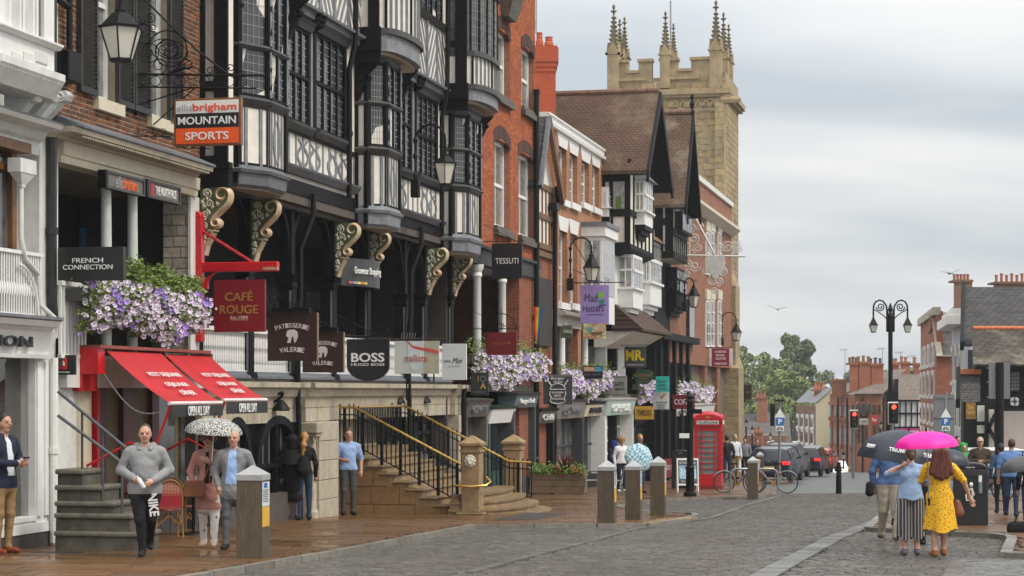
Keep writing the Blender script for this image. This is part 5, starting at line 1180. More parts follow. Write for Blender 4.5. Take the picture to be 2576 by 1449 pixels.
for k,(xt0,xt1,yt,xb0,xb1,yb,yv,lab) in enumerate(((269,406,886,427,556,1014,1047,'nearer red cafe awning with white lettering and black valance'),(416,529,895,562,669,1006,1040,'farther red cafe awning beside the arched shop windows'))):
 s0 = S(xt0,.42);s1_ = S(xt1,.42);o2 = OX(xb0,s0);zt = Z((xt0+xt1)/2,yt,.42);zb_ = ZS(yb,(s0+s1_)/2,o2);
 o2b = OX(xb1,s1_);o2 = (o2+o2b)/2
 a = thing('awning',lab,'awning',W((s0+s1_)/2,.4,zb_),'cafe awnings')
 nn = 8;rows = []
 for i in range(nn+1):
  t = i/nn;sag = -.05*math.sin(PI*t)
  rows.append([W(s0+(s1_-s0)*j/6,.42+(o2-.42)*t,zt+(zb_-zt)*t+sag+.012*math.sin(j*2.1)*math.sin(PI*t)) for j in range(7)])
 q = MB();q.grid(rows);q.grid([[(p[0],p[1],p[2]-.006) for p in r] for r in rows][::-1]);q.build('canvas',AWN,a,'all')
 q = MB();q.tube([W(s0-.03,o2,zb_),W(s1_+.03,o2,zb_)],.03,8);q.build('front_bar',mat('white_bar',(.70,.60,.58),.5),a,True)
 zv = ZS(yv,(s0+s1_)/2,o2);q = MB();q.grid([[W(s0+.02+(s1_-s0-.04)*j/8,o2+.035+.012*math.sin(j*1.7),z_) for j in range(9)] for z_ in (zb_-.03,zv)]);va = q.build('valance',mat('valance_black',(.022,.022,.024),.7,var=.2),a)
 text('OPEN ALL DAY',a,W(s0+(s1_-s0)*.48,o2+.065,(zb_+zv)/2-.015),XE,.15,LETW,width=(s1_-s0)*.42,bold=.004)
 dn = Vector(W(0,o2-.42,zb_-zt))-Vector(W(0,0,0));up = (-dn).normalized()
 for tx,t,w_,hh in (("PETIT DÉJEUNER",.44,.60,.15),("DÉJEUNER",.64,.42,.14),("DÎNER",.81,.27,.13)):
  text(tx,a,W((s0+s1_)/2+.05,.42+(o2-.42)*t+.03,zt+(zb_-zt)*t-.05*math.sin(PI*t)+.05),XE,hh,LETW,width=(s1_-s0)*w_,ydir=tuple(up),ext=.003)
 for sx in (s0+.05,):q = MB();q.tube([W(sx,.05,-1.15),W(sx,.8,-.78),W(sx,1.15,-.95),W(sx,o2,zb_-.02)],.022,6);q.build('arm',RED,a,True)
 if k == 0:
  pts = [W(s0-.05,.4+(o2-.5)*t,zt-.35+(zb_-.12-zt+.35)*t-.25*math.sin(PI*t)) for t in [j/22 for j in range(23)]]
  q = MB()
  for j in range(22):q.bar(pts[j],pts[j+1],.022 if j % 2 else .012,.012 if j % 2 else .022)
  q.build('chain',mat('galvanised',(.35,.35,.35),.4,metal=.7),a)
sp = S(497,.04);pt = thing('sign_post','red timber post and beam with twisted stay holding the dark red sign','sign post',W(sp,0,ZS(860,sp,.05)))
zz0,zz1 = ZS(860,sp,.1),ZS(548,sp,.1)
o_a = OX(486,sp);o_b = OX(511,sp)
q = MB();q.box(sp-.08,sp+.08,o_a,o_b,zz0,zz1,W);q.loft([[W(sp+dx,o_a+(o_b-o_a)*(.5+.5*k*dy),zz1+dz) for dx,dy in ((-.08,-1),(.08,-1),(.08,1),(-.08,1))] for k,dz in ((1,0),(.85,.07),(.45,.11))]);q.build('post',RED,pt,bevel=.015)
zb0,zb1 = ZS(684,sp,.5),ZS(660,sp,.5);o_e = OX(700,sp)
q = MB();q.box(sp-.07,sp+.07,o_b,o_e,zb0,zb1,W);q.build('beam',RED,pt,bevel=.012)
q = MB();q.box(sp-.075,sp+.0,o_e-.26,o_e+.003,zb0+.02,zb0+.07,W);q.build('bare_wood_patch',mat('bare_wood',(.42,.28,.16),.8,var=.3,bump=.4),pt)
q = MB();q.loft([[W(sp+dx,o_b+.32*(1-math.cos(PI/2*t))*1.0+dd,zb0-.30+.30*math.sin(PI/2*t)) for dx,dd in ((-.04,0),(.04,0),(.04,.09*(1-t)+.01),(-.04,.09*(1-t)+.01))] for t in [j/8 for j in range(9)]]);q.build('brace',RED,pt)
A_ = Vector(W(sp,o_b,ZS(582,sp,.1)));B_ = Vector(W(sp,OX(633,sp),zb1));q = MB();dd = (B_-A_);uu = Vector((E[0],E[1],0));vv = dd.normalized().cross(uu)
for ph in (0,PI*2/3,PI*4/3):q.tube([tuple(A_+dd*t+(uu*math.cos(ph+t*70)+vv*math.sin(ph+t*70))*.017) for t in [j/90 for j in range(91)]],.014,5)
q.build('rope_stay',mat('red_rope',(.45,.01,.015),.6),pt,True)
cs = Hang('hanging_sign','square dark red sign with gold capitals hanging from the red timber beam',540,668,704,835,OX(540,sp),mat('sign_dark_red',(.20,.006,.014),.45,var=.1),thick=.07)
GOLDL = mat('gold_lettering',(.42,.22,.05),.4,metal=.2)
cs.text('CAFÉ',.49,.695,.20,GOLDL,w=.55,bold=.012);cs.text('ROUGE',.49,.43,.165,GOLDL,w=.75,bold=.012);cs.text('Est.1989',.50,.275,.065,CREAMP,w=.34,bold=.004);cs.rect(.33,.67,.225,.233,CREAMP,'underline')
for a in (.06,.94):q = MB();q.tube([W(cs.s,cs.o0+a*cs.w,cs.z1),W(cs.s,cs.o0+a*cs.w,zb0)],.012,5);q.build('hanger',IRON,cs.t)
BRN = mat('chocolate_board',(.035,.013,.009),.5,var=.15);PINKW = mat('pinkish_white',(.68,.60,.58),.5)
def arc_text(h,tx,ca,cb,rad,sweep,hh,m,flip=False,wch=None,bold=.006):
 n = len(tx)
 for i,ch in enumerate(tx):
  if ch == ' ':continue
  th = sweep*((i+.5)/n-.5)
  if not flip:a = ca+rad*math.sin(th)/h.w*h.h;b = cb+rad*(math.cos(th)-1);rot = -th
  else:a = ca+rad*math.sin(th)/h.w*h.h;b = cb-rad*(math.cos(th)-1);rot = th
  xd = Vector(XN)*math.cos(rot)+Vector((0,0,1))*math.sin(rot);yd = Vector((0,0,1))*math.cos(rot)-Vector(XN)*math.sin(rot)
  text(ch,h.t,h.p(a,b),xd,hh*h.h,m,ydir=tuple(yd),bold=bold,width=(wch*h.w if wch else None))
for (xl,xr,yt,yb,o_,lab,full) in ((674,798,787,908,.42,'larger brown sign with arched cream lettering and a portrait emblem',True),(762,864,836,937,.30,'smaller brown sign partly hidden behind its larger twin',True)):
 h = Hang('hanging_sign',lab,xl,xr,yt,yb,o_,BRN,thick=.05,group='brown hanging signs')
 q = MB();q.box(h.s-.03,h.s+.03,h.o1,h.o1+.02,h.z0,h.z1,W);q.build('edge_strip',mat('tan_edge',(.25,.17,.12),.5),h.t)
 arc_text(h,'PATISSERIE',.50,.74,1.05,.72,.095,PINKW,wch=.062);arc_text(h,'VALERIE',.50,.24,1.3,.42,.10,PINKW,wch=.065)
 h.poly([(.40,.62),(.45,.65),(.55,.65),(.61,.60),(.62,.50),(.58,.40),(.55,.37),(.53,.48),(.50,.52),(.47,.37),(.40,.38),(.43,.48),(.38,.52)],PINKW)
 h.arm(.06,left=.0);q = MB();q.box(h.s-.07,h.s+.07,h.o0+.1*h.w,h.o0+.86*h.w,h.z1+.005,h.z1+.09,W);q.build('light_trough',BLK,h.t)
h = Hang('hanging_sign','black shield shaped sign with bold white serif letters',873,980,853,958,.28,MATS['sign_black'],thick=.06,poly=[(0,1),(0,.36)]+[(.5-.5*math.cos(PI*k/12),.36-.36*math.sin(PI*k/12)) for k in range(1,12)]+[(1,.36),(1,1)])
h.text('BOSS',.5,.56,.22,LETW,w=.78,bold=.022);h.text('HUGO BOSS',.5,.39,.06,LETW,w=.78,bold=.008);h.arm(.05,left=.0)
h = Hang('hanging_sign','pale grey sign with a red ribbon and thin lower case lettering on a thin pole',993,1105,858,940,.30,mat('sign_pale',(.56,.60,.56),.5,var=.04),thick=.05)
h.rect(.66,1,0,1,mat('sign_khaki',(.44,.42,.33),.5),'khaki_field');h.poly([(.30+.36*.5*(1-math.cos(t)),.55+.47*math.sin(t+PI)+.0) for t in [k*PI/10 for k in range(11)]]+[(.67,1.0),(.30,1.0)],mat('sign_ice',(.62,.68,.70),.5),'pale_nail',.007)
h.poly([(.27,1),(.30,1),(.42,.86),(.62,.80),(.8,.77),(1,.70),(1,.60),(.8,.67),(.6,.72),(.42,.78)],mat('ribbon_red',(.62,.08,.06),.5),'red_ribbon',.010);h.text('nailista',.5,.49,.20,mat('ribbon_red2',(.50,.10,.07),.5),w=.48,out=.0) if False else text('nailista',h.t,h.p(.49,.48,.014),XN,.22*h.h,mat('ribbon_red2',(.50,.10,.07),.5),width=.5*h.w)
for a in (.27,.88):q = MB();q.tube([W(h.s,h.o0+a*h.w,h.z0),W(h.s,h.o0+a*h.w,h.z0-(.62 if a < .5 else .2))],.02,6);q.build('pole',IRON,h.t)
q = MB()
for i in range(6):q.tube([h.p(.15+.06*i,1.08,-.02),h.p(.15+.06*i+.02,1.26,-.02)],.006,4)
q.build('bird_spikes',LEADC,h.t);q = MB();q.tube([h.p(-.6,1.07,-.02),h.p(1.25,1.07,-.02)],.016,6);q.build('bracket_arm',mat('rusty_iron',(.06,.03,.02),.7),h.t)
h = Hang('hanging_sign','plain white upright sign with small black script lettering',1113,1174,865,956,.35,mat('sign_offwhite',(.66,.68,.68),.5,var=.03),thick=.06)
h.text('POUR',.22,.525,.045,LETD,w=.26);h.text('Moi',.64,.54,.15,LETD,w=.42,shear=.35);h.text('LOVE EVERY SIZE',.5,.39,.018,mat('faint_grey',(.45,.45,.45),.5),w=.5)
arch_lamp('black lantern on a curved iron arm fixed to the timbered house',1045,452,314,1120,412,463,62,.62,383)
# ================================================================== the fronts further down the street
def glz(q,s0,s1,z0,z1,o,n,rows,w=.04):
 for i in range(1,n):x = s0+(s1-s0)*i/n;q.box(x-w/2,x+w/2,o,o+.03,z0,z1,W)
 for i in range(1,rows):z_ = z0+(z1-z0)*i/rows;q.box(s0,s1,o+.001,o+.029,z_-w/2,z_+w/2,W)
def shop(parent,x0,x1,yf0,yf1,fm,m,txt=None,lm=None,o=.12,n=3,riser=.45,rows=2,door=None):
 """shop front: fascia, glazing, mullions, stall riser"""
 s0,s1 = S(x0,o),S(x1,o);zt,zb = Z(x0,yf0,o),Z(x0,yf1,o);zg_ = zroad(s0*E[1])+KERB
 q = MB();q.loft([[W(s,oo,z_) for oo,z_ in ((-.3,zb),(o-.03,zb),(o+.08,zt),(-.3,zt))] for s in (s0,s1)]);f = q.build('fascia',fm,parent)
 q = MB();q.loft([[W(s,oo,z_) for oo,z_ in ((-.3,zt),(o+.1,zt),(o+.16,zt+.08),(-.3,zt+.12))] for s in (s0-.05,s1+.05)]);q.build('shop_cornice',m,parent)
 q = MB();q.box(s0,s1,-.35,-.3,zg_-.4,zb,W);q.build('shop_window',GLASSB if n % 2 else GLASS,parent)
 q = MB();q.box(s0,s0+.22,-.3,o-.02,zg_-.4,zb,W);q.build('pilaster',m,parent);q = MB();q.box(s1-.22,s1,-.3,o-.02,zg_-.4,zb,W);q.build('pilaster',m,parent)
 q = MB();q.box(s0+.22,s1-.22,-.3,o-.06,zg_-.4,zg_+riser,W);q.build('stall_riser',m,parent)
 q = MB();glz(q,s0+.22,s1-.22,zg_+riser,zb,-.29,n,rows,.07);q.build('mullions',m,parent)
 if door:q = MB();q.box(s0+(s1-s0)*.55,s0+(s1-s0)*.8,-.28,-.2,zg_-.3,zb-.3,W);q.build('door',door,parent)
 if txt:text(txt,f,W((s0+s1)/2,o+.05,(zt+zb)/2),XE,(zt-zb)*.5,lm or LETD,width=(s1-s0)*.62,ext=.03)
 return f
def boxwall(parent,x0,x1,z0,z1,m,o=0.0,back=-6,name='wall'):
 q = MB();q.box(S(x0,o),S(x1,o),back,o,z0,z1,W);return q.build(name,m,parent)
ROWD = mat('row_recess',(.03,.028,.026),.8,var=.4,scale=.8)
# ---- red brick house with tall white windows
rb = thing('red_brick_house','orange red brick house with tall white arched windows and dark shop gallery','building',W(60,0,-3))
r0,r1 = sB+.02,S(1346);zB = Z(1345,668,0)
ow = []
for (xa,xb,yt,yb) in ((1243,1282,345,566),(1304,1342,380,590),(1248,1282,66,232),(1312,1343,112,266)):ow.append((S(xa),S(xb),Z(xa,yb,0),Z(xa,yt,0)))
q = MB();q.box(r0,r1,-5,-.28,zB,15,W);q.build('core_wall',mat('red_mortar',(.30,.13,.08),.9,var=.2),rb)
def pierced(parent,s0,s1,z0,z1,o,t,holes,m,name='mortar_bed'):
 """wall slab with rectangular openings, built strip by strip"""
 q = MB();xs = sorted(set([s0,s1]+[h for a in holes for h in a[:2]]));zs = sorted(set([z0,z1]+[h for a in holes for h in a[2:]]))
 for a,b in zip(xs,xs[1:]):
  for c,d in zip(zs,zs[1:]):
   mx_,mz = (a+b)/2,(c+d)/2
   if not any(h[0] < mx_ < h[1] and h[2] < mz < h[3] for h in holes):q.box(a,b,o-t,o,c,d,W)
 return q.build(name,m,parent)
pierced(rb,r0,r1,zB,15,0,.28,ow,MATS['red_mortar'])
RBK = piecemat('orange_brick',[(.48,.125,.03),(.42,.098,.025),(.34,.08,.028),(.54,.16,.045),(.25,.07,.035),(.45,.115,.038)],rough=.85,bump=.4,bscale=40,stain=(.25,.075,.038))
lay(rb,None,r0,r1,zB,12.6,0,ow,.076,.228,RBK,'brick',proud=.006,joint=.010,rank=lambda p:abs(p[2]-6),seed=9)
DKB = piecemat('dark_brick',[(.075,.04,.035),(.11,.05,.04),(.055,.035,.03)],rough=.85)
for (a,b,z0,z1) in ow:
 w_ = window(rb,a+.02,b-.02,z0,z1,0,WHITE,mat('sash_glass2',(.20,.21,.19),.08,var=.4,spec=.8),.11,2,2,rev=.2)
 q = MB();q.box(a-.12,b+.1,-.1,.16,z0-.28,z0-.12,W);q.box(a-.06,b+.05,-.1,.10,z0-.12,z0-.003,W);q.build('sill',GREYST,w_)
 n = 13
 for i in range(n):
  t = (i+.5)/n;x = a-.1+(b-a+.2)*t;zz_ = z1-.02+.26*(1-(2*t-1)**2)
  q = MB();q.box(x-(b-a+.2)/n*.46,x+(b-a+.2)/n*.46,-.1,.022,zz_-.16,zz_+.2,W);q.build('arch_brick',DKB,w_)
q = MB();q.box(r0,r1,-.2,.06,zB-.42,zB+.02,W);q.box(r0,r1+.05,-.2,.16,zB+.02,zB+.1,W);q.build('dark_fascia_beam',mat('peeling_black',(.03,.03,.03),.6,var=.5,grime=.3,scale=3),rb)
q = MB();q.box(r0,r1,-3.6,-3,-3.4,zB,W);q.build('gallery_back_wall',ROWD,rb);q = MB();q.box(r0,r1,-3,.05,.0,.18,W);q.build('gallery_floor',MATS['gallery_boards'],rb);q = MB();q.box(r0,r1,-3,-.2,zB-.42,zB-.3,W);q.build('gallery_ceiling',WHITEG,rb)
for x in (1200,1263):
 c = W(S(x,-.05),-.05,0);q = MB();q.lathe([(.17,.18),(.17,.26),(.12,.32),(.115,zB-.8),(.15,zB-.75),(.13,zB-.65),(.18,zB-.55),(.2,zB-.43)],12,(c[0],c[1],0));q.build('white_column',WHITE,rb,True)
q = MB();q.box(S(1308,0),r1,-.6,-.02,-3.4,zB-.42,W);q.build('brick_pier',brickmat('red_pier_brick',(.30,.07,.03),(.20,.05,.03),(.25,.15,.1)),rb)
q = MB();q.tube([W(S(1348,.1),.12,Z(1348,228,.1)),W(S(1348,.1),.12,-3)],.09,8);
for y in (232,410,620,800):c = W(S(1348,.1),.12,Z(1348,y,.1));q.tube([(c[0],c[1],c[2]-.08),(c[0],c[1],c[2]+.08)],.115,8)
q.build('downpipe',BLK,rb,True)
for (x0,x1) in ((1270,1312),):
 q = MB();a,b = S(1280,.3),S(1308,.3);q.loft([[W(a+(b-a)*.15,.0,11.0),W(b-(b-a)*.15,.0,11.0),W(b-(b-a)*.15,.25,11.0),W(a+(b-a)*.15,.25,11.0)],[W(a,0,12.2),W(b,0,12.2),W(b,.6,12.2),W(a,.6,12.2)],[W(a,0,14),W(b,0,14),W(b,.6,14),W(a,.6,14)]]);q.build('stone_oriel',GREYST,rb)
shop(rb,1172,1230,1012,1050,mat('taupe',(.10,.09,.075),.5),mat('taupe2',(.13,.12,.10),.5),'PROST N PETITE',GREYT,n=3)
GRN = mat('dark_green_paint',(.012,.055,.042),.4,var=.2);TEAL = mat('grey_teal',(.09,.13,.125),.5,var=.15)
shop(rb,1232,1292,1030,1066,WHITE,GRN,None,n=3,door=MATS['dark_glass'],riser=.7)
shop(rb,1294,1350,995,1026,mat('slate_teal',(.12,.16,.165),.5,var=.1),mat('slate_dark',(.05,.06,.065),.5),'Burger Shed',LETW,n=3,o=.2)
flowers('flower_planter','planter of violet and white petunias trailing behind the small dark red sign',1178,1356,868,985,.12,4,900,fsz=.055,green_top=.3)
h = Hang('hanging_sign','square black sign with thin white serif capitals on the red brick house',1238,1314,612,701,.25,MATS['sign_black'],thick=.08);h.text('TESSUTI',.5,.5,.16,LETW,w=.76);h.arm(.06,left=-.02)
h = Hang('hanging_sign','small dark red sign with spaced thin italic gold capitals',1223,1300,836,893,.40,mat('sign_maroon',(.17,.008,.014),.45),thick=.05);h.text('J I G S A W',.5,.5,.15,GOLDL,w=.62,shear=.2);h.arm(.10,left=0)
q = MB();q.tube([h.p(.5+.48*math.cos(t),1.08+.75*math.sin(t),-.02) for t in [k*PI/14 for k in range(15)]],.014,5);q.tube([h.p(.5,1.08,-.02),h.p(.5,2.05,-.02)],.010,5);q.build('iron_hoop',IRON,h.t)
h = Hang('hanging_sign','small charcoal sign with gold and grey figures under the flowers',1185,1229,937,995,.25,mat('sign_charcoal',(.03,.032,.034),.5),thick=.05);h.text('1',.42,.72,.26,GOLDL,bold=.01);h.text('O',.70,.72,.26,GREYT);h.text('A',.70,.42,.26,mat('yellow_gold',(.60,.36,.04),.4),bold=.015);h.text('IN PELLE',.5,.15,.08,GREYT,w=.7)
ch = thing('chimney_stack','bright red brick chimney with two pots beside the tall black drainpipe','chimney',P(1376,330,76));d_ = 76
CHB = brickmat('bright_red_brick',(.50,.09,.035),(.44,.075,.03),(.30,.10,.06),axis=((1,.3,0),(0,0,1)),stain=.15)
def at(x,y,d=d_):return P(x,y,d)
def cbox(q,x0,x1,y0,y1,d,dep,grow=0.0):
 a = P(x0-grow,y0,d);b = P(x1+grow,y1,d);q.box(a[0],b[0],d-grow*.01,d+dep,b[2],a[2])
q = MB();cbox(q,1340,1398,180,330,d_,1.0);q.build('shaft',CHB,ch)
for i,(ya,yb,g) in enumerate(((168,180,3),(156,168,6),(120,156,9),(115,120,6))):q = MB();cbox(q,1340,1396,ya,yb,d_,1.0,g);q.build('corbel_course',CHB,ch)
for x,w_,yt in ((1357,10,82),(1381,12,93)):
 c = P(x,115,d_+.5);k = d_/FPX;q = MB();hh = (115-yt)*k;q.lathe([(w_*k,0),(w_*k*.96,hh*.3),(w_*k*.7,hh*.55),(w_*k*.8,hh*.6),(w_*k*.72,hh*.85),(w_*k*.8,hh*.88),(w_*k*.8,hh)],12,c);q.build('chimney_pot',mat('terracotta',(.42,.085,.035),.7,var=.15),ch,True)
q = MB();q.tube([P(1349,85,d_),P(1349,-30,d_)],.03,6);q.build('aerial_mast',LEADC,ch)
# ---- narrow gabled house
ng = thing('narrow_gabled_house','narrow timber and brick house with slate roof squeezed beside the black drainpipe','building',W(65,0,-3.2))
n0,n1 = r1+.03,S(1396)
SLATE = brickmat('slate',(.10,.095,.10),(.065,.06,.065),(.03,.03,.03),.35,.2,.012,axis=((E[0],E[1],0),(0,0,1.2)))
q = MB();q.box(n0,n1,-5,-.10,-3.4,Z(1380,480,0),W);q.build('wall',MATS['red_pier_brick'],ng)
za,ze = Z(1380,300,.2),Z(1390,478,.2);sm = S(1378,.2)
q = MB();q.prism([(n0,ze),(n1,ze),(sm,za)],-5,-.05,lambda a,b,hh:W(a,hh,b));q.build('gable',PLAS,ng)
q = MB();q.quad(W(n0-.4,.25,ze-.1),W(sm,.25,za+.08),W(sm,-6,za+.08),W(n0-.4,-6,ze-.1));q.quad(W(n0-.4,.25,ze-.18),W(sm,.25,za),W(sm,-6,za),W(n0-.4,-6,ze-.18));q.build('roof_slope',SLATE,ng)
WOOD = mat('weathered_oak',(.16,.085,.045),.75,var=.35,bump=.4,stretch=(4,4,.6))
q = MB();ribbon(q,[(n0-.35,ze-.1),(sm,za)],.22,.18,.30,W);q.build('bargeboard',LEAD,ng);q = MB();ribbon(q,[(sm,za),(n1+.2,ze-.25)],.3,.16,.30,W);q.build('bargeboard',WOOD,ng)
for i in range(6):x = n0+.1+(n1-n0-.2)*i/5;q = MB();q.box(x-.05,x+.05,-.1,-.02,Z(1370,620,0),Z(1370,470,0),W);q.build('oak_post',WOOD,ng)
for y in (470,545,620,640):q = MB();z_ = Z(1370,y,0);q.box(n0,n1,-.1,.0,z_-.09,z_+.09,W);q.build('oak_rail',WOOD,ng)
q = MB();q.box(n0,n1-.8,-.12,-.06,Z(1370,620,0),Z(1370,470,0),W);q.build('plaster_panel',PLAS,ng)
q = MB();q.box(n0+.2,n0+1.1,-.1,-.04,Z(1365,695,0),Z(1365,660,0),W);q.build('window',GLASSB,ng)
q = MB();q.box(n0,n1-.7,-1.2,.04,Z(1365,870,0),Z(1365,700,0),W);q.build('gallery_recess',ROWD,ng)
q = MB();q.tube([W(S(1400,.1),.1,Z(1400,470,.1)),W(S(1405,.1),.1,Z(1405,515,.1)),W(S(1397,.1),.1,Z(1400,535,.1)),W(S(1395,.1),.1,-2.5)],.08,8);q.box(S(1393,.1)-.25,S(1393,.1)+.25,0,.25,Z(1395,530,.1),Z(1395,512,.1),W);q.build('downpipe',BLK,ng,True)
shop(ng,1354,1396,1035,1066,mat('smoke',(.10,.095,.09),.5),BLK,'Chilli',LETW,n=3,o=.15)
fs = S(1356,.3);fl = thing('rainbow_flag','rainbow flag hanging limp beside the brick pier','flag',W(fs,.3,Z(1356,860,.3)))
for i,c in enumerate(((.6,.02,.02),(.75,.2,.02),(.75,.55,.03),(.05,.3,.06),(.03,.08,.4))):
 q = MB();rows = []
 for t in [k/8 for k in range(9)]:
  z_ = Z(1356,770,.3)+(Z(1356,862,.3)-Z(1356,770,.3))*t;o_ = .12+.30*(1-t)*((i+1)/5)
  rows.append([W(fs+.02*math.sin(8*t+i),.12+.30*(1-.7*t)*i/5+.05*t,z_),W(fs+.02*math.sin(8*t+i+1),.12+.30*(1-.7*t)*(i+1)/5+.05*t,z_-.06)])
 q.grid(rows);q.build('stripe',mat('flag%d' % i,c,.7),fl)
# ---- georgian brick house
gb = thing('georgian_brick_house','orange brown brick house with white window heads and white parapet coping','building',W(72,0,-3.4))
g0,g1 = n1+.03,S(1515);zpt = Z(1515,376,0)
GBK = brickmat('georgian_brick',(.42,.145,.06),(.32,.105,.045),(.36,.26,.17),.235,.078,.014,stain=.22)
gw = [(S(a),S(b),Z(a,yb,0),Z(a,yt,0)) for a,b,yt,yb in ((1405,1425,366,497),(1433,1452,383,508),(1463,1482,402,508),(1490,1507,414,520),(1407,1426,578,760),(1434,1452,586,762))]
zr_ = Z(1400,775,0);zcop = Z(1515,402,0)
pierced(gb,g0,g1,zr_,zcop,0,.3,gw,GBK,'wall')
q = MB();q.box(g0,g1,-6,-.3,zr_,zcop-.05,W);q.build('core_wall',GBK,gb)
q = MB();q.loft([[W(s,o,z_) for o,z_ in ((-.4,zcop),(.12,zcop),(.14,zcop+.1),(.06,zcop+.14),(.06,zpt-.1),(.12,zpt-.06),(.12,zpt),(-.4,zpt))] for s in (g0-1.5,g1+.1)]);q.build('parapet_coping',WHITE,gb)
for i,(a,b,z0,z1) in enumerate(gw):
 w_ = window(gb,a,b,z0,z1,0,WHITE,GLASS,.09,2,4,rev=.2)
 q = MB();m_ = (a+b)/2;hw = (b-a)/2;q.prism([(m_-hw*1.02,z1),(m_+hw*1.02,z1),(m_+hw*1.45,z1+.48),(m_-hw*1.45,z1+.48)],-.05,.025,lambda x,y,hh:W(x,hh,y));q.build('keyed_lintel',WHITE,w_)
 q = MB();q.box(a-.14,b+.14,-.1,.12,z0-.22,z0-.004,W);q.build('sill',WHITE,w_)
q = MB();q.loft([[W(s,o,z_) for o,z_ in ((-.3,zr_-.62),(.1,zr_-.6),(.12,zr_-.3),(.35,zr_-.22),(.38,zr_-.12),(-.3,zr_+.05))] for s in (g0,S(1470,.2))]);q.build('gallery_cornice',mat('worn_buff_paint',(.40,.38,.33),.6,var=.15,grime=.3),gb)
q = MB();q.box(g0,g1,-3,-2.6,-3.6,zr_,W);q.build('gallery_back_wall',WHITEG,gb);q = MB();q.box(g0,g1,-2.6,.05,-.1,.12,W);q.build('gallery_floor',MATS['gallery_boards'],gb);q = MB();q.box(g0+1.3,g0+2.8,-2.6,-2.5,.12,2.5,W);q.build('shop_door',ROWD,gb)
for x in (1416,1474):c = W(S(x,0),-.05,0);q = MB();q.lathe([(.15,.1),(.13,.2),(.12,2.6),(.17,2.75),(.17,zr_-.6)],12,(c[0],c[1],0));q.build('white_column',WHITE,gb,True)
q = MB();q.box(S(1452,0),S(1460,0),-.3,.02,.1,zr_-.6,W);q.build('brick_pier',GBK,gb)
bx0 = S(1463,.0);ob = OX(1516,bx0);bx1 = S(1546,ob);zb0,zb1 = ZS(812,bx0,.4),ZS(594,bx0,.4)
q = MB();q.box(bx0,bx1,-.2,ob,zb0,zb1,W);ba = q.build('white_bay',WHITE,gb)
q = MB();q.box(bx0-.1,bx1+.1,-.2,ob+.12,zb1,zb1+.35,W);q.build('bay_cornice',WHITE,ba);q = MB();q.box(bx0-.16,bx1+.16,-.2,ob+.18,zb1+.35,zb1+.5,W);q.build('bay_roof',LEAD,ba)
fre,Lr = face_frame((bx0,0),(bx0,ob))
q = MB();q.box(.12,Lr-.1,.0,.02,zb0+1.0,zb1-.15,fre);q.build('window',mat('bright_glass',(.30,.31,.30),.08,var=.3,spec=.8),ba)
q = MB();q.box(bx0+.15,bx1-.15,ob,ob+.02,zb0+1.0,zb1-.15,W);q.build('window',MATS['bright_glass'],ba)
q = MB();q.box(Lr*.5-.03,Lr*.5+.03,.02,.05,zb0+1,zb1-.15,fre);q.box(.1,Lr-.1,.02,.06,zb0+.9,zb0+1.0,fre);q.build('glazing_bars',WHITE,ba)
flowers('flower_planter','planter of white petunias below the narrow iron sign bracket, nearer of two',1400,1478,918,1012,.15,6,520,fsz=.06,green_top=.25)
flowers('flower_planter','planter of petunias under the small black travel sign',1482,1536,920,1005,.15,7,420,fsz=.06,green_top=.25)
shop(gb,1398,1470,1012,1055,mat('mushroom',(.20,.185,.16),.5,var=.1),mat('gunmetal',(.045,.05,.055),.45),'CLOTHING',GREYT,n=3)
shop(gb,1471,1520,1018,1048,CREAMP,BLK,'DUNDE',LETD,n=3)
h = Hang('hanging_sign','dark grey sign with a white burger, fork and spatula drawing',1367,1440,942,1017,.15,mat('sign_slate',(.055,.062,.068),.55),thick=.06,edge=None)
h.rect(0,1,.93,1.0,mat('taupe3',(.2,.18,.15),.6),'top_strip');h.text('Burger',.5,.86,.12,LETW,w=.46,bold=.012);h.text('shed',.5,.755,.08,LETW,w=.3,bold=.01)
h.line([(.24+.52*.5*(1-math.cos(t)),.50+.19*math.sin(t)) for t in [k*PI/12 for k in range(13)]],.014,LETW);h.line([(.24,.50),(.76,.50)],.012,LETW)
for tx,y in (('BURGERS',.395),('BEER',.29),('SHAKES',.185)):h.text(tx,.5,y,.07,LETW,w=.40 if tx != 'BEER' else .25,bold=.01)
h.line([(.24,.44),(.22,.34),(.28,.22),(.24,.12),(.30,.05),(.5,.02),(.70,.05),(.76,.12),(.72,.22),(.78,.34),(.76,.44)],.013,LETW);h.line([(.14,.82),(.28,.63)],.018,LETW);h.line([(.86,.82),(.72,.63)],.018,LETW);h.line([(.12,.05),(.88,.05)],.006,LETW) if False else None
h = Hang('hanging_sign','tall lilac sign with purple script and a green teapot on a top hat',1460,1532,717,814,.35,mat('sign_lilac',(.33,.25,.56),.5,var=.06),thick=.06)
PUR = mat('purple_ink',(.06,.02,.11),.5);h.text('Mad',.38,.67,.20,PUR,w=.44);h.text('Hatters',.46,.40,.18,PUR,w=.74);h.text('Tearoom & Bakery',.52,.235,.04,PUR,w=.6)
h.poly([(.64,.60),(.86,.62),(.82,.48),(.69,.46)],mat('hat_green',(.03,.22,.16),.5),'top_hat');h.poly([(.60,.46),(.92,.50),(.90,.47),(.62,.43)],PUR,'hat_brim');h.poly([(.72+.11*math.cos(t),.74+.09*math.sin(t)) for t in [k*PI/6 for k in range(12)]],mat('teapot_green',(.22,.55,.06),.5),'teapot')
h.arm(.08,left=0,r=.02)
q = MB();q.tube([W(h.s,OX(1350,h.s)-.2,h.z1+.08),W(h.s,OX(1572,h.s),h.z1+.08)],.018,6);q.build('bracket_arm',IRON,h.t);q = MB();q.tube([W(h.s,.0,h.z1+1.7),W(h.s,.95,h.z1+.1)],.015,6);q.build('stay',IRON,h.t)
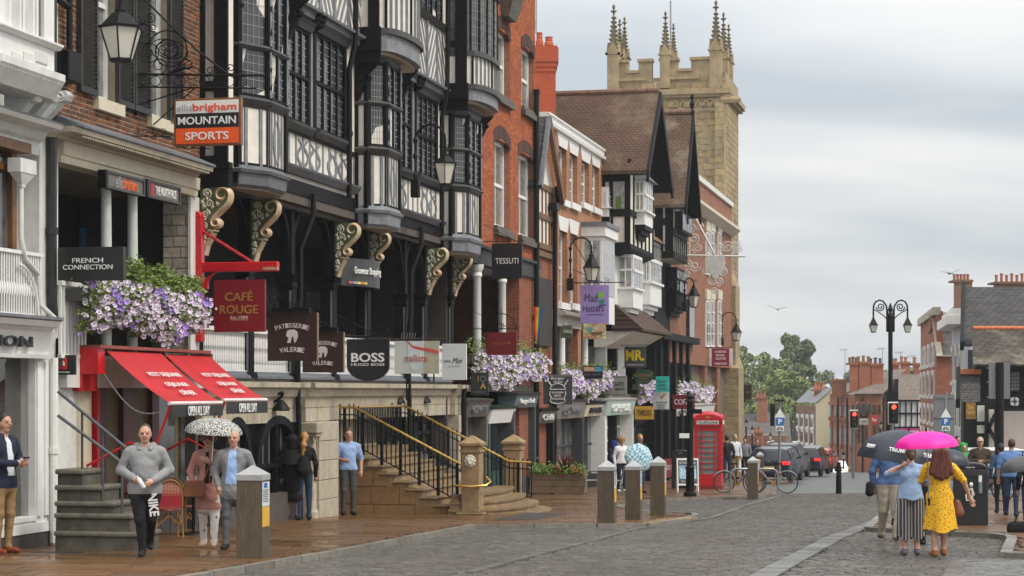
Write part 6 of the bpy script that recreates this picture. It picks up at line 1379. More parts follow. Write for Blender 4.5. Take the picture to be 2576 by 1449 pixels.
h = Hang('poster','painted picture board of people at a table below the lilac sign',1467,1524,814,853,.50,mat('poster_paint',(.35,.40,.22),.5,var=.9,scale=9,c2=(.40,.12,.06)),thick=.04,cat='sign');h.text('ALEVEL',.25,.12,.13,mat('poster_red',(.5,.05,.03),.5),w=.4)
h.poly([(.15,.55),(.35,.85),(.45,.6),(.3,.4)],mat('poster_teal',(.1,.35,.35),.5),'figure');h.poly([(.6,.7),(.8,.95),(.95,.7),(.8,.5)],mat('poster_flesh',(.6,.4,.28),.5),'figure');h.poly([(.3,.45),(.9,.5),(.8,.25),(.4,.22)],mat('poster_brown',(.18,.1,.06),.5),'table')
h = Hang('hanging_sign','small black sign with an orange and blue top band among the flowers',1466,1516,920,953,.40,MATS['sign_black'],thick=.05);h.rect(.04,.62,.55,.92,mat('band_orange',(.55,.24,.05),.5),'orange_band');h.rect(.62,.96,.55,.92,mat('band_blue',(.06,.35,.55),.5),'blue_band');h.text('DEVA',.32,.74,.24,LETW,w=.5,out=0) if False else text('DEVA',h.t,h.p(.33,.735,.012),XN,.22*h.h,LETW,width=.48*h.w);h.text('DEVA TRAVEL',.5,.32,.14,GREYT,w=.85)
arch_lamp('black lantern with scrolls on a curved arm by the white boxed bay',1435,700,598,1488,674,706,46,.12,632)
# ---- timbered house with the big gable
g5 = thing('gabled_timber_house','black and white timbered house with large brown tiled gable roof','building',W(82,0,-3.6))
a5 = g1+.1;oF = 1.0;of5 = OX(1626,a5-.3);sm5 = S(1658,of5);b5 = 2*sm5-a5
ze5 = ZS(428,a5,of5)+.35;za5 = ZS(229,sm5,of5)
TILE = brickmat('brown_roof_tile',(.115,.062,.04),(.085,.048,.032),(.04,.024,.018),.20,.13,.018,axis=((N[0],N[1],0),(0,0,1.25)),stain=.25,bump=.6,big=((.20,.15,.10),.45))
def gabled(t,a,b,of,ze,za,back,oF,m,zb,over=.35,ridge=True):
 sm = (a+b)/2;th = .14
 q = MB();q.prism([(a,ze),(b,ze),(sm,za-.15)],back,oF,lambda x,y,hh:W(x,hh,y));q.build('gable_wall',PLAS,t)
 for sg,e in ((-1,a),(1,b)):
  pe = (e+sg*over,ze-over*(za-ze)/(sm-a));q = MB()
  q.prism([(pe[0],pe[1]),(sm,za),(sm,za-th),(pe[0],pe[1]-th)],back,of,lambda x,y,hh:W(x,hh,y));q.build('roof_slope',m,t)
  q = MB();q.prism([(pe[0],pe[1]-.02),(sm,za-.02),(sm,za-.5),(pe[0],pe[1]-.45)],of,of+.10,lambda x,y,hh:W(x,hh,y));q.build('bargeboard',TIMB,t)
  q = MB();q.prism([(pe[0]+.0,pe[1]-th-.01),(sm,za-th-.01),(sm,za-th-.06),(pe[0],pe[1]-th-.06)],oF,of,lambda x,y,hh:W(x,hh,y));q.build('eaves_soffit',TIMB,t)
 if ridge:
  n = int((of-back)/.45)
  for i in range(n):q = MB();q.tube([W(sm,back+(of-back)*i/n,za+.02),W(sm,back+(of-back)*(i+.96)/n,za+.02)],.12,8);q.build('ridge_tile',mat('ridge_tile',(.16,.09,.055),.8,var=.3,grime=.4),t)
 for k in range(-4,5):
  x = sm+k*(b-a)/10;top = ze+(za-ze)*(1-abs(x-sm)/((b-a)/2))-.3
  if top > ze+.2:q = MB();q.box(x-.09,x+.09,oF-.02,oF+.04,ze,top,W);q.build('gable_stud',TIMB,t)
 q = MB();q.box(a,b,oF-.02,oF+.08,ze-.2,ze+.1,W);q.build('tie_beam',TIMB,t)
gabled(g5,a5,b5,of5,ze5,za5,-5.2,oF,TILE,0)
zj = ZS(628,a5,oF);zj2 = ZS(768,a5,oF)
q = MB();q.box(a5,b5,-6,oF,zj,ze5,W);q.build('plaster_wall',PLAS,g5)
b5l = 88.4
q = MB();q.box(a5+.1,b5l,-6,.45,zj2,zj,W);q.build('plaster_wall',WHITE,g5)
q = MB();q.box(a5,b5l,-5,-3,-3.6,zj2,W);q.build('gallery_back_wall',WHITEG,g5);q = MB();q.box(a5,b5l,-3,.1,-.35,-.1,W);q.build('gallery_floor',MATS['gallery_boards'],g5)
fre,Lr = face_frame((a5,-2.0),(a5,oF));q = MB()
for a,b in ((1.95,2.1),(2.32,2.40),(Lr-.16,Lr+.02)):q.box(a,b,-.02,.06,zj,ze5-.5,fre)
for z_ in (zj,zj+1.25,zj+2.9,ze5-.75):q.box(1.7,Lr,-.02,.055,z_,z_+.28,fre)
ribbon(q,[(2.15,ze5-.3),(2.3,ze5-.6),(2.32,ze5-1.3)],.12,-.02,.05,fre);q.build('side_timbers',TIMB,g5)
q = MB();q.box(2.40,Lr-.2,-.0,.03,zj+1.55,zj+2.85,fre);q.build('side_window',MATS['bright_glass'],g5)
q = MB();q.box(2.5,Lr-.3,.01,.05,zj+1.55,zj+2.0,fre);q.build('window_plant',mat('pot_plant',(.10,.16,.03),.6,var=.4,scale=20),g5)
for i in range(7):
 x = a5+(b5-a5)*i/6;q = MB();q.box(x-.07,x+.07,oF-.02,oF+.05,zj,ze5,W);q.build('front_stud',TIMB,g5)
for z_ in (zj,zj+1.3):q = MB();q.box(a5,b5,oF-.02,oF+.07,z_,z_+.22,W);q.build('front_rail',TIMB,g5)
def oriel(t,x0,xc,x1,yt,yb,o0,n,name,fm=WHITE,gm=None,roof=None,base=None,rows=3):
 """boxed oriel: near side faces up the street, front faces across it"""
 s0 = S(x0,o0);o1 = OX(xc,s0);s1 = S(x1,o1);zt,zb = ZS(yt,s0,o0),ZS(yb,s0,o0)
 q = MB();q.box(s0,s1,o0-.3,o1,zb,zt,W);ob_ = q.build(name,fm,t)
 fr_,L = face_frame((s0,o0),(s0,o1));gm = gm or MATS['bright_glass'];hgt = zt-zb
 q = MB();q.box(.08,L-.08,0,.02,zb+hgt*.34,zt-.12,fr_);q.build('side_pane',gm,ob_)
 q = MB();q.box(.06,L-.06,.02,.05,zb+hgt*.66,zb+hgt*.70,fr_);q.box(L*.5-.025,L*.5+.025,.02,.045,zb+hgt*.34,zt-.12,fr_);q.build('side_bars',fm,ob_)
 for i in range(n):
  a,b = s0+.1+(s1-s0-.2)*i/n,s0+.1+(s1-s0-.2)*(i+1)/n;q = MB();q.box(a+.06,b-.06,o1,o1+.02,zb+hgt*.34,zt-.12,W);q.build('front_pane',gm,ob_)
 q = MB();q.box(s0,s1,o1+.021,o1+.05,zb+hgt*.64,zb+hgt*.70,W);q.build('transom',fm,ob_)
 q = MB();q.box(s0-.08,s1+.08,o0-.3,o1+.1,zb+hgt*.28,zb+hgt*.32,W);q.build('sill',fm,ob_)
 if roof:q = MB();q.loft([[W(s,o,z_) for s,o,z_ in ((s0-.15,o0-.2,zt),(s1+.15,o0-.2,zt),(s1+.15,o1+.2,zt),(s0-.15,o1+.2,zt))],[W(s,o,z_) for s,o,z_ in ((s0+.2,o0-.2,zt+.3),(s1-.2,o0-.2,zt+.3),(s1-.2,o1-.1,zt+.3),(s0+.2,o1-.1,zt+.3))]]);q.build('oriel_roof',roof,ob_)
 if base:
  for k in range(5):q = MB();q.box(s0+.1*k,s1-.1*k,o0-.3,o1-.14*k,zb-.18*(k+1),zb-.18*k,W);q.build('corbel_course',base,ob_)
 return ob_
oriel(g5,1597,1622,1642,452,565,oF,4,'upper_oriel',roof=LEAD,base=TIMB)
oriel(g5,1554,1593,1616,640,762,.45,3,'lower_bay',roof=None,base=WHITE)
oriel(g5,1617,1636,1664,604,755,.45,3,'white_round_bay',roof=MATS['ridge_tile'],base=WHITE)
oriel(g5,1520,1531,1545,470,545,.1,2,'small_oriel',base=TIMB)
q = MB();q.loft([[W(a5-.1,-.3,zj-.2),W(b5,-.3,zj-.2),W(b5,.55,zj-.2),W(a5-.1,.55,zj-.2)],[W(a5-.1,-.3,zj+.05),W(b5,-.3,zj+.05),W(b5,oF+.1,zj+.05),W(a5-.1,oF+.1,zj+.05)]]);q.build('jetty',TIMB,g5)
zp1,zp0 = zj2+.1,ZS(826,a5,1.2)
q = MB();q.prism([(.4,zp1),(1.55,zp0),(1.55,zp0-.1),(.4,zp0-.1)],a5-.3,a5+7.5,lambda a,b,hh:W(hh,a,b));q.build('pent_roof',brickmat('pent_tile',(.115,.065,.045),(.085,.05,.035),(.03,.02,.016),.2,.11,.02,axis=((E[0],E[1],0),(0,0,1.3)),big=((.17,.13,.09),.6)),g5)
q = MB();q.loft([[W(s,o,z_) for o,z_ in ((-.3,zp0-.7),(.1,zp0-.7),(.5,zp0-.5),(1.2,zp0-.12),(1.2,zp0-.1),(-.3,zp0-.1))] for s in (a5-.2,a5+7.4)]);q.build('plaster_cove',PLAS,g5)
q = MB();q.box(a5+.05,a5+.4,-.3,.1,-3.6,zp0-.6,W);q.build('white_pier',WHITEG,g5);q = MB();q.box(a5+3.4,a5+5.2,-3,.0,-.1,zp0-.6,W);q.build('white_wall',WHITEG,g5)
for s in (a5+2.6,a5+7.6):q = MB();q.box(s,s+.3,-.3,.05,-3.6,zp0-.5,W);q.build('gallery_post',TIMB,g5)
q = MB();q.box(a5+8,b5l,-.5,.02,-3.6,zp0,W);q.build('dark_wall',TIMB,g5)
shop(g5,1523,1595,1008,1046,mat('pale_teal',(.40,.50,.48),.5,var=.06),WHITE,'COFFEE HOUSE',LETW,n=5,rows=4,o=.25,riser=.6)
shop(g5,1597,1645,1060,1075,BLK,mat('slate_door',(.05,.06,.07),.5),None,n=2)
h = Hang('banner','yellow banner with worn dark capitals over the dark shop door',1597,1645,1022,1055,.3,mat('banner_yellow',(.55,.30,.02),.6,var=.12),thick=.04,cat='sign');h.text('TIMELESS',.5,.5,.45,mat('banner_brown',(.10,.05,.02),.6),w=.75,bold=.02)
shop(g5,1650,1694,1022,1042,WHITE,WHITE,None,n=3,rows=2,riser=.5)
for (nm,lab,xl,xr,yt,yb,o_,m_,txs,poly_) in (
 ('hanging_sign','dark grey square sign with bold yellow letters',1571,1625,872,924,.5,mat('sign_grey2',(.06,.062,.065),.5),(('MR.',.5,.58,.52,mat('bright_yellow',(.80,.62,.01),.5),.86,.03),('OURDBRNG.CO.UK',.5,.12,.06,LETW,.8,0)),None),
 ('hanging_sign','green oval sign with gold lettering',1597,1642,929,967,.5,mat('sign_green',(.01,.06,.035),.45),(('GOLDFIELDS',.5,.6,.16,GOLDL,.9,.01),('Jewellers',.5,.38,.12,GOLDL,.5,0),('repairs',.5,.18,.10,GOLDL,.6,0)),[(.5+.5*math.cos(2*PI*k/24),.5+.5*math.sin(2*PI*k/24)) for k in range(24)]),
 ('hanging_sign','bright teal square sign with dark lettering',1650,1683,947,986,.9,mat('sign_teal',(.03,.48,.42),.5),(('Chester',.45,.7,.15,TEAL,.7,.01),('Health',.45,.45,.15,TEAL,.6,.01),('Store',.5,.22,.15,TEAL,.6,.01)),None),
 ('hanging_sign','white ice cream sign with grey script below the teal sign',1643,1683,986,1030,.75,MATS['sign_offwhite'],(('Authentic',.55,.42,.12,LETD,.7,0),('Italian',.5,.26,.12,LETD,.5,0),('Gelato',.5,.11,.12,LETD,.5,0)),None),
 ('hanging_sign','dark red rounded sign with large white capitals above the phone box',1692,1748,993,1029,.9,MATS['sign_maroon'],(('COFFEE',.52,.5,.38,LETW,.88,.01),),None),
 ('hanging_sign','crimson and white sign with a phone number beside the church tower',1784,1843,877,921,.6,mat('sign_white2',(.62,.62,.62),.5),(),None),
 ('wall_sign','grey framed menswear board on the white wall',1523,1577,945,995,.25,mat('sign_stone',(.28,.28,.25),.5),(('CITY GATE',.42,.58,.2,LETD,.9,.008),('MENSWEAR',.68,.33,.1,LETD,.45,.004)),None),
 ('hanging_sign','black framed inn sign, nearer of two on the church wall',1846,1876,971,1010,.3,MATS['sign_black'],(('A.N. Butlers',.5,.8,.1,LETW,.6,0),),None),
 ('hanging_sign','plain dark brown sign, farther of two on the church wall',1866,1891,968,1005,.3,BRN,(('BAR',.6,.5,.16,GREYT,.5,0),),None),
 ('hanging_sign','faded dark picture sign under the buff gallery cornice',1411,1440,818,850,.05,mat('faded_picture',(.10,.12,.07),.5,var=.6,scale=6),(('EMERALD',.6,.5,.25,LETW,.7,0),),None)):
 h = Hang(nm,lab,xl,xr,yt,yb,o_,m_,thick=.06,poly=poly_)
 if xl == 1784:
  h.rect(.12,.86,.0,1,mat('crimson',(.24,.01,.03),.5),'crimson_panel',.01);
  for tx,y,w_ in (('CHESTER',.82,.5),('MODEL',.62,.38),('CENTRE',.43,.45),('07828 521079',.14,.52)):text(tx,h.t,h.p(.49,y,.016),XN,.12*h.h,LETW,width=w_*h.w,bold=.012)
 if xl == 1643:h.poly([(.4,.72),(.85,.95),(.55,.55)],mat('cone_tan',(.45,.25,.1),.5),'ice_cream_cone')
 if xl == 1523:h.rect(.04,.96,.05,.07,LETD,'frame_line');h.rect(.04,.96,.92,.94,LETD,'frame_line')
 for tx,a,b,hh,mm,w_,bd in txs:h.text(tx,a,b,hh,mm,w=w_,bold=bd)
 if nm == 'hanging_sign' and xl != 1411:h.arm(.06,scroll=False,left=0,stay=False)
flowers('flower_planter','planter of white petunias beside the green oval sign',1600,1662,945,1025,.35,8,330,fsz=.07,green_top=.3)
flowers('flower_planter','planter with tall green growth above the dark red rounded sign, nearer',1692,1742,950,1008,.4,9,260,fsz=.07,green_top=.9)
flowers('flower_planter','planter of violet petunias next to the church wall above the phone box',1745,1785,962,1025,.4,10,260,fsz=.07,green_top=.6)
# ---- second, darker gabled timber house
g6 = thing('dark_gabled_timber_house','dark timbered house with mossy tiled gable roof next to the church tower','building',W(93,0,-4))
of6 = of5+.1;sm6 = S(1741,of6);a6 = S(1722,of6)+.3;b6 = 2*sm6-a6;oF6 = 1.25;ze6 = ZS(497,a6,of6)+.3;za6 = ZS(283,sm6,of6)
gabled(g6,a6,b6,of6,ze6,za6,-4.2,oF6,brickmat('mossy_roof_tile',(.14,.085,.05),(.10,.06,.038),(.045,.03,.022),.20,.13,.018,axis=((N[0],N[1],0),(0,0,1.25)),stain=.3,bump=.6,big=((.30,.26,.20),.5)),0)
q = MB();c = W(sm6,of6,za6);q.lathe([(.09,-.1),(.11,.06),(.05,.16),(.09,.28),(.12,.36),(.07,.46),(.04,.54),(.09,.62),(.08,.72),(.02,.8)],8,c);q.build('finial',TIMB,g6,True)
zj6,zk6 = ZS(650,a6,.8),ZS(840,a6,.5)
q = MB();q.box(a6,b6,-6,oF6,zj6,ze6,W);q.build('plaster_wall',PLAS,g6);q = MB();q.box(a6+.05,98,-6,.5,-4.5,zj6,W);q.build('lower_wall',TIMB,g6)
fre,Lr = face_frame((a6,-1.5),(a6,oF6));q = MB()
for a,b in ((1.5,1.8),(Lr-.75,Lr-.40),(Lr-.3,Lr+.03)):q.box(a,b,-.02,.06,zj6,ze6,fre)
for k in range(3):ribbon(q,[(1.75+.25*k,zj6+1.0*k+.2),(2.05+.1*k,zj6+.95*k+.8)],.2,-.02,.05,fre)
for z_ in (zj6,ze6-.3,zj6+1.4):q.box(1.2,Lr,-.02,.055,z_,z_+.3,fre)
q.build('side_timbers',TIMB,g6)
for i in range(8):
 x = a6+(b6-a6)*i/7;q = MB();q.box(x-.08,x+.08,oF6-.02,oF6+.05,zj6,ze6,W);q.build('front_stud',TIMB,g6)
for z_ in (zj6,zj6+1.0,ze6-.5):q = MB();q.box(a6,b6,oF6-.02,oF6+.08,z_,z_+.3,W);q.build('front_rail',TIMB,g6)
q = MB();q.box(a6+.8,a6+4.0,oF6+.02,oF6+.3,zj6+1.2,ze6-.8,W);w_ = q.build('dark_window',TIMB,g6)
for i in range(4):q = MB();q.box(a6+.9+.74*i,a6+1.55+.74*i,oF6+.3,oF6+.32,zj6+1.3,ze6-.9,W);q.build('pane',GLASS,w_)
oriel(g6,1676,1702,1727,672,762,.5,4,'dark_oriel',fm=TIMB,gm=GLASS,base=TIMB)
q = MB();q.box(a6,98,-.3,.9,zk6-.2,zk6+.1,W);q.build('gallery_beam',TIMB,g6)
for i in range(5):s = a6+.4+2.2*i;q = MB();q.box(s,s+.35,.2,.7,-4.2,zk6-.2,W);q.build('gallery_post',TIMB,g6)
shop(g6,1696,1740,1020,1048,mat('canvas_cream',(.55,.53,.46),.7),CREAMP,'cafe',GREYT,n=3,o=.6)
# ---- far georgian brick house
f7 = thing('far_brick_house','narrow red brick house with tall white windows touching the church tower','building',W(104,0,-4.4))
a7,b7 = b6+.05,114.5;o7 = .55;z7 = ZS(480,105,o7)
q = MB();q.box(a7,b7,-6,o7,1.3,z7,W);q.build('wall',brickmat('far_brick',(.32,.115,.06),(.23,.085,.048),(.25,.17,.115),.25,.085,.012),f7)
q = MB();q.box(a7,b7,-6,o7+.12,z7,z7+.25,W);q.build('parapet_coping',WHITEG,f7)
q = MB();zz_ = ZS(548,105,o7);q.loft([[W(s,o,z_) for o,z_ in ((0,zz_-.3),(o7+.1,zz_-.3),(o7+.5,zz_+.05),(o7+.5,zz_+.2),(0,zz_+.3))] for s in (a7,b7)]);q.build('cornice',CREAMP,f7)
for r_,(yt,yb) in enumerate(((580,690),(752,872))):
 for x in (1777,1789,1807):
  a = S(x-3,o7);b = a+1.5;z0,z1 = ZS(yb,a,o7),ZS(yt,a,o7);q = MB();q.box(a,b,o7,o7+.06,z0,z1,W);w_ = q.build('window',WHITE,f7);q = MB();q.box(a+.12,b-.12,o7+.06,o7+.07,z0+.12,z1-.12,W);q.build('pane',GLASSB,w_);q = MB();glz(q,a+.12,b-.12,z0+.12,z1-.12,o7+.071,2,4,.05);q.build('glazing_bars',WHITE,w_);q = MB();q.box(a-.15,b+.15,o7,o7+.1,z1,z1+.5,W);q.build('lintel',CREAMP,w_)
q = MB();q.box(98.1,b7,-4,.2,-4.8,1.3,W);q.build('shop_storey',mat('shop_drab',(.15,.12,.10),.6,var=.3,scale=.7),f7)
for x in (1768,1800):q = MB();s = S(x,.4);q.box(s,s+1.2,.1,.5,-4.8,1.3,W);q.build('brick_pier',MATS['far_brick'],f7)
shop(f7,1742,1795,1022,1048,WHITE,WHITE,None,n=4,o=.7)
q = MB();q.box(S(1734,.7),S(1746,.7),.55,.72,ZS(870,99,.7),ZS(760,99,.7),W);q.build('dark_window',GLASS,f7)
arch_lamp('black lantern hanging on a bracket in front of the far brick house',1722,760,700,1745,744,772,33,1.1,714)
arch_lamp('black lantern on a long curved arm beside the church tower',1816,850,786,1852,836,856,30,.6,812)
wb = thing('white_iron_bracket','ornate white wrought iron sign bracket with scrolls and a shield','bracket',W(92,1.0,ZS(760,92,1)))
def wpt(x,y):o = OX(x,92);return W(92,o,ZS(y,92,o))
def wi(pts,r=.035):
 q = MB();q.tube([wpt(*p) for p in pts],r,5);q.build('iron_scroll',mat('white_iron',(.62,.60,.56),.5),wb)
wi([(1712,642),(1875,645)],.05);wi([(1735,520),(1798,640)],.05);wi([(1735,640),(1735,520)],.03)
for i,(x,y,r,a0,sg) in enumerate(((1728,620,16,0,1),(1745,600,14,1,-1),(1755,625,13,2,1),(1738,575,14,3,1),(1758,570,12,0,-1),(1745,545,10,1,1),(1730,665,14,2,-1),(1748,670,14,0,1),(1728,690,10,1,1),(1812,625,14,2,1),(1830,622,16,0,-1),(1850,618,12,1,1),(1785,660,10,0,1),(1815,660,10,2,-1),(1778,680,12,1,1),(1820,682,12,3,-1),(1790,705,12,0,1),(1808,707,12,2,-1),(1798,730,8,1,1))):wi(spiral((x,y),r,1.7,a0,sg,26,.15),.028)
for k in range(6):wi([(1838,640),(1848+3*k,622+2*k),(1858+2*k,602+5*k)],.02)
q = MB();q.prism([(-.42,.5),(.42,.5),(.42,-.1),(0,-.6),(-.42,-.1)],91.95,92.05,lambda a,b,hh:W(hh,OX(1800,92)+a,ZS(672,92,1)+b));q.build('shield',mat('white_iron',(.62,.60,.56),.5),wb)
# ================================================================== church tower
ct = thing('church_tower','tall buff sandstone church tower with battlements and crocketed pinnacles','tower',W(116,-3,-4.9))
sT = 116.0;TW = lambda a,b,c:W(sT-b,a,c)
oL,oR_ = OX(1532,sT),OX(1822,sT);tz = lambda y:ZS(y,sT,0)
TST = piecemat('tower_sandstone',[(.35,.265,.145),(.41,.315,.175),(.29,.225,.135),(.46,.335,.16),(.37,.295,.185)],rough=.9,bump=.3,bscale=6,stain=(.13,.11,.08))
TSM = mat('tower_stone_plain',(.34,.26,.15),.9,var=.25,grime=.4,bump=.2,scale=1.5)
q = MB();q.box(oL,oR_,-7.2,0,-5.5,tz(215),TW);q.build('tower_core',TSM,ct)
lay(ct,None,oL,oR_,tz(1110),tz(245),0,[],.36,lambda r:r.uniform(.55,1.15),TST,'stone_block',proud=.03,joint=.025,fr=lambda a,b,c:TW(a,b,c),rank=lambda p:-p[2],seed=11,jitter=.012)
def tside(a,b,c):return W(sT+a,oR_+b,c)
lay(ct,None,0,7,tz(1110),tz(245),0,[],.36,lambda r:r.uniform(.55,1.15),TST,'stone_block',proud=.03,joint=.025,fr=tside,nmax=0,seed=12)
q = MB();q.box(oL-.25,oR_+.25,-7.4,.25,tz(243),tz(236),TW);q.box(oL-.4,oR_+.4,-7.5,.4,tz(236),tz(222),TW);q.build('string_course',TSM,ct)
zp0,zpa,zpb = tz(222),tz(176),tz(148)
for i,(xa,xb,top) in enumerate(((1552,1577,zpb),(1577,1606,zpa),(1606,1640,zpb),(1660,1705,zpb),(1705,1738,zpa),(1738,1795,zpb))):
 a,b = OX(xa,sT),OX(xb,sT);q = MB();q.box(a,b,-.45,.0,zp0,top,TW);q.build('battlement',TSM,ct);q = MB();q.box(a-.06,b+.06,-.55,.12,top,top+.16,TW);q.build('coping',TSM,ct)
 if top == zpa:q = MB();q.box(a-.5,b+.5,.0,.14,top-.45,top-.28,TW);q.build('moulding',TSM,ct)
for (a,b,c,d) in ((oL,oR_,-7.2,-6.7),(oL,oL+.5,-6.7,0)):
 q = MB();q.box(a,b,c,d,zp0,zpa,TW);q.build('parapet_wall',TSM,ct)
q = MB();q.box(oR_-.5,oR_,-6.7,-.45,zp0,zpa,TW);q.build('parapet_wall',TSM,ct)
lay(ct,None,oL,oR_,zp0,zpa-.3,0,[],.45,lambda r:r.uniform(.7,1.3),TST,'stone_block',proud=.025,joint=.025,fr=lambda a,b,c:TW(a,b+.004,c),nmax=0,seed=14)
def pin_meshes():
 a = MB();a.box(-.45,.45,-.45,.45,-3.3,0);a.tbox(-.5,.5,-.5,.5,-.02,.1,.05)
 for k in range(4):
  r = k*PI/2;c,s_ = math.cos(r),math.sin(r);f = lambda x,y,z_:(c*x-s_*y,s_*x+c*y,z_)
  a.add([f(-.58,-.5,0),f(.58,-.5,0),f(0,-.5,1.1),f(-.45,-.3,0),f(.45,-.3,0),f(0,-.2,1.0)],[(0,1,2),(3,5,4),(0,2,5,3),(1,4,5,2)])
  for t in (-.5,.5):a.lathe([(.02,-.1),(.13,0),(.1,.1),(.02,.16)],5,f(t,-.5,-.02))
 b = MB();b.lathe([(.42,.1),(.05,3.6),(.05,3.8)],4,rot=PI/4);c = MB()
 for lv in range(8):
  z_ = .55+lv*.38;r = .44*(1-(z_-.1)/3.7)+.06
  for k in range(4):t = PI/4+k*PI/2;c.lathe([(.02,-.09),(.11,-.02),(.12,.05),(.03,.12)],5,(r*math.cos(t),r*math.sin(t),z_))
 c.lathe([(.04,3.5),(.1,3.55),(.06,3.65),(.26,3.78),(.24,3.86),(.06,3.92),(.09,4.05),(.13,4.2),(.1,4.32),(.02,4.45)],6)
 return a,b,c
pm = [m.mesh(n,mm) for m,n,mm in zip(pin_meshes(),('pinnacle','spire','crockets'),(TSM,mat('weathered_spire',(.19,.16,.085),.9,var=.3,grime=.4),mat('dark_crocket',(.15,.125,.075),.9,var=.35)))]
for i,(x,ybase,ytop,dp,k0) in enumerate(((1544,138,10,0,1.0),(1674,140,28,0,.9),(1801,128,0,0,1.0),(1559,150,47,-3.6,.8),(1571,148,42,-7,.8),(1694,148,58,-7,.75),(1820,150,30,-3.6,.95),(1833,160,60,-7,.9))):
 s_ = sT-dp*1.0;o_ = OX(x,s_);zb_,zt_ = ZS(ybase,s_,o_),ZS(ytop,s_,o_);k = (zt_-zb_)/4.45
 kx = k*(1.12 if dp == 0 else 1.05)
 r = put('pinnacle',pm[0],ct,W(s_,o_,zb_),NANG+.0,(kx,kx,k))
 for n,m in (('spire',pm[1]),('crockets',pm[2])):c = bpy.data.objects.new(n,m);COL.objects.link(c);c.parent = r;c['kind'] = 'stuff' if n == 'crockets' else 'thing'
q = MB();p0 = OX(1687,sT+3);q.tube([W(sT+3,p0,zp0),W(sT+3,p0,ZS(-30,sT,0))],.05,6);q.build('flagpole',LEADC,ct)
za,zb_ = tz(262),tz(248)
a0,a1 = OX(1690,sT),OX(1806,sT)
for i in range(6):
 a = a0+(a1-a0)*i/6;w = (a1-a0)/6;q = MB();ribbon(q,[(a,za-.1),(a+w/2,zb_),(a+w,za-.1)],.14,0,.12,TW);q.build('chevron',mat('tracery_stone',(.36,.27,.15),.9,var=.2),ct)
q = MB();q.box(a0-.1,a1+.1,0,.1,za-.35,za-.2,TW);q.build('moulding',TSM,ct)
for (x0,x1,y0,y1,b) in ((1800,1824,1110,245,.35),(1814,1841,1110,530,.9),(1818,1858,1110,700,1.5),(1818,1868,1110,905,2.0),(1532,1556,600,245,.3)):
 a,c = OX(x0,sT),OX(x1,sT);q = MB();z0,z1 = tz(y0),tz(y1)
 q.box(a,c,-.6,b,z0-1,z1-.5,TW);q.loft([[TW(a,-.6,z1-.5),TW(c,-.6,z1-.5),TW(c,b,z1-.5),TW(a,b,z1-.5)],[TW(a,-.6,z1+.3),TW(c-.3,-.6,z1+.3),TW(c-.3,0,z1+.3),TW(a,0,z1+.3)]]);q.build('buttress',TSM,ct)
 lay(ct,None,a,c,z0,z1-.5,b,[],.36,lambda r:r.uniform(.45,.9),TST,'stone_block',proud=.02,joint=.025,fr=lambda x,y,z_:TW(x,y,z_),nmax=0,seed=int(x0))
for (x,y,L) in ((1838,252,.9),(1826,226,.4)):
 o_ = OX(x-14,sT);z_ = tz(y);q = MB();q.tube([TW(o_-.2,.1,z_),TW(o_+.35*L,.1,z_+.03),TW(o_+.7*L,.1,z_-.02),TW(o_+L,.1,z_+.05)],[.28,.22,.2,.1],7);q.box(o_+.1,o_+.4*L,-.1,.3,z_+.15,z_+.3,TW);q.build('gargoyle',TSM,ct,True)
# ================================================================== trees
def tree(name,label,x,yb,ytop,wpx,d,seed,n=5200,lsz=.5,col=(.055,.085,.025),group='trees beyond the roofs',clumps=26,zbase=None):
 rr = random.Random(seed);c = P(x,yb,d);top = P(x,ytop,d)[2];zb = c[2] if zbase is None else zbase;H = top-zb;Wd = wpx/FPX*d/2
 t = thing(name,label,'tree',(c[0],d,zb),group)
 q = MB();q.tube([(c[0],d,zb),(c[0]+.02*H,d,zb+H*.3),(c[0]-.02*H,d,zb+H*.6)],[H*.035,H*.026,H*.012],8)
 for k in range(6):a = k*1.05+rr.random();z0 = zb+H*rr.uniform(.25,.5);q.tube([(c[0],d,z0),(c[0]+Wd*.35*math.cos(a),d+Wd*.35*math.sin(a),z0+H*.18),(c[0]+Wd*.6*math.cos(a),d+Wd*.6*math.sin(a),z0+H*.26)],[H*.014,H*.009,H*.004],6)
 q.build('trunk',mat('bark',(.06,.045,.03),.9,var=.3),t,True)
 cl = []
 for k in range(clumps):
  a = rr.uniform(0,6.28);v = rr.random()**.75;z_ = zb+H*(.24+.70*v);r = Wd*math.sqrt(max(.04,1-((v-.42)/.62)**2))*rr.uniform(.45,.92)
  cl.append((c[0]+r*math.cos(a),d+r*math.sin(a),z_,Wd*rr.uniform(.20,.36)*(1.12-.5*v)))
 q = MB()
 for i in range(n):
  cx,cy,cz,r = cl[rr.randrange(len(cl))];u = Vector((rr.gauss(0,1),rr.gauss(0,1),rr.gauss(0,1))).normalized()*r*rr.uniform(.55,1.05)**.7
  p = Vector((cx,cy,cz))+u*Vector((1,1,.8)).length/1.6;nn = (u.normalized()+Vector((rr.uniform(-.7,.7),rr.uniform(-.7,.7),rr.uniform(-.3,.9)))).normalized();a = nn.orthogonal().normalized();b = nn.cross(a);s_ = lsz*rr.uniform(.5,1.2)
  q.add([tuple(p-a*s_*.5),tuple(p-b*s_*.32),tuple(p+a*s_*.6),tuple(p+b*s_*.32)],[(0,1,2,3)])
 o = q.build('crown',mat('leaf_%d' % seed,col,.7,var=.5,scale=.35),t);o['kind'] = 'stuff'
 return t
tree('broadleaf_tree','tall dark green round topped tree, highest of the trees beyond the roofs',2002,1110,833,150,290,21,13000,.46,(.085,.115,.036),clumps=44)
tree('broadleaf_tree','wide pale green tree close beside the church tower',1890,1120,885,250,270,22,13000,.46,(.125,.16,.045),clumps=46)
tree('broadleaf_tree','tree crown rising right behind the church tower edge',1862,1120,858,90,300,23,5000,.46,(.09,.12,.035))
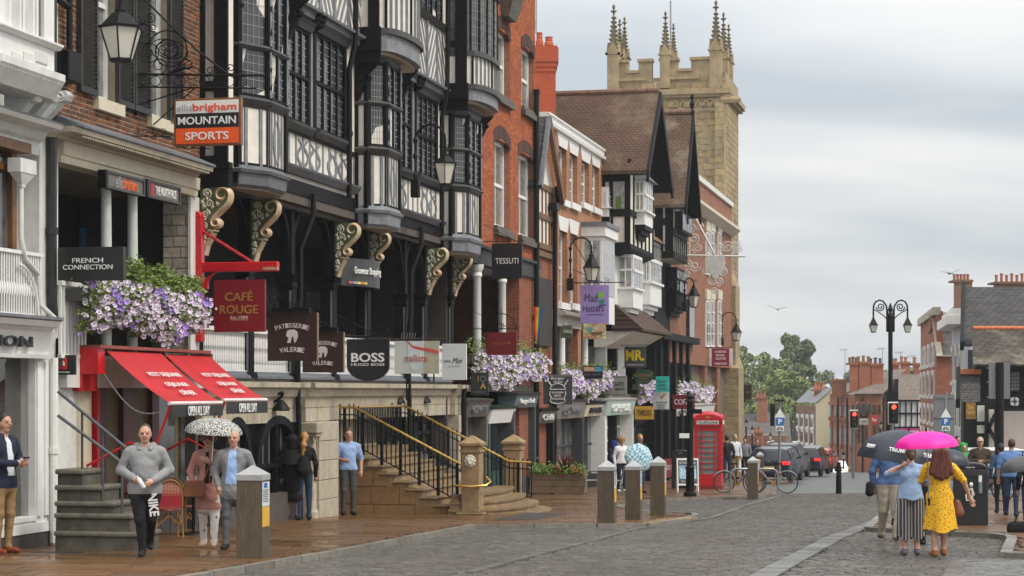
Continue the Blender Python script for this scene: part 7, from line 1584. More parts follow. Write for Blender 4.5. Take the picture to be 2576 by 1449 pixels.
tree('broadleaf_tree','rounded green tree below the tallest tree',1985,1140,930,150,250,24,8500,.42,(.135,.175,.045),clumps=34)
tree('broadleaf_tree','bright green tree at the end of the terrace chimney',2055,1150,960,80,235,25,4500,.38,(.17,.24,.05))
tree('broadleaf_tree','low green tree at the foot of the church tower',1880,1140,990,60,240,26,2500,.45,(.16,.22,.05))
for i,(x,y,w,d) in enumerate(((2095,925,90,420),(2160,918,110,430),(2240,930,130,440),(2050,935,80,410))):tree('hill_tree','pale hazy tree on the skyline '+('left of','just left of','right of','farthest left of')[i]+' the terrace chimneys',x,1080,y,w,d,30+i,2200,.9,(.12,.16,.07),'hazy trees on the skyline',20)
# ================================================================== houses down the hill
FB = lambda n,c1,c2:brickmat(n,c1,c2,(.26,.18,.13),.3,.1,.012,axis=((1,.35,0),(0,0,1)),stain=.22)
B_or = FB('hill_brick_orange',(.33,.115,.055),(.26,.09,.045));B_br = FB('hill_brick_brown',(.24,.12,.075),(.18,.09,.06));B_rd = FB('hill_brick_red',(.36,.10,.045),(.29,.08,.04))
SLT = brickmat('hill_slate',(.13,.12,.12),(.10,.095,.095),(.05,.045,.045),.4,.3,.02,axis=((1,.3,0),(0,.6,1)),stain=.25)
def hx(x,d):return (x-CX)*d/FPX
def hz(y,d):return (HY-y)*d/FPX
def fbox(t,name,m,x0,x1,y0,y1,d,dep,skew=0.0):
 """block whose near face spans a picture rectangle at depth d"""
 q = MB();q.box(hx(x0,d),hx(x1,d),d,d+dep,hz(y1,d),hz(y0,d),lambda a,b,c:(a+.19*(b-d),b,c));return q.build(name,m,t)
def fwin(t,rects,d,m=WHITE,g=GLASS,name='window',proud=.06):
 for (x0,x1,y0,y1) in rects:
  q = MB();q.box(hx(x0,d),hx(x1,d),d-proud,d+.02,hz(y1,d),hz(y0,d));w_ = q.build(name,m,t)
  e = (x1-x0)*.16;q = MB();q.box(hx(x0+e,d),hx(x1-e,d),d-proud-.02,d-proud,hz(y1-e,d),hz(y0+e,d));q.build('pane',g,w_)
def house(name,label,d,loc):return thing(name,label,'building',P(loc[0],loc[1],d))
def sidewall(t,name,m,x0,d0,x1,d1,ytop0,ybot0,thick=.4,top_same=True):
 """street front receding between two depths"""
 zt = hz(ytop0,d0);zb = hz(ybot0,d0)-6;a = (hx(x0,d0),d0);b = (hx(x1,d1),d1);q = MB();n = Vector((b[1]-a[1],a[0]-b[0])).normalized()*thick;n = n if n.dot(Vector(a)) > 0 else -n
 q.add([(a[0],a[1],zb),(b[0],b[1],zb),(b[0]+n.x,b[1]+n.y,zb),(a[0]+n.x,a[1]+n.y,zb),(a[0],a[1],zt),(b[0],b[1],zt),(b[0]+n.x,b[1]+n.y,zt),(a[0]+n.x,a[1]+n.y,zt)],[(0,3,2,1),(4,5,6,7),(0,1,5,4),(1,2,6,5),(2,3,7,6),(3,0,4,7)])
 return q.build(name,m,t),a,b
def swin(t,a,b,rows,cols,zs,w,m=WHITE,g=GLASS,ext=.12):
 """windows along a receding front"""
 A,B = Vector(a),Vector(b);L = (B-A).length;d = (B-A).normalized();n = Vector((-d.y,d.x));n = n if n.dot(A) < 0 else -n
 for (z0,z1) in zs:
  for k in range(cols):
   c = L*(k+.5)/cols;f = lambda x,y,z_:tuple(A+d*x+n*y)+(z_,)
   q = MB();q.box(c-w/2,c+w/2,-.05,ext,z0,z1,f);o = q.build('window',m,t);q = MB();q.box(c-w/2+.1,c+w/2-.1,ext,ext+.02,z0+.1,z1-.1,f);q.build('pane',g,o);q = MB();q.box(c-w/2-.1,c+w/2+.1,0,ext+.08,z0-.2,z0,f);q.build('sill',m,o);q = MB();q.box(c-w/2-.05,c+w/2+.05,0,ext+.03,z1,z1+.3,f);q.build('lintel',m,o)
def chim(t,x0,x1,y0,y1,d,m,pots=(),pm=None,dep=1.4):
 o = fbox(t,'chimney',m,x0,x1,y0,y1,d,dep);q = MB();q.box(hx(x0-2,d),hx(x1+2,d),d-.1,d+dep+.1,hz(y0+6,d),hz(y0+1,d));q.build('corbel_course',m,o)
 for (x,yt) in pots:
  c = (hx(x,d),d+dep/2,hz(y0,d));hh = hz(yt,d)-c[2];r = 4.6*d/FPX;q = MB();q.lathe([(r,-.05),(r*.8,hh*.2),(r*.75,hh*.8),(r,hh*.86),(r,hh)],8,c);q.build('chimney_pot',pm or mat('far_pot',(.30,.15,.085),.8,var=.3),o,True)
h1 = house('low_slate_house','low slate roofed house with red chimneys beyond the parked cars',200,(1930,1130))
fbox(h1,'wall',B_br,1866,1978,1095,1300,200,9)
q = MB();q.add([(hx(1862,200),199.6,hz(1135,200)),(hx(1992,200),199.6,hz(1135,200)),(hx(1985,208),208,hz(1041,208)),(hx(1872,208),208,hz(1041,208)),(hx(1862,216),216,hz(1100,216)),(hx(1992,216),216,hz(1100,216))],[(0,1,2,3),(3,2,5,4)]);q.build('roof',SLT,h1)
chim(h1,1904,1929,997,1075,206,B_or,((1909,985),(1917,985),(1925,985)));chim(h1,1898,1918,1085,1140,198,B_or,((1903,1075),(1912,1073)))
h2 = house('end_brick_house','brown brick house with cream gable end down the hill',185,(2040,1180))
_,a,b = sidewall(h2,'street_front',B_br,2003,196,2052,186,1020,1200);swin(h2,a,b,3,4,((hz(1075,190),hz(1050,190)),(hz(1115,190),hz(1085,190)),(hz(1160,190),hz(1128,190))),.9)
q = MB();d_ = 186;q.prism([(hx(2052,d_),hz(1200,d_)-4),(hx(2092,d_),hz(1200,d_)-4),(hx(2092,d_),hz(978,d_)),(hx(2052,d_),hz(1012,d_))],d_,d_+.4,lambda a_,b_,hh:(a_,hh,b_));q.build('gable_end',mat('cream_render',(.58,.52,.36),.8,var=.06,grime=.15),h2)
q = MB();q.add([(hx(2000,197),197,hz(1012,197)),(hx(2051,186),185.8,hz(1013,186)),(hx(2093,186),185.8,hz(977,186)),(hx(2040,197),197,hz(975,197))],[(0,1,2,3)]);q.build('roof',LEAD,h2)
chim(h2,2048,2078,978,1015,190,B_or,((2054,962),(2063,962),(2072,962)),mat('orange_pot',(.45,.16,.07),.8))
fbox(h2,'low_wall',mat('cream_wall',(.50,.43,.32),.8,var=.1,grime=.2),2052,2170,1140,1200,175,1)
h3 = house('orange_brick_terrace','orange brick building with oval windows and a great cluster of chimneys',172,(2150,1180))
_,a,b = sidewall(h3,'street_front',B_or,2087,178,2150,168,992,1200)
fbox(h3,'front',B_or,2150,2218,991,1260,168,10)
for y in (1016,1056):q = MB();z_ = hz(y,172);A,B = a,b;q.bar((A[0],A[1]-.1,z_),(B[0],B[1]-.1,z_),.3,.25);q.build('string_course',B_rd,h3)
swin(h3,a,b,2,5,((hz(1120,172),hz(1075,172)),(hz(1050,172),hz(1020,172))),.8,B_rd)
fwin(h3,[(x,x+7,y,y+h_) for x in (2196,2209) for y,h_ in ((1018,22),(1068,40),(1125,30))]+[(x,x+8,1070,1112) for x in (2156,2176)],168,B_rd)
for x in (2158,2171,2186):c = P(x,1029,167.5);q = MB();q.prism([(c[0]+.22*math.cos(2*PI*k/16),c[2]+.62*math.sin(2*PI*k/16)) for k in range(16)],167.3,168.2,lambda a_,b_,hh:(a_,hh,b_));o = q.build('oval_window',B_br,h3);q = MB();q.prism([(c[0]+.15*math.cos(2*PI*k/16),c[2]+.5*math.sin(2*PI*k/16)) for k in range(16)],167.2,167.4,lambda a_,b_,hh:(a_,hh,b_));q.build('pane',GLASS,o)
for x in (2108,2131,2170,2222):q = MB();q.tube([P(x,1000,167.7),P(x,1200,167.7)],.09,6);q.build('downpipe',BLK,h3)
q = MB();q.add([P(2085,992,178),P(2150,991,167.6),P(2222,990,167.6),P(2280,928,176),P(2236,932,178),P(2125,970,184)],[(0,1,2,3,4,5)]);q.build('roof',brickmat('brown_slate',(.19,.155,.125),(.15,.12,.10),(.07,.06,.05),.4,.3,.02,axis=((1,.3,0),(0,.6,1)),stain=.25),h3)
chim(h3,2093,2128,954,1000,172,B_or)
for (xa,xb,yt) in ((2137,2161,912),(2159,2192,909),(2190,2222,914)):chim(h3,xa,xb,yt,990,171,B_rd,[(xa+4+k*(xb-xa-8)/2.0,yt-13-(2*(k % 2))) for k in range(3)],mat('brown_pot',(.20,.11,.07),.8,var=.3) if xa < 2190 else mat('blue_pot',(.06,.06,.085),.6))
for (x,yt,yb,d_) in ((2126,880,960,180),(2220,877,914,171),(2265,887,930,185),(2296,896,930,185)):
 an = thing('tv_aerial','thin television aerial above the chimney cluster, '+{2126:'leftmost, on a tall mast',2220:'over the dark pots',2265:'right of the lamp post',2296:'rightmost'}[x],'aerial',P(x,yb,d_));q = MB();q.tube([P(x,yb,d_),P(x,yt,d_)],.03,5);q.build('mast',LEADC,an);q = MB();q.tube([P(x-14,yt+1,d_),P(x+8,yt-2,d_)],.025,5)
 for k in range(5):q.tube([P(x-12+4*k,yt-3,d_),P(x-12+4*k,yt+4,d_)],.015,4)
 q.build('antenna',LEADC,an)
h4 = house('small_timbered_house','small black and white gabled house behind the lamp post',160,(2260,1150))
fbox(h4,'wall',WHITEG,2246,2314,1004,1230,160,4)
for x in (2250,2264,2279,2293,2308):fbox(h4,'timber_post',TIMB,x-1.5,x+1.5,1012,1200,159.9,.3)
for y in (1008,1040,1075):fbox(h4,'timber_rail',TIMB,2246,2314,y-2,y+2,159.8,.3)
q = MB();q.add([P(2256,1006,159.5),P(2314,1006,159.5),P(2314,953,164),P(2260,953,164)],[(0,1,2,3)]);q.build('roof',MATS['brown_slate'],h4)
q = MB();q.prism([(hx(2238,159),hz(1008,159)),(hx(2254,159),hz(953,159)),(hx(2260,159),hz(953,159)),(hx(2258,159),hz(1008,159))],158.9,160,lambda a_,b_,hh:(a_,hh,b_));q.build('bargeboard',TIMB,h4)
h5 = house('slate_roof_row','brown slate roofs with small chimneys left of the tall brick block',178,(2260,920))
q = MB();q.add([P(2222,965,177),P(2330,965,177),P(2330,922,186),P(2236,926,186)],[(0,1,2,3)]);q.build('roof',MATS['brown_slate'],h5);fbox(h5,'wall',B_br,2222,2330,962,1200,178,4)
chim(h5,2244,2262,913,950,182,B_rd,((2249,901),(2257,901)));chim(h5,2266,2289,910,950,182,B_rd,((2272,896),(2282,898)));chim(h5,2298,2316,913,950,182,B_rd,((2305,898),))
h6 = house('tall_brick_block','tall narrow red brick block with white window heads on the right',135,(2350,1190))
_,a,b = sidewall(h6,'street_front',B_rd,2316,150,2356,128,812,1210)
swin(h6,a,b,4,4,((hz(920,140),hz(880,140)),(hz(995,140),hz(945,140)),(hz(1060,140),hz(1025,140)),(hz(1120,140),hz(1085,140))),1.2,WHITE)
q = MB();q.bar((a[0],a[1],hz(812,150)),(b[0],b[1]-.05,hz(812,150)),.5,.5);q.build('coping',STONE,h6)
fbox(h6,'end_wall',B_rd,2356,2430,895,1230,127,14);fbox(h6,'upper_end_wall',B_or,2340,2430,790,830,131,10)
q = MB();q.add([P(2360,895,126.8),P(2405,895,126.8),P(2405,818,130.5),P(2366,818,130.5)],[(0,1,2,3)]);q.build('slate_slope',SLT,h6)
q = MB();q.add([P(2341,790,130.8),P(2356,790,130.8),P(2372,895,126.6),P(2356,895,126.6)],[(0,1,2,3)]);q.build('stone_verge',STONE,h6)
fbox(h6,'coping',STONE,2338,2432,786,791,130.8,10);fbox(h6,'string_course',STONE,2355,2405,893,897,126.7,1)
chim(h6,2401,2446,703,800,126,B_br,[(2407+8.5*k,688) for k in range(5)],mat('red_pot',(.34,.12,.07),.8))
q = MB();q.add([P(2378,790,129),P(2430,790,129),P(2430,740,134)],[(0,1,2)]);q.build('hip_roof',LEAD,h6)
h7 = house('white_stucco_house','narrow white stucco front with deep bracketed cornice',120,(2400,1150))
_,a,b = sidewall(h7,'street_front',mat('pale_blue_stucco',(.58,.62,.68),.7,var=.06,grime=.2),2395,124,2425,112,825,1210)
for i,(dx,y) in enumerate(((12,812),(16,806),(8,822))):q = MB();q.bar((a[0]-.3*i,a[1]-.3,hz(y,124)),(b[0]-.3*i,b[1]-.3,hz(y,124)),.8,.5);q.build('cornice',WHITE,h7)
swin(h7,a,b,2,3,((hz(960,118),hz(880,118)),(hz(1075,118),hz(1000,118))),1.3,WHITE,MATS['bright_glass'])
h8 = house('timbered_inn','black timbered inn with two great stone slate roofs at the right edge',98,(2520,1200))
DSL = brickmat('dark_stone_slate',(.085,.078,.078),(.05,.047,.047),(.015,.014,.014),.42,.22,.03,axis=((1,.2,0),(0,.5,1)),stain=.35,bump=.6)
MSL = brickmat('mossy_stone_slate',(.085,.064,.048),(.052,.041,.033),(.016,.013,.011),.42,.22,.03,axis=((1,.2,0),(0,.5,1)),stain=.35,bump=.6,big=((.26,.23,.18),.5))
q = MB();q.prism([(hx(2440,104),hz(985,104)),(hx(2800,104),hz(985,104)),(hx(2800,104),hz(880,104)),(hx(2440,104),hz(880,104))],103,104.5,lambda a_,b_,hh:(a_,hh,b_));q.build('wall',TIMB,h8)
q = MB();q.add([P(2421,868,102),P(2800,868,102),P(2800,722,110),P(2424,722,110)],[(0,1,2,3)]);q.add([P(2421,872,102),P(2800,872,102),P(2800,727,110.3),P(2424,727,110.3)],[(0,1,2,3)]);q.build('upper_roof',DSL,h8)
q = MB();q.bar(P(2420,870,101.9),P(2423,718,110),.2,.5);q.build('bargeboard',TIMB,h8)
q = MB();q.add([P(2448,917,98),P(2800,917,98),P(2800,826,102.5),P(2444,826,102.5)],[(0,1,2,3)]);q.add([P(2448,921,98),P(2800,921,98),P(2800,831,102.6),P(2444,831,102.6)],[(0,1,2,3)]);q.build('lower_roof',MSL,h8)
for i in range(14):q = MB();q.tube([P(2448+14*i,826,102.4),P(2461.5+14*i,826,102.4)],.12,8);q.build('ridge_tile',mat('orange_ridge',(.50,.14,.05),.8,var=.2),h8)
fbox(h8,'front_wall',TIMB,2452,2800,915,1036,99.5,3);fbox(h8,'white_brick_wall',brickmat('white_brick',(.58,.50,.45),(.54,.47,.43),(.42,.36,.33),.25,.09,.01,axis=((1,0,0),(0,0,1)),stain=.08),2512,2800,1034,1240,99.2,3)
fwin(h8,((2540,2566,933,986),),99.4,TIMB,mat('dim_window',(.10,.085,.06),.15,var=.4));q = MB()
for k in range(1,4):q.tube([P(2540+6.5*k,935,99.25),P(2540+6.5*k,984,99.25)],.03,4)
for k in range(1,6):q.tube([P(2541,933+9*k,99.24),P(2565,933+9*k,99.24)],.03,4)
q.build('glazing_bars',LEADC,h8)
for k in range(4):
 t = k*PI/2+PI/4;c = P(2552+6*math.cos(t),1010+0*k+6*math.sin(t)-0,99.3);q = MB();q.prism([(c[0]+.13*math.cos(2*PI*j/10),c[2]+.13*math.sin(2*PI*j/10)) for j in range(10)],99.25,99.4,lambda a_,b_,hh:(a_,hh,b_));q.build('quatrefoil_lobe',WHITE,h8)
fbox(h8,'porch_wall',TIMB,2424,2500,1005,1240,97.5,4)
q = MB();q.add([P(2416,1011,96.5),P(2466,1011,96.5),P(2466,937,99.3),P(2412,937,99.3)],[(0,1,2,3)]);q.build('porch_roof',DSL,h8)
q = MB();q.bar(P(2411,935,99),P(2467,935,99),.25,.25);q.build('ridge_tile',MATS['orange_ridge'],h8);q = MB();q.bar(P(2410,1015,96.4),P(2411,933,99.2),.2,.5);q.build('bargeboard',TIMB,h8)
for (x0,x1,y0,y1) in ((2458,2478,1020,1060),(2458,2478,1070,1090)):fbox(h8,'plaster_panel',PLAS,x0,x1,y0,y1,97.4,.2)
for p0,p1 in (((2480,1092),(2505,1040)),((2478,1060),(2506,1110)),((2506,1020),(2506,1140)),((2482,1020),(2482,1140))):q = MB();q.bar(P(p0[0],p0[1],97.2),P(p1[0],p1[1],97.2),.2,.16);q.build('timber_brace',TIMB,h8)
fbox(h8,'plaster_panel',PLAS,2484,2504,1030,1130,97.45,.1)
for (x0,x1) in ((2482,2540),):chim(h8,x0+20,x1+60,708,740,112,B_br,[(2514+13*k,690-(4*(k % 2))) for k in range(6)],MATS['red_pot'])
sg = thing('inn_sign','gold and brown inn sign with old style lettering on the black timbered porch','sign',P(2440,1053,96));fbox(sg,'board',mat('inn_gold',(.24,.12,.025),.5,var=.3),2430,2454,1012,1054,96,.12);text('The',sg,P(2441,1025,95.95),(1,0,0),.22,mat('inn_letter',(.62,.40,.08),.5),width=.3);text('Falcon',sg,P(2442,1036,95.95),(1,0,0),.22,MATS['inn_letter'],width=.42)
for (x0,x1,y0,y1,d,c,tx,lab) in ((2192,2207,1044,1067,166,(.45,.02,.03),'Pizza','small red wall sign on the orange brick building'),(2162,2184,1053,1068,165.5,(.42,.40,.36),'CAFE','small pale wall sign on the orange brick building'),(2262,2318,1078,1094,158,(.42,.01,.16),'FELLOWSHIP','long magenta banner on the small timbered house')):
 sg = thing('shop_sign',lab,'sign',P(x0,y1,d));fbox(sg,'board',mat('far_sign_%d' % x0,c,.5),x0,x1,y0,y1,d,.1);text(tx,sg,P((x0+x1)/2,(y0+y1)/2,d-.03),(1,0,0),(y1-y0)*.4*d/FPX,LETW if x0 != 2162 else LETD,width=(x1-x0)*.75*d/FPX)
# ================================================================== stairs
SBLK = piecemat('sandstone_block',[(.23,.135,.055),(.28,.165,.068),(.19,.112,.048),(.25,.14,.055)],rough=.7,bump=.35,bscale=16,stain=(.20,.13,.07),wet=(.45,.75,.8))
TREAD = mat('worn_sandstone_tread',(.21,.14,.068),.5,var=.3,grime=.5,bump=.3)
s1_,s2_ = S(893,.28),S(893,.28)+4.3
ms = thing('stone_staircase','broad sandstone staircase with brass topped black railings in front of the timbered house','stairs',W(s1_,.3,zg(s1_)))
oA,oB = OX(893,s1_),OX(1165,s1_);zL = ZS(1131,s1_,oA);nS = 9;zg1 = zg(s1_)-.12;rise = (zL-zg1)/nS;run = (oB-oA)/(nS-1)
q = MB();q.box(s1_,s2_,-.46,oA,zL-.12,zL,W);q.build('landing',TREAD,ms)
q = MB();q.box(s1_+.05,s2_,-.46,oA-.02,zg1-.6,zL-.12,W);q.build('landing_core',SANDST,ms)
for i in range(nS-1):
 z1 = zL-rise*(i+1);o0,o1 = oA+run*i,oA+run*(i+1)
 q = MB();q.box(s1_+.03,s2_,o0-.04,o1,zg1-.6,z1-.055,W);q.build('riser',SANDST,ms);q = MB();q.box(s1_-.035,s2_,o0-.06,o1+.04,z1-.055,z1,W);q.build('tread',TREAD,ms,bevel=.02,seg=2)
 n = max(1,int((z1-zg1)/.36));
rs = random.Random(8);zc = zg1-.2
for r_,(za,zb_) in enumerate(((zg1-.2,zg1+.33),(zg1+.33,zg1+.72),(zg1+.72,zg1+1.08),(zg1+1.08,zL-.06))):
 omax = oA+run*max(0,min(nS-1,(zL-zb_)/rise-.2));o = oA-.9 if False else oA-.22
 while o < omax-.05:
  e = min(o+rs.uniform(.55,.95),omax);q = MB();q.tbox(o+.006,e-.006,za+.006,zb_-.006,-.02,.03,.006,lambda a,b,h:W(s1_+.03-h,a,b));q.build('stone_block',SBLK,ms);o = e
fb = zg1-.05
for k in range(4):
 z1 = fb+.155*(4-k);b = .30+.32*k;n = 22;sm = (s1_+s2_)/2;hw = (s2_-s1_)/2+.1+.1*k
 pl = [(sm-hw*math.cos(PI*i/n),oB-.25+(.35+b)*math.sin(PI*i/n)**.75) for i in range(n+1)]
 q = MB();q.prism(pl,fb-.5,z1-.05,W);q.build('curved_riser',SANDST,ms);q = MB();q.prism([(sm-(hw+.035)*math.cos(PI*i/n),oB-.25+(.39+b)*math.sin(PI*i/n)**.75) for i in range(n+1)],z1-.05,z1,W);q.build('curved_tread',TREAD,ms)
def newel(s_,o_,base,h,lion):
 q = MB();q.box(s_-.34,s_+.34,o_-.36,o_+.36,base-.4,base+.14,W);q.box(s_-.29,s_+.29,o_-.31,o_+.31,base+.14,base+.2,W);q.build('newel_plinth',TREAD,ms,bevel=.02)
 q = MB();q.box(s_-.2,s_+.2,o_-.2,o_+.2,base+.2,base+h-.32,W);nw = q.build('newel_post',SANDST,ms,bevel=.015)
 q = MB();q.box(s_-.225,s_+.225,o_-.225,o_+.225,base+h-.32,base+h-.26,W);q.loft([[W(s_+dx*w,o_+dy*w,base+h+z_) for dx,dy in ((-1,-1),(1,-1),(1,1),(-1,1))] for w,z_ in ((.19,-.26),(.19,-.20),(.25,-.17),(.25,-.12),(.05,.02),(.02,.04))]);q.build('newel_cap',SANDST,nw)
 if lion:
  pr = [((0,-.02,0),(0,-.02,0),.085,.085,0,(1,.6,1.1)),((0,-.06,-.03),(0,-.07,-.05),.04,.035,0),((-.04,-.06,.03),(-.04,-.06,.03),.022,.022,0),((.04,-.06,.03),(.04,-.06,.03),.022,.022,0)]+[((.10*math.cos(a),-.01,.11*math.sin(a)),(.10*math.cos(a),-.01,.11*math.sin(a)),.035,.035,0) for a in [k*PI/5 for k in range(10)]]
  sdf_obj('lion_mask',pr,[CREAM3],nw,.012,.02,lambda x,y,z_:W(s_-.2+y,o_+x,base+h*.72+z_))
newel(s1_-.05,oB+.22,zg1,ZS(1100,s1_,oB)-zg1,True);newel(s2_+.1,OX(1292,s2_+.1),zg1-.12,1.85,False)
def railing(s_,pts,name,rail=GOLD,hb=.92,ends=()):
 """sloping rail: pts = (o, z of the walking line)"""
 top = [W(s_,o,z_+hb) for o,z_ in pts];q = MB();q.tube(top,.028,8);r = q.build(name,rail,ms,True)
 q = MB();q.tube([W(s_,o,z_+hb-.16) for o,z_ in pts],.016,6);q.build('upper_bar',IRON,r);q = MB();q.tube([W(s_,o,z_+.10) for o,z_ in pts],.016,6);q.build('lower_bar',IRON,r)
 L = pts[-1][0]-pts[0][0];n = max(2,int(abs(L)/.105));BM = MB();BM.box(-.012,.012,-.012,.012,0,hb-.02);me = BM.mesh('baluster',IRON);PM = MB();PM.box(-.03,.03,-.03,.03,-.12,hb-.12);pm_ = PM.mesh('standard',IRON)
 for i in range(n+1):
  o = pts[0][0]+L*i/n
  for (oa,za),(ob,zb_) in zip(pts,pts[1:]):
   if min(oa,ob)-1e-6 <= o <= max(oa,ob)+1e-6:z_ = za+(zb_-za)*(o-oa)/(ob-oa);break
  put('standard' if i % 4 == 0 else 'baluster',pm_ if i % 4 == 0 else me,r,W(s_,o,z_+.1),NANG)
for s_ in (s1_+.12,s2_-.1):RBM = MB().box(-.012,.012,-.012,.012,0,.80).mesh('baluster',IRON);railing(s_,[(-.42,zL),(oA-.05,zL),(oB+.05,zL-rise*(nS-1)+.06)]+([(oB+.6,zg1+.2)] if s_ > s1_+1 else []),'brass_handrail')
for i in range(30):put('baluster',RBM,ms,W(s1_+.3+.13*i,oA-.12,zL+.1),NANG)
q = MB();q.tube([W(s1_+.12,oA-.12,zL+.92),W(s2_-.1,oA-.12,zL+.92)],.026,8);q.build('landing_handrail',GOLD,ms,True)
q = MB();q.tube([W(s1_+.05,-.9+.0*i,zL+.75+.0) if False else W(s1_+.3+.9*i/4,-.2,zL+1.5-.5*i/4) for i in range(5)],.026,8);q.build('upper_handrail',GOLD,ms,True)
q = MB();q.tube([W(s1_-.32,oB-.1,zg1+.78),W(s1_-.34,oB+.25,zg1+.76),W(s1_-.22,oB+.55,zg1+.78),W(s1_-.02,oB+.62,zg1+.85),W(s1_+.05,oB+.5,zg1+.95)],.024,8);q.build('curled_handrail',GOLD,ms,True)
for (x,yt,yb,m,n_,lab) in ((1083,990,1020,mat('alarm_yellow',(.62,.33,.01),.5),'alarm_box','small yellow alarm box on the pale stone wall'),(1100,990,1035,mat('poster_white',(.55,.58,.60),.5,var=.3,scale=8),'poster','small pale poster on the pale stone wall')):
 s_ = S(x-9,-.4);q = MB();q.box(s_,s_+.7,-.46,-.33,Z(x,yb,-.4),Z(x,yt,-.4),W);tag(q.build(n_,m,bevel=.02),lab,n_.replace('_',' '))
ls = thing('stone_steps','short flight of worn grey stone steps with steel handrails beside the white shop','stairs',P(250,1380,28.2))
sl0 = 28.95;o0 = OX(150,sl0);zg2 = zroad(28.2)+KERB
for i,(xr,yt) in enumerate(((352,1335),(328,1290),(286,1260),(250,1220),(206,1180))):
 oo = OX(xr,sl0);zt = ZS(yt,sl0,.4);zp = zg2-.1 if i == 0 else zt-.30
 q = MB();q.box(sl0+.05+.02*i,sl0+.75,o0-.1,oo-.03,zg2-.1 if i < 3 else zt-.6,zt-.075,W);q.build('step_block',GREYST,ls,bevel=.02,seg=2);q = MB();q.box(sl0+.0+.01*i,sl0+.78,o0-.1,oo,zt-.075,zt,W);q.build('step_tread',mat('grey_green_tread',(.125,.118,.09),.45,var=.3,grime=.3,bump=.25),ls,bevel=.025,seg=2)
STEEL = mat('galvanised_steel',(.25,.27,.29),.4,metal=.6,var=.15)
for (ss,dy) in ((sl0+.12,0),(sl0+.66,-60)):
 A_ = W(ss,OX(146,ss),ZS(1045+dy,ss,.2));B_ = W(ss,OX(325,ss),ZS(1176+dy*.72,ss,.6));q = MB();q.tube([A_,B_],.024,8);q.build('handrail',mat('dull_steel',(.09,.10,.11),.45,metal=.5),ls,True)
 for x in (207,258,307):t = (x-146)/179;p = Vector(A_).lerp(Vector(B_),t);q = MB();q.tube([tuple(p),(p.x,p.y,p.z-.98)],.02,6);q.build('rail_post',MATS['dull_steel'],ls)
# ================================================================== bollards
def bollard(x,yb,yt,label,sticker=True,wpx=None):
 g_ = G(x,yb,KERB if x != 2110 else 0);d = g_[1];H = (yb-yt)/FPX*d;w = (wpx or .27*(yb-yt))/FPX*d/2;t = thing('timber_bollard',label,'bollard',g_,'oak bollards along the kerb')
 f = FR(g_,R(-11));q = MB();zc = H*.84;q.loft([[f(a*w*k,b*w*k,z_) for a,b in ((-1,-1),(1,-1),(1,1),(-1,1))] for k,z_ in ((1.02,-.05),(1.0,H*.4),(.985,zc))]);q.build('oak_post',mat('weathered_oak_post',(.095,.07,.043),.75,var=.4,bump=.5,bscale=10,stretch=(9,9,.7),grime=.4),t)
 q = MB();q.loft([[f(a*w*k,b*w*k,z_) for a,b in ((-1,-1),(1,-1),(1,1),(-1,1))] for k,z_ in ((1.03,zc),(1.03,H*.90),(.05,H),(.02,H))]);q.build('zinc_cap',mat('zinc_cap',(.40,.40,.39),.45,metal=.35,var=.12),t)
 if sticker:
  for (z0,z1,m) in ((.56,.82,mat('sticker_white',(.55,.60,.62),.5)),(.34,.555,mat('sticker_yellow',(.62,.36,.03),.5))):
   q = MB();q.box(w*.99,w*1.02,-w*.85,w*.85,H*z0,H*z1,f);q.build('notice',m,t)
  q = MB();q.box(w*1.02,w*1.03,-w*.5,w*.3,H*.755,H*.81,f);q.build('blue_square',mat('sign_blue',(.01,.10,.38),.5),t)
  for k in range(8):q = MB();q.box(w*1.02,w*1.028,-w*.7,w*(.6-.1*(k % 3)),H*(.73-.018*k),H*(.738-.018*k),f);q.build('print_line',LETD,t)
 return t
bollard(637,1403,1170,'big near timber bollard with parking notices beside the man in the grey suit',wpx=66);bollard(1527,1316,1158,'nearest of three timber bollards on the pavement corner',wpx=42);bollard(1594,1307,1158,'middle one of three timber bollards, cap marked yellow',wpx=38);bollard(1656,1296,1148,'farthest of three timber bollards on the pavement corner',wpx=36);bollard(1894,1251,1148,'single timber bollard in front of the parked bicycles',wpx=26);bollard(1912,1213,1136,'small timber bollard beyond the bicycles beside the parked cars',False,17)
g_ = G(2110,1242);t = thing('iron_bollard','black cast iron bollard standing alone at the edge of the setts','bollard',g_);k = g_[1]/FPX;q = MB();q.lathe([(7.5*k,0),(7*k,40*k),(6*k,56*k),(8*k,58*k),(8*k,62*k),(6*k,64*k),(6.5*k,70*k),(4.5*k,74*k),(5.5*k,78*k),(1*k,80*k)],12,g_);q.build('shaft',IRON,t,True);q = MB();q.box(g_[0]-11*k,g_[0]+11*k,g_[1]-.02,g_[1]+.02,g_[2]+64*k,g_[2]+67*k);q.build('cross_bar',IRON,t)
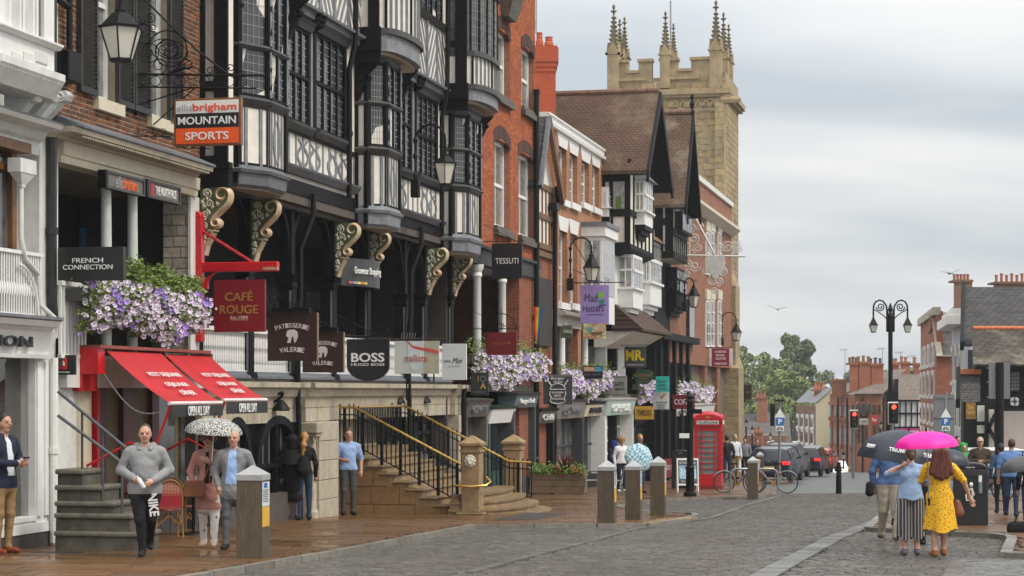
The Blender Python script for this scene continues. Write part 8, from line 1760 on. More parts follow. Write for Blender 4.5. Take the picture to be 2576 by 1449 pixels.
# ================================================================== phone box
g_ = G(1783,1229,KERB);k = (1229-1038)/FPX*g_[1]/2.52;t = thing('telephone_box','red cast iron telephone box with domed roof and small panes','telephone box',g_);f0 = FR(g_,R(-10));f = lambda a,b,c:f0(a*k,b*k,c*k)
PB = mat('phone_box_red',(.50,.012,.016),.35,var=.1,bump=.05);w = .45
q = MB();q.box(-w-.02,w+.02,-w-.02,w+.02,0,.12,f);q.build('base',mat('phone_base',(.20,.01,.012),.5),t)
for a in (-1,1):
 for b in (-1,1):q = MB();q.box(min(a*w,a*(w-.1)),max(a*w,a*(w-.1)),min(b*w,b*(w-.1)),max(b*w,b*(w-.1)),.12,2.08,f);q.build('corner_post',PB,t)
for r_ in range(4):
 c,s_ = math.cos(r_*PI/2),math.sin(r_*PI/2);ff = lambda x,y,z_,c=c,s_=s_:f(c*x-s_*y,s_*x+c*y,z_)
 q = MB();q.box(-w+.1,w-.1,-w+.02,-w+.05,.12,.50,ff);q.build('kick_panel',PB,t);q = MB();q.box(-w+.1,w-.1,-w+.02,-w+.06,1.92,2.08,ff);q.build('door_head',PB,t)
 q = MB();q.box(-w+.1,w-.1,-w+.05,-w+.055,.5,1.92,ff);q.build('pane',mat('clear_pane',(.22,.24,.24),.04,var=.4,scale=2,spec=.8),t)
 q = MB()
 for i in range(1,8):z_ = .5+1.42*i/8;q.box(-w+.1,w-.1,-w+.02,-w+.05,z_-.012,z_+.012,ff)
 for x in (-w+.10,-w+.24,w-.24,w-.13):q.box(x,x+.03,-w+.021,-w+.049,.5,1.92,ff)
 q.build('glazing_bars',PB,t)
 q = MB();q.box(-w+.02,w-.02,-w-.03,-w,2.08,2.3,ff);q.build('sign_housing',PB,t);q = MB();q.box(-w+.09,w-.09,-w-.04,-w-.03,2.14,2.26,ff);q.build('opal_sign',mat('opal_white',(.75,.74,.68),.4),t)
 n = 10;q = MB();q.prism([(-w-.03,2.3),(w+.03,2.3)]+[((w+.03)*math.cos(PI*i/n),2.3+.17*math.sin(PI*i/n)) for i in range(1,n)],-w-.035,-w+.05,lambda a,b,h:ff(a,h,b));q.build('pediment',PB,t)
text('TELEPHONE',t,f(0,-w-.045,2.2),Vector(f0(1,0,0))-Vector(f0(0,0,0)),.085*k,LETD,width=.66*k);q = MB();q.prism([(-.05,2.34),(.05,2.34),(.07,2.42),(.03,2.39),(0,2.44),(-.03,2.39),(-.07,2.42)],-w-.05,-w-.03,lambda a,b,h:f(a,h,b));q.build('crown',GOLD,t)
n = 8;q = MB();q.grid([[f((w+.01)*math.sin(a),(w+.01)*math.sin(b),2.28+.30*math.cos(a)*math.cos(b)-.0) for a in [-PI/2+PI*i/n for i in range(n+1)]] for b in [-PI/2+PI*i/n for i in range(n+1)]]);q.build('domed_roof',PB,t,'all')
q = MB();q.box(-.3,.3,.3,.36,.9,1.9,f);q.build('telephone_panel',mat('phone_panel',(.1,.1,.1),.5),t)
# ================================================================== other street furniture
def post(name,label,cat,x,yb,yt,r,up=0.0,m=IRON,d=None):
 g_ = G(x,yb,up) if d is None else (hx(x,d),d,hz(yb,d));t = thing(name,label,cat,g_);q = MB();q.tube([g_,(g_[0],g_[1],hz(yt,g_[1]))],r,10);q.build('post',m,t,True);return t,g_[1]
t,d_ = post('finger_post','tall black cast iron finger post in front of the red telephone box','post',1736,1249,1010,.10,KERB);k = d_/FPX;c = (hx(1736,d_),d_,0)
q = MB();q.lathe([(.2,hz(1250,d_)),(.19,hz(1240,d_)),(.13,hz(1236,d_)),(.12,hz(1180,d_)),(.15,hz(1176,d_)),(.11,hz(1172,d_))],12,c);q.build('pedestal',IRON,t,True);q = MB();q.lathe([(.11,hz(1012,d_)),(.17,hz(1010,d_)),(.09,hz(1003,d_)),(.13,hz(998,d_)),(.02,hz(988,d_))],10,c);q.build('finial',IRON,t,True)
for (xa,xb,y,m) in ((1708,1733,1096,WHITE),(1740,1765,1035,TIMB)):q = MB();q.box(hx(xa,d_),hx(xb,d_),d_-.12,d_-.08,hz(y+6,d_),hz(y-6,d_));q.build('finger_arm',m,t)
def bin_(label,x,yb,yt,wpx,up,rz,txt):
 g_ = G(x,yb,up);d = g_[1];t = thing('litter_bin',label,'litter bin',g_);H = (yb-yt)/FPX*d;w = wpx/2/FPX*d;f = FR(g_,rz);m = mat('bin_black',(.016,.016,.017),.45,var=.3,bump=.05)
 q = MB();q.loft([[f(a*w*kx,b*w*.85,z_) for a,b in ((-1,-1),(1,-1),(1,1),(-1,1))] for kx,z_ in ((1,0),(1.0,.06),(.98,H*.9))],True);q.build('cabinet',m,t,bevel=.02,seg=2)
 n = 8;q = MB();q.prism([(-w*.98,H*.9)]+[(w*.98,H*.9)]+[(w*.98*math.cos(PI*i/n*1.0),H*.9+H*.10*math.sin(PI*i/n)**.6) for i in range(1,n)],-w*.83,w*.83,lambda a,b,h:f(a,h,b));q.build('curved_lid',m,t,bevel=.02);
 q = MB();q.box(-w*.9,w*.9,-w*.86-.012,-w*.86,H*.80,H*.885,f);q.build('hatch',mat('bin_hatch',(.03,.03,.032),.4),t);text(txt,t,f(0,-w*.86-.02,H*.925),Vector(f(1,0,0))-Vector(f(0,0,0)),H*.028,LETW,width=w*.5)
 q = MB();q.tube([f(w*.55,-w*.86-.03,H*.70),f(w*.55,-w*.86-.03,H*.52)],.03*H,8);q.build('ashtray_tube',STEEL,t,True);q = MB();q.box(w*.46,w*.64,-w*.86-.02,-w*.86,H*.70,H*.80,f);q.build('notice',LETW,t)
 P_ = lambda a,b:f(a*w,-w*.86-.012,b*H);q = MB()
 for ln in (((-.28,.55),(-.05,.57),(.06,.60)),((.06,.60),(.10,.50),(.12,.38)),((.10,.50),(.02,.38)),((-.28,.50),(-.22,.40),(-.10,.40),(-.06,.50)),((.06,.60),(.2,.5),(.16,.48))):q.tube([P_(*p) for p in ln],.011*H,5)
 q.lathe([(.02,-.035*H),(.032*H,0),(.02,.035*H)],8,P_(.03,.655));q.build('litter_figure',LETW,t);return t
bin_('large black litter bin with white tidyman figure on the right pavement',2441,1320,1163,86,KERB,R(-12),'BigBelly');bin_('black litter bin half hidden behind the small chalk board',1714,1228,1132,46,KERB,R(-10),'BigBelly')
g_ = G(1729,1237,KERB);d = g_[1];k = d/FPX;t = thing('pavement_sign','white framed A board with blue poster beside the finger post','sign board',g_)
for sg in (1,-1):
 f = lambda a,b,c,sg=sg:(g_[0]+a*k,g_[1]+sg*(.32-c*k*.33/1.0*.7)*(-1)+b,g_[2]+c*k)
 for (x0,x1,y0,y1) in ((-27,-24,0,84),(24,27,0,84),(-24,24,80,84),(-24,24,17,21)):q = MB();q.box(x0,x1,-.02,.02,y0,y1,f);q.build('frame',WHITE,t)
 q = MB();q.box(-24,24,-.012,.012,21,80,f);q.build('board',mat('board_dark',(.06,.07,.08),.5),t)
 if sg == 1:q = MB();q.box(-21,21,-.022,-.013,33,66,f);q.build('poster',mat('frost_poster',(.35,.50,.60),.5,var=.5,scale=9,c2=(.10,.25,.36)),t);text('NETHERWORLD',t,f(0,-.03,73),(1,0,0),6*k,LETW,width=42*k);text('GO UP & LEFT',t,f(0,-.03,27),(1,0,0),5*k,LETW,width=34*k)
PBL = mat('parking_blue',(.01,.14,.46),.5);SGR = mat('sign_back_grey',(.16,.17,.17),.5,var=.1)
for (x,yb,d,lab) in ((1961,1212,80,'parking sign post with white triangle in front of the dark blue car'),(2378,1215,78,'parking sign post in front of the big grey sign back on the right')):
 t,_ = post('parking_sign',lab,'sign',x,yb,1000,.05,m=mat('post_grey',(.22,.23,.24),.5,metal=.3),d=d)
 q = MB();q.prism([(hx(x-13,d),hz(1050,d)),(hx(x+13,d),hz(1050,d)),(hx(x,d),hz(1027,d))],d-.12,d-.09,lambda a,b,h:(a,h,b));q.build('triangle_plate',WHITE,t);q = MB();q.box(hx(x-10,d),hx(x+10,d),d-.12,d-.09,hz(1070,d),hz(1051,d));q.build('blue_plate',PBL,t);text('P',t,(hx(x,d),d-.135,hz(1060.5,d)),(1,0,0),13*d/FPX,LETW,bold=.03);q = MB();q.box(hx(x-10,d),hx(x+10,d),d-.12,d-.09,hz(1084,d),hz(1071.5,d));q.build('white_plate',WHITE,t)
 q = MB()
 for sx in (-4.5,4.5):q.tube([(hx(x+sx+2.6*math.cos(a),d),d-.125,hz(1079+2.6*math.sin(a),d)) for a in [k_*PI/6 for k_ in range(13)]],.012,4)
 q.tube([P(x-4.5,1079,d-.125),P(x-1,1075,d-.125),P(x+3,1075,d-.125),P(x+4.5,1079,d-.125)],.012,4);q.build('bicycle_symbol',LETD,t)
 if x == 1961:q = MB();q.box(hx(1943,d),hx(1951,d),d+.3,d+.7,hz(1072,d),hz(1016,d));q.build('signal_back',BLK,t);q = MB();q.box(hx(1948,d),hx(1974,d),d-.1,d+.1,hz(1010,d),hz(1005,d));q.build('lamp_bar',BLK,t)
t,d = post('road_sign_back','large grey back of a road sign beside the right parking post','sign',2380,1215,985,.06,m=STEEL,d=82);q = MB();q.box(hx(2348,d),hx(2400,d),d-.05,d,hz(1130,d),hz(992,d));q.build('panel',SGR,t)
for y in (1000,1050,1100):q = MB();q.box(hx(2349,d),hx(2399,d),d-.08,d-.05,hz(y+2,d),hz(y-2,d));q.build('stiffener',SGR,t)
t,d = post('road_sign_back','tall grey double sign back on a black post in front of the inn','sign',2514,1235,912,.16,d=72)
for (xa,xb) in ((2487,2506),(2522,2540)):q = MB();q.box(hx(xa,d),hx(xb,d),d-.05,d,hz(1003,d),hz(912,d));q.build('panel',SGR,t)
for y in (925,960,998):q = MB();q.box(hx(2487,d),hx(2540,d),d-.02,d+.3,hz(y+2,d),hz(y-1,d));q.build('clamp',LEADC,t)
def signal(label,x,y0,y1,d,yb):
 t,_ = post('traffic_light',label,'traffic light',x,yb,y0+5,.07,m=mat('post_grey',(.22,.23,.24),.5,metal=.3),d=d);k = d/FPX;h = y1-y0;w = h*.23
 q = MB();q.box(hx(x-w,d),hx(x+w,d),d-.22,d-.20,hz(y1,d),hz(y0,d));q.build('backing_board',LETW,t,bevel=.03);q = MB();q.box(hx(x-w*.86,d),hx(x+w*.86,d),d-.36,d-.21,hz(y1-3,d),hz(y0+3,d));q.build('head',BLK,t)
 for i,m in enumerate((mat('lit_red',(.9,.05,.03),.4,emit=(1,.05,.025),estr=2.6),mat('dark_amber',(.03,.018,.01),.2),mat('dark_green_lens',(.01,.02,.018),.2))):
  c = (hx(x,d),d-.37,hz(y0+h*(.22+.28*i),d));q = MB();q.lathe([(h*.105*k,0),(h*.09*k,.02),(.01,.035)],14,(0,0,0),lambda a,b,z_:(c[0]+a,c[1]-z_,c[2]+b));q.build('lens',m,t,True);q = MB();q.tube([(c[0]+h*.125*k*math.cos(a),c[1]-.06,c[2]+h*.125*k*math.sin(a)) for a in [PI*j/8-.2 for j in range(10)]],.025,5);q.build('hood',BLK,t)
signal('traffic light on red hung on the lamp post above the navy umbrella',2244,1011,1068,78,1215);signal('smaller traffic light on red further left beyond the crossing',2146,1031,1079,98,1205)
d = 97;t,_ = post('street_lamp','tall black lamp post with two hanging lanterns on scrolled arms','street lamp',2240,1210,800,.11,d=d);c = (hx(2240,d),d,0)
q = MB();q.lathe([(.26,hz(1210,d)),(.24,hz(1130,d)),(.2,hz(1010,d)),(.12,hz(985,d)),(.1,hz(940,d)),(.1,hz(800,d)),(.16,hz(795,d)),(.07,hz(785,d)),(.13,hz(778,d)),(.02,hz(762,d))],12,c);q.build('column',IRON,t,True);q = MB();q.box(hx(2229,d),hx(2257,d),d-.3,d+.2,hz(1012,d),hz(985,d));q.build('cabinet',IRON,t)
for sg in (-1,1):
 X = lambda dx:2240+sg*dx;q = MB();q.tube([P(X(8),835,d),P(X(8),790,d),P(X(10),770,d),P(X(18),758,d),P(X(28),755,d),P(X(37),759,d),P(X(42),768,d),P(X(43),780,d),P(X(43),800,d)],.045,6);q.build('arm',IRON,t,True)
 q = MB();q.tube([P(X(25)+sg*a,772+b,d) for a,b in spiral((0,0),11,1.7,0,1,30,.15)],.03,5);q.build('scroll',IRON,t);q = MB();q.tube([P(X(42),778,d),P(X(30),785,d),P(X(16),795,d),P(X(10),802,d)],.028,5);q.build('scroll',IRON,t);q = MB();q.tube([P(X(8),780,d),P(X(8),835,d)],.06,6);q.build('side_rod',IRON,t)
 lantern(t,P(X(43),818,d),13.5*d/FPX,17*d/FPX,22*d/FPX,4)
for (x,y0,y1,d,lab) in ((1877,1053,1130,125,'small lantern lamp post nearest the church tower'),(1892,1071,1135,135,'small lantern lamp post, second from the church tower'),(1938,1087,1140,150,'small lantern lamp post above the slate roof'),(2122,1135,1180,145,'small lantern lamp post by the low cream wall'),(2216,1058,1160,130,'small lantern lamp post left of the timbered gable')):
 t,_ = post('lantern_post',lab,'street lamp',x,y1,y0+18,.05,d=d);lantern(t,P(x,y0+9,d),6.5*d/FPX,11*d/FPX,9*d/FPX,4)
g_ = G(1402,1243,KERB);d = g_[1];k = d/FPX;t = thing('wooden_planter','long wooden plank planter with spiky red plant and bedding flowers','planter',g_);f = FR(g_,R(-8))
PLK = piecemat('planter_plank',[(.17,.115,.065),(.22,.15,.09),(.14,.10,.065)],rough=.7,bump=.4,bscale=12)
for i in range(3):q = MB();q.box(-70*k,70*k,-.02,.03,.04+i*.2,.225+i*.2,f);q.build('plank',PLK,t);q = MB();q.box(70*k-.03,70*k,0,.7,.04+i*.2,.225+i*.2,f);q.build('plank',PLK,t)
q = MB();q.box(-69*k,69*k,.0,.7,.1,.58,f);q.build('soil',mat('soil',(.03,.02,.015),.9),t)
rr = random.Random(12);lf = MB();fl_ = MB();sp_ = MB();f2 = MB()
for i in range(1500):p = Vector(f(rr.uniform(-70,70)*k,rr.uniform(-.12,.6),.60+abs(rr.gauss(0,.12))));dd = Vector((rr.uniform(-1,1),rr.uniform(-1,1),rr.uniform(-.3,1))).normalized();u = dd.orthogonal().normalized()*.03;lf.add([tuple(p),tuple(p+dd*.05+u),tuple(p+dd*.11),tuple(p+dd*.05-u)],[(0,1,2,3)])
for i in range(90):
 p = Vector(f((rr.uniform(35,68) if i % 2 else rr.uniform(-10,20))*k,rr.uniform(-.14,.3),.72+rr.uniform(-.15,.15)));(fl_ if i % 2 else f2).lathe([(.005,-.02),(.035,0),(.005,.02)],5,tuple(p))
for i in range(70):a = rr.uniform(0,6.28);e = rr.uniform(.2,1.4);b0_ = Vector(f(18*k,.25,.62));dd = Vector((math.cos(a)*math.cos(e),math.sin(a)*math.cos(e),math.sin(e)));u = dd.cross(Vector((0,0,1))).normalized()*.02;L = rr.uniform(.5,.78);sp_.add([tuple(b0_-u),tuple(b0_+dd*L*.5-u*1.3),tuple(b0_+dd*L),tuple(b0_+dd*L*.5+u*1.3),tuple(b0_+u)],[(0,1,2,3,4)])
for nm,m_,mm in (('bedding_leaves',lf,mat('bedding_leaf',(.10,.17,.02),.6,var=.5,scale=9)),('orange_flowers',fl_,mat('orange_petal',(.75,.14,.03),.6)),('magenta_flowers',f2,mat('magenta_petal',(.5,.02,.12),.6)),('spiky_leaves',sp_,mat('cordyline',(.14,.035,.03),.5,var=.4))):o = m_.build(nm,mm,t);o['kind'] = 'stuff'
h = MB();a_,b_ = G(1663,1212,KERB),G(1692,1209,KERB);t = thing('cafe_barrier','dark red fabric cafe barrier with white letters behind the bollards','barrier',a_);h.add([(a_[0],a_[1],a_[2]+.15),(b_[0],b_[1],b_[2]+.15),(b_[0],b_[1],b_[2]+.95),(a_[0],a_[1],a_[2]+.95),(a_[0],a_[1]+.03,a_[2]+.15),(b_[0],b_[1]+.03,b_[2]+.15),(b_[0],b_[1]+.03,b_[2]+.95),(a_[0],a_[1]+.03,a_[2]+.95)],[(0,1,2,3),(4,7,6,5),(3,2,6,7),(0,4,5,1),(0,3,7,4),(1,5,6,2)]);h.build('cloth',MATS['sign_maroon'],t);text('NDE CO',t,((a_[0]+b_[0])/2,a_[1]-.03,a_[2]+.6),(1,0,0),.2,LETW,width=.36)
g_ = G(1722,1200,KERB);t = thing('round_bush','round bright green bush in a pot left of the telephone box','bush',g_);q = MB();rr = random.Random(5);cz = hz(1115,g_[1]);R_ = 32*g_[1]/FPX
for i in range(1500):u = Vector((rr.gauss(0,1),rr.gauss(0,1),rr.gauss(0,1))).normalized();p = Vector((hx(1714,g_[1]),g_[1],cz))+u*R_*rr.uniform(.55,1.08);v = u.orthogonal().normalized()*.05;w_ = u.cross(v);q.add([tuple(p-v),tuple(p+w_),tuple(p+v*1.4),tuple(p-w_)],[(0,1,2,3)])
o = q.build('foliage',mat('lime_leaf',(.15,.25,.02),.6,var=.5,scale=6),t);o['kind'] = 'stuff';q = MB();q.lathe([(.22,g_[2]),(.26,g_[2]+.5),(.03,g_[2]+.5),(.03,cz-R_*.5)],10,(hx(1714,g_[1]),g_[1],0));q.build('pot',BLK,t,True)
def chair_meshes():
 fr_ = MB();cane = mat('bamboo_cane',(.28,.14,.035),.45,var=.3);wv = mat('woven_red_white',(.30,.012,.02),.6)
 if 'weave' not in MATS:
  m,t,b = nodes('weave');MATS['weave'] = m;tcn = nd(t,'ShaderNodeTexCoord');ck = nd(t,'ShaderNodeTexVoronoi',i_Scale=42.0);ck.inputs['Randomness'].default_value = 0.0;link(t,tcn.outputs['Object'],ck.inputs['Vector']);r = nd(t,'ShaderNodeValToRGB');r.color_ramp.interpolation = 'CONSTANT';link(t,ck.outputs['Distance'],r.inputs[0]);r.color_ramp.elements[0].color = (.55,.45,.30,1);r.color_ramp.elements[1].position = .34;r.color_ramp.elements[1].color = (.30,.01,.02,1);link(t,r.outputs[0],b.inputs['Base Color'])
 for x in (-.2,.2):
  for y in (-.2,.2):fr_.tube([(x*1.1,y*1.15,0),(x,y,.45)],.016,6)
 for a,b in (((-.2,-.2),(.2,-.2)),((-.2,.2),(.2,.2)),((-.2,-.2),(-.2,.2)),((.2,-.2),(.2,.2))):fr_.tube([(a[0],a[1],.2),((a[0]+b[0])/2,(a[1]+b[1])/2,.36),(b[0],b[1],.2)],.010,5)
 fr_.tube([(-.2,.2,.44)]+[(-.21*math.cos(PI*i/12),.22+.06*math.sin(PI*i/12),.58+.36*math.sin(PI*i/12)**.7) for i in range(13)]+[(.2,.2,.44)],.017,6)
 st = MB();st.lathe([(.02,.44),(.23,.44),(.245,.455),(.23,.47),(.02,.47)],16);bk = MB();n = 12;bk.prism([(-.19,.50),(.19,.50)]+[(.195*math.cos(PI*i/n),.58+.34*math.sin(PI*i/n)**.7) for i in range(n+1)],.225,.245,lambda a,b,h:(a,h+.05*(b-.5),b))
 return [('frame',fr_.mesh('frame',cane,smooth=True)),('seat',st.mesh('seat',MATS['weave'])),('backrest',bk.mesh('backrest',MATS['weave']))]
CH = chair_meshes()
for (x,yb,rz,lab) in ((420,1352,200,'red and white woven bistro chair behind the man in the grey hoodie'),(448,1342,170,'red woven bistro chair half hidden behind another, by the dark table'),(275,1340,330,'red woven bistro chair left of the steel handrail posts'),(306,1345,40,'red woven bistro chair between the steel handrail posts')):
 g_ = G(x,yb,KERB);t = thing('bistro_chair',lab,'chair',g_,'red woven bistro chairs');t.rotation_euler = (0,0,R(rz))
 for n,m in CH:o = bpy.data.objects.new(n,m);COL.objects.link(o);o.parent = t
for (x,yb,lab) in ((335,1345,'round bistro table with brass rim between the woven chairs'),(487,1345,'small dark bistro table with a menu card beside the pink coat')):
 g_ = G(x,yb,KERB);t = thing('bistro_table',lab,'table',g_);q = MB();q.lathe([(.24,0),(.22,.03),(.03,.06),(.025,.70)],12,g_);q.build('pedestal',IRON,t,True);q = MB();q.lathe([(.32,.70),(.33,.715),(.32,.73)],20,g_);q.build('table_top',GOLD,t);q = MB();q.box(g_[0]-.1,g_[0]+.06,g_[1]-.1,g_[1]-.09,g_[2]+.73,g_[2]+.98);q.build('menu_card',mat('menu_white',(.6,.6,.62),.5,var=.4,scale=20),t)
for (x,yb,rz) in ((1488,1244,90),(1548,1246,270)):
 g_ = G(x,yb,KERB);t = thing('steel_chair','shiny bare steel cafe chair '+('against the wooden planter' if x < 1500 else 'between the two nearer bollards'),'chair',g_,'steel cafe chairs');t.rotation_euler = (0,0,R(rz))
 for nm,prs in (('frame',[[(-.2,-.2,0),(-.17,-.17,.44)],[(.2,-.2,0),(.17,-.17,.44)],[(-.22,.24,0),(-.17,.17,.44),(-.19,.26,.85)],[(.22,.24,0),(.17,.17,.44),(.19,.26,.85)],[(-.19,.26,.85),(0,.30,.88),(.19,.26,.85)],[(-.2,.0,.66),(-.2,-.2,.66),(-.19,-.18,.44)],[(.2,0,.66),(.2,-.2,.66),(.19,-.18,.44)]]),):
  q = MB()
  for pth in prs:q.tube(pth,.015,6)
  o = bpy.data.objects.new('frame',q.mesh('frame',STEEL,smooth=True));COL.objects.link(o);o.parent = t
 q = MB();q.tbox(-.19,.19,-.19,.19,.435,.455,.01);o = bpy.data.objects.new('seat',q.mesh('seat',STEEL));COL.objects.link(o);o.parent = t;q = MB();q.box(-.06,.06,.22,.235,.46,.86);o = bpy.data.objects.new('back_splat',q.mesh('back_splat',STEEL));COL.objects.link(o);o.parent = t
def bicycle(label,x,yb,rz,col,basket=False):
 g_ = G(x,yb,KERB);t = thing('bicycle',label,'bicycle',g_);f = FR(g_,rz);M_ = mat('bike_%d' % x,col,.35,var=.1)
 for wx in (-.52,.52):
  q = MB();q.tube([f(wx+.33*math.cos(a),0,.34+.33*math.sin(a)) for a in [2*PI*k_/24 for k_ in range(24)]],.02,6,closed=True);w_ = q.build('wheel',mat('tyre',(.012,.012,.012),.7),t,True);q = MB()
  for k_ in range(14):a = 2*PI*k_/14;q.tube([f(wx,.0,.34),f(wx+.32*math.cos(a),0,.34+.32*math.sin(a))],.004,3)
  q.build('spokes',LEADC,w_);q = MB();q.tube([f(wx+.42*math.cos(a)*.87,0,.34+.42*math.sin(a)*.87) for a in [PI*(.1+.75*k_/10) for k_ in range(11)]],.014,4);q.build('mudguard',LEADC,w_)
 for nm,pth,m in (('frame',[(-.52,.34),(-.1,.30),(.38,.70),(-.18,.74),(-.52,.34)],M_),('seat_tube',[(-.1,.30),(-.22,.90)],M_),('fork',[(.52,.34),(.38,.72),(.35,.98)],M_)):q = MB();q.tube([f(a,0,b) for a,b in pth],.02,6);q.build(nm,m,t)
 q = MB();q.tube([f(.30,-.25,1.0),f(.38,-.12,1.02),f(.36,0,.99),f(.38,.12,1.02),f(.30,.25,1.0)],.013,6);q.build('handlebar',LEADC,t);q = MB();q.loft([[f(a,b*w_,.93+dz) for b in (-1,1) for dz in ((-.03,.02) if b < 0 else (.02,-.03))] for a,w_ in ((-.36,.07),(-.25,.08),(-.08,.025))]);q.build('saddle',BLK,t);q = MB();q.lathe([(.09,-.01),(.09,.01)],14,(0,0,0),lambda a,b,z_:f(-.1+a,z_,.30+b));q.build('chainring',GOLD,t)
 if basket:q = MB();q.loft([[f(.42+a*k_,b*k_,z_) for a,b in ((-.1,-.17),(.22,-.17),(.22,.17),(-.1,.17))] for k_,z_ in ((.8,.78),(1,1.05))],True);q.build('basket',WHITEG,t)
bicycle('black bicycle locked left of the single timber bollard',1862,1240,R(8),(.02,.02,.022));bicycle('bicycle with gold chainwheel and white basket right of the timber bollard',1938,1241,R(176),(.25,.13,.03),True)
for (x,lab) in ((1866,'steel cycle hoop among the wheels left of the single bollard'),(1928,'steel cycle hoop right of the single bollard')):g_ = G(x,1243,KERB);t = thing('cycle_hoop',lab,'cycle stand',g_);q = MB();f = FR(g_,R(10));q.tube([f(-.36,0,0),f(-.36,0,.6),f(-.3,0,.72),f(-.2,0,.78),f(.2,0,.78),f(.3,0,.72),f(.36,0,.6),f(.36,0,0)],.03,8);q.build('hoop',STEEL,t,True)
# ================================================================== cars
def car(label,x,yb,d,rz,col,kh=1.0,est=False,front=False,rails=False,plate=True):
 g_ = (hx(x,d),d,zroad(d));t = thing('parked_car' if not front else 'oncoming_car',label,'car',g_,None);f0 = FR(g_,rz);f = lambda a,b,c:f0(a,b,c*kh);B = mat('car_%d' % x,col,.25,var=.08,coat=.25,spec=.4);GL = glassmat('car_glass',(.015,.017,.018),.05)
 roof = [(0,.40,.62,.66,.80),(.03,.33,.84,.90,.85),(.10,.29,.96,1.04,.88),(.34,.25,.97,1.42,.885),(.7,.22,.97,1.48,.89),(2.0,.2,.95,1.50,.89),(2.45,.2,.95,1.42,.89),(3.15,.2,.93,.99,.885),(3.9,.23,.84,.88,.85),(4.15,.32,.62,.66,.76)]
 if est:roof = [(y if y < .35 else y+.35*(y < 2.1),a,b,c,w_) for y,a,b,c,w_ in roof]
 rings = []
 for (y,zb,zB,zR,w_) in roof:
  up = (zR-zB);r_ = w_-.20*min(1,up/.5);rings.append([f(a,y,c) for a,c in ((-w_*.86,zb),(-w_,zb+.12),(-w_*1.01,(zb+zB)/2),(-w_*.975,zB),(-r_,zR-.05*min(1,up/.3)),(-r_*.8,zR),(r_*.8,zR),(r_,zR-.05*min(1,up/.3)),(w_*.975,zB),(w_*1.01,(zb+zB)/2),(w_,zb+.12),(w_*.86,zb))])
 q = MB();q.loft(rings);q.build('body',B,t,True)
 e = .35 if est else 0
 q = MB();q.add([f(-.66,.115,1.03),f(.66,.115,1.03),f(.58,.315,1.385),f(-.58,.315,1.385)],[(0,1,2,3)]);rw = q.build('rear_window',GL,t)
 q = MB();q.add([f(-.72,3.06,1.0),f(.72,3.06,1.0),f(.60,2.47,1.41),f(-.60,2.47,1.41)],[(0,1,2,3)]);q.build('windscreen',GL,t)
 for sg in (-1,1):
  for (ya,yb_,yc,yd) in ((.50,1.25+e,1.25+e,.62),(1.32+e,2.75,2.35,1.32+e)):q = MB();q.add([f(sg*.885,ya,.99),f(sg*.885,yb_,.99),f(sg*.715,yc,1.40),f(sg*.715,yd,1.40)],[(0,1,2,3)]);q.build('side_window',GL,t)
  q = MB();q.box(sg*.93-.05,sg*.93+.05,2.55,2.7,.96,1.08,f);q.build('wing_mirror',B,t,bevel=.02)
  q = MB();q.box(min(sg*.56,sg*.87),max(sg*.56,sg*.87),.015,.2,.76,.92,f);q.build('tail_light',mat('tail_red',(.5,.015,.015),.2,emit=(1,.03,.02),estr=.7),t,bevel=.02)
  q = MB();q.box(min(sg*.5,sg*.82),max(sg*.5,sg*.82),3.9,4.08,.64,.78,f);q.build('headlight',LGLASS,t,bevel=.02)
  for y in (.75,3.3):
   q = MB();q.lathe([(.20,-.1),(.32,-.1),(.33,-.06),(.33,.06),(.32,.1),(.20,.1)],18,(0,0,0),lambda a,b,z_:f(sg*.80+z_,y+a,.32+b));w_ = q.build('wheel',MATS['tyre'],t,True);q = MB();q.lathe([(.21,-.09),(.19,.09)],12,(0,0,0),lambda a,b,z_:f(sg*.80+z_*1.05,y+a,.32+b));q.build('rim',LEADC,w_)
  if rails:q = MB();q.tube([f(sg*.62,.5,1.50),f(sg*.62,.6,1.55),f(sg*.62,2.2,1.56),f(sg*.62,2.4,1.46)],.02,6);q.build('roof_rail',LETW,t)
 q = MB();q.box(-.8,.8,-.04,.08,.32,.52,f);q.build('bumper',B if not front else B,t,bevel=.04,seg=2);q = MB();q.box(-.26,.26,-.01,.035,.60,.71,f);q.build('number_plate',mat('plate_yellow',(.65,.42,.03),.5),t);q = MB();q.box(-.26,.26,4.12,4.17,.42,.52,f);q.build('number_plate',LETW,t);q = MB();q.lathe([(.055,0),(.05,.02)],12,(0,0,0),lambda a,b,z_:f(a,.05-z_,.88+b));q.build('badge',LEADC,t);q = MB();q.tube([f(0,.45,1.47),f(0,.25,1.62)],.006,4);q.build('aerial',IRON,t)
 q = MB();q.box(-.7,.7,4.02,4.14,.34,.5,f);q.build('grille',BLK,t)
car('dark blue hatchback parked at the head of the row, brake lights glowing',1933,1212,83,R(-17),(.012,.018,.035));car('black estate car with white roof rails second in the parked row',1960,1205,92.5,R(-17),(.012,.012,.013),1.12,rails=True);car('dark blue estate car third in the parked row',2020,1195,102,R(-17),(.012,.016,.03),1.02,True);car('red hatchback beyond the parked dark cars',2053,1182,122,R(-17),(.45,.02,.012));car('white van like car coming up the hill toward the crossing',2105,1180,158,R(171),(.68,.69,.70),1.05,front=True);car('white car side on behind the people at the right',2405,1190,73,R(-78),(.62,.63,.64))
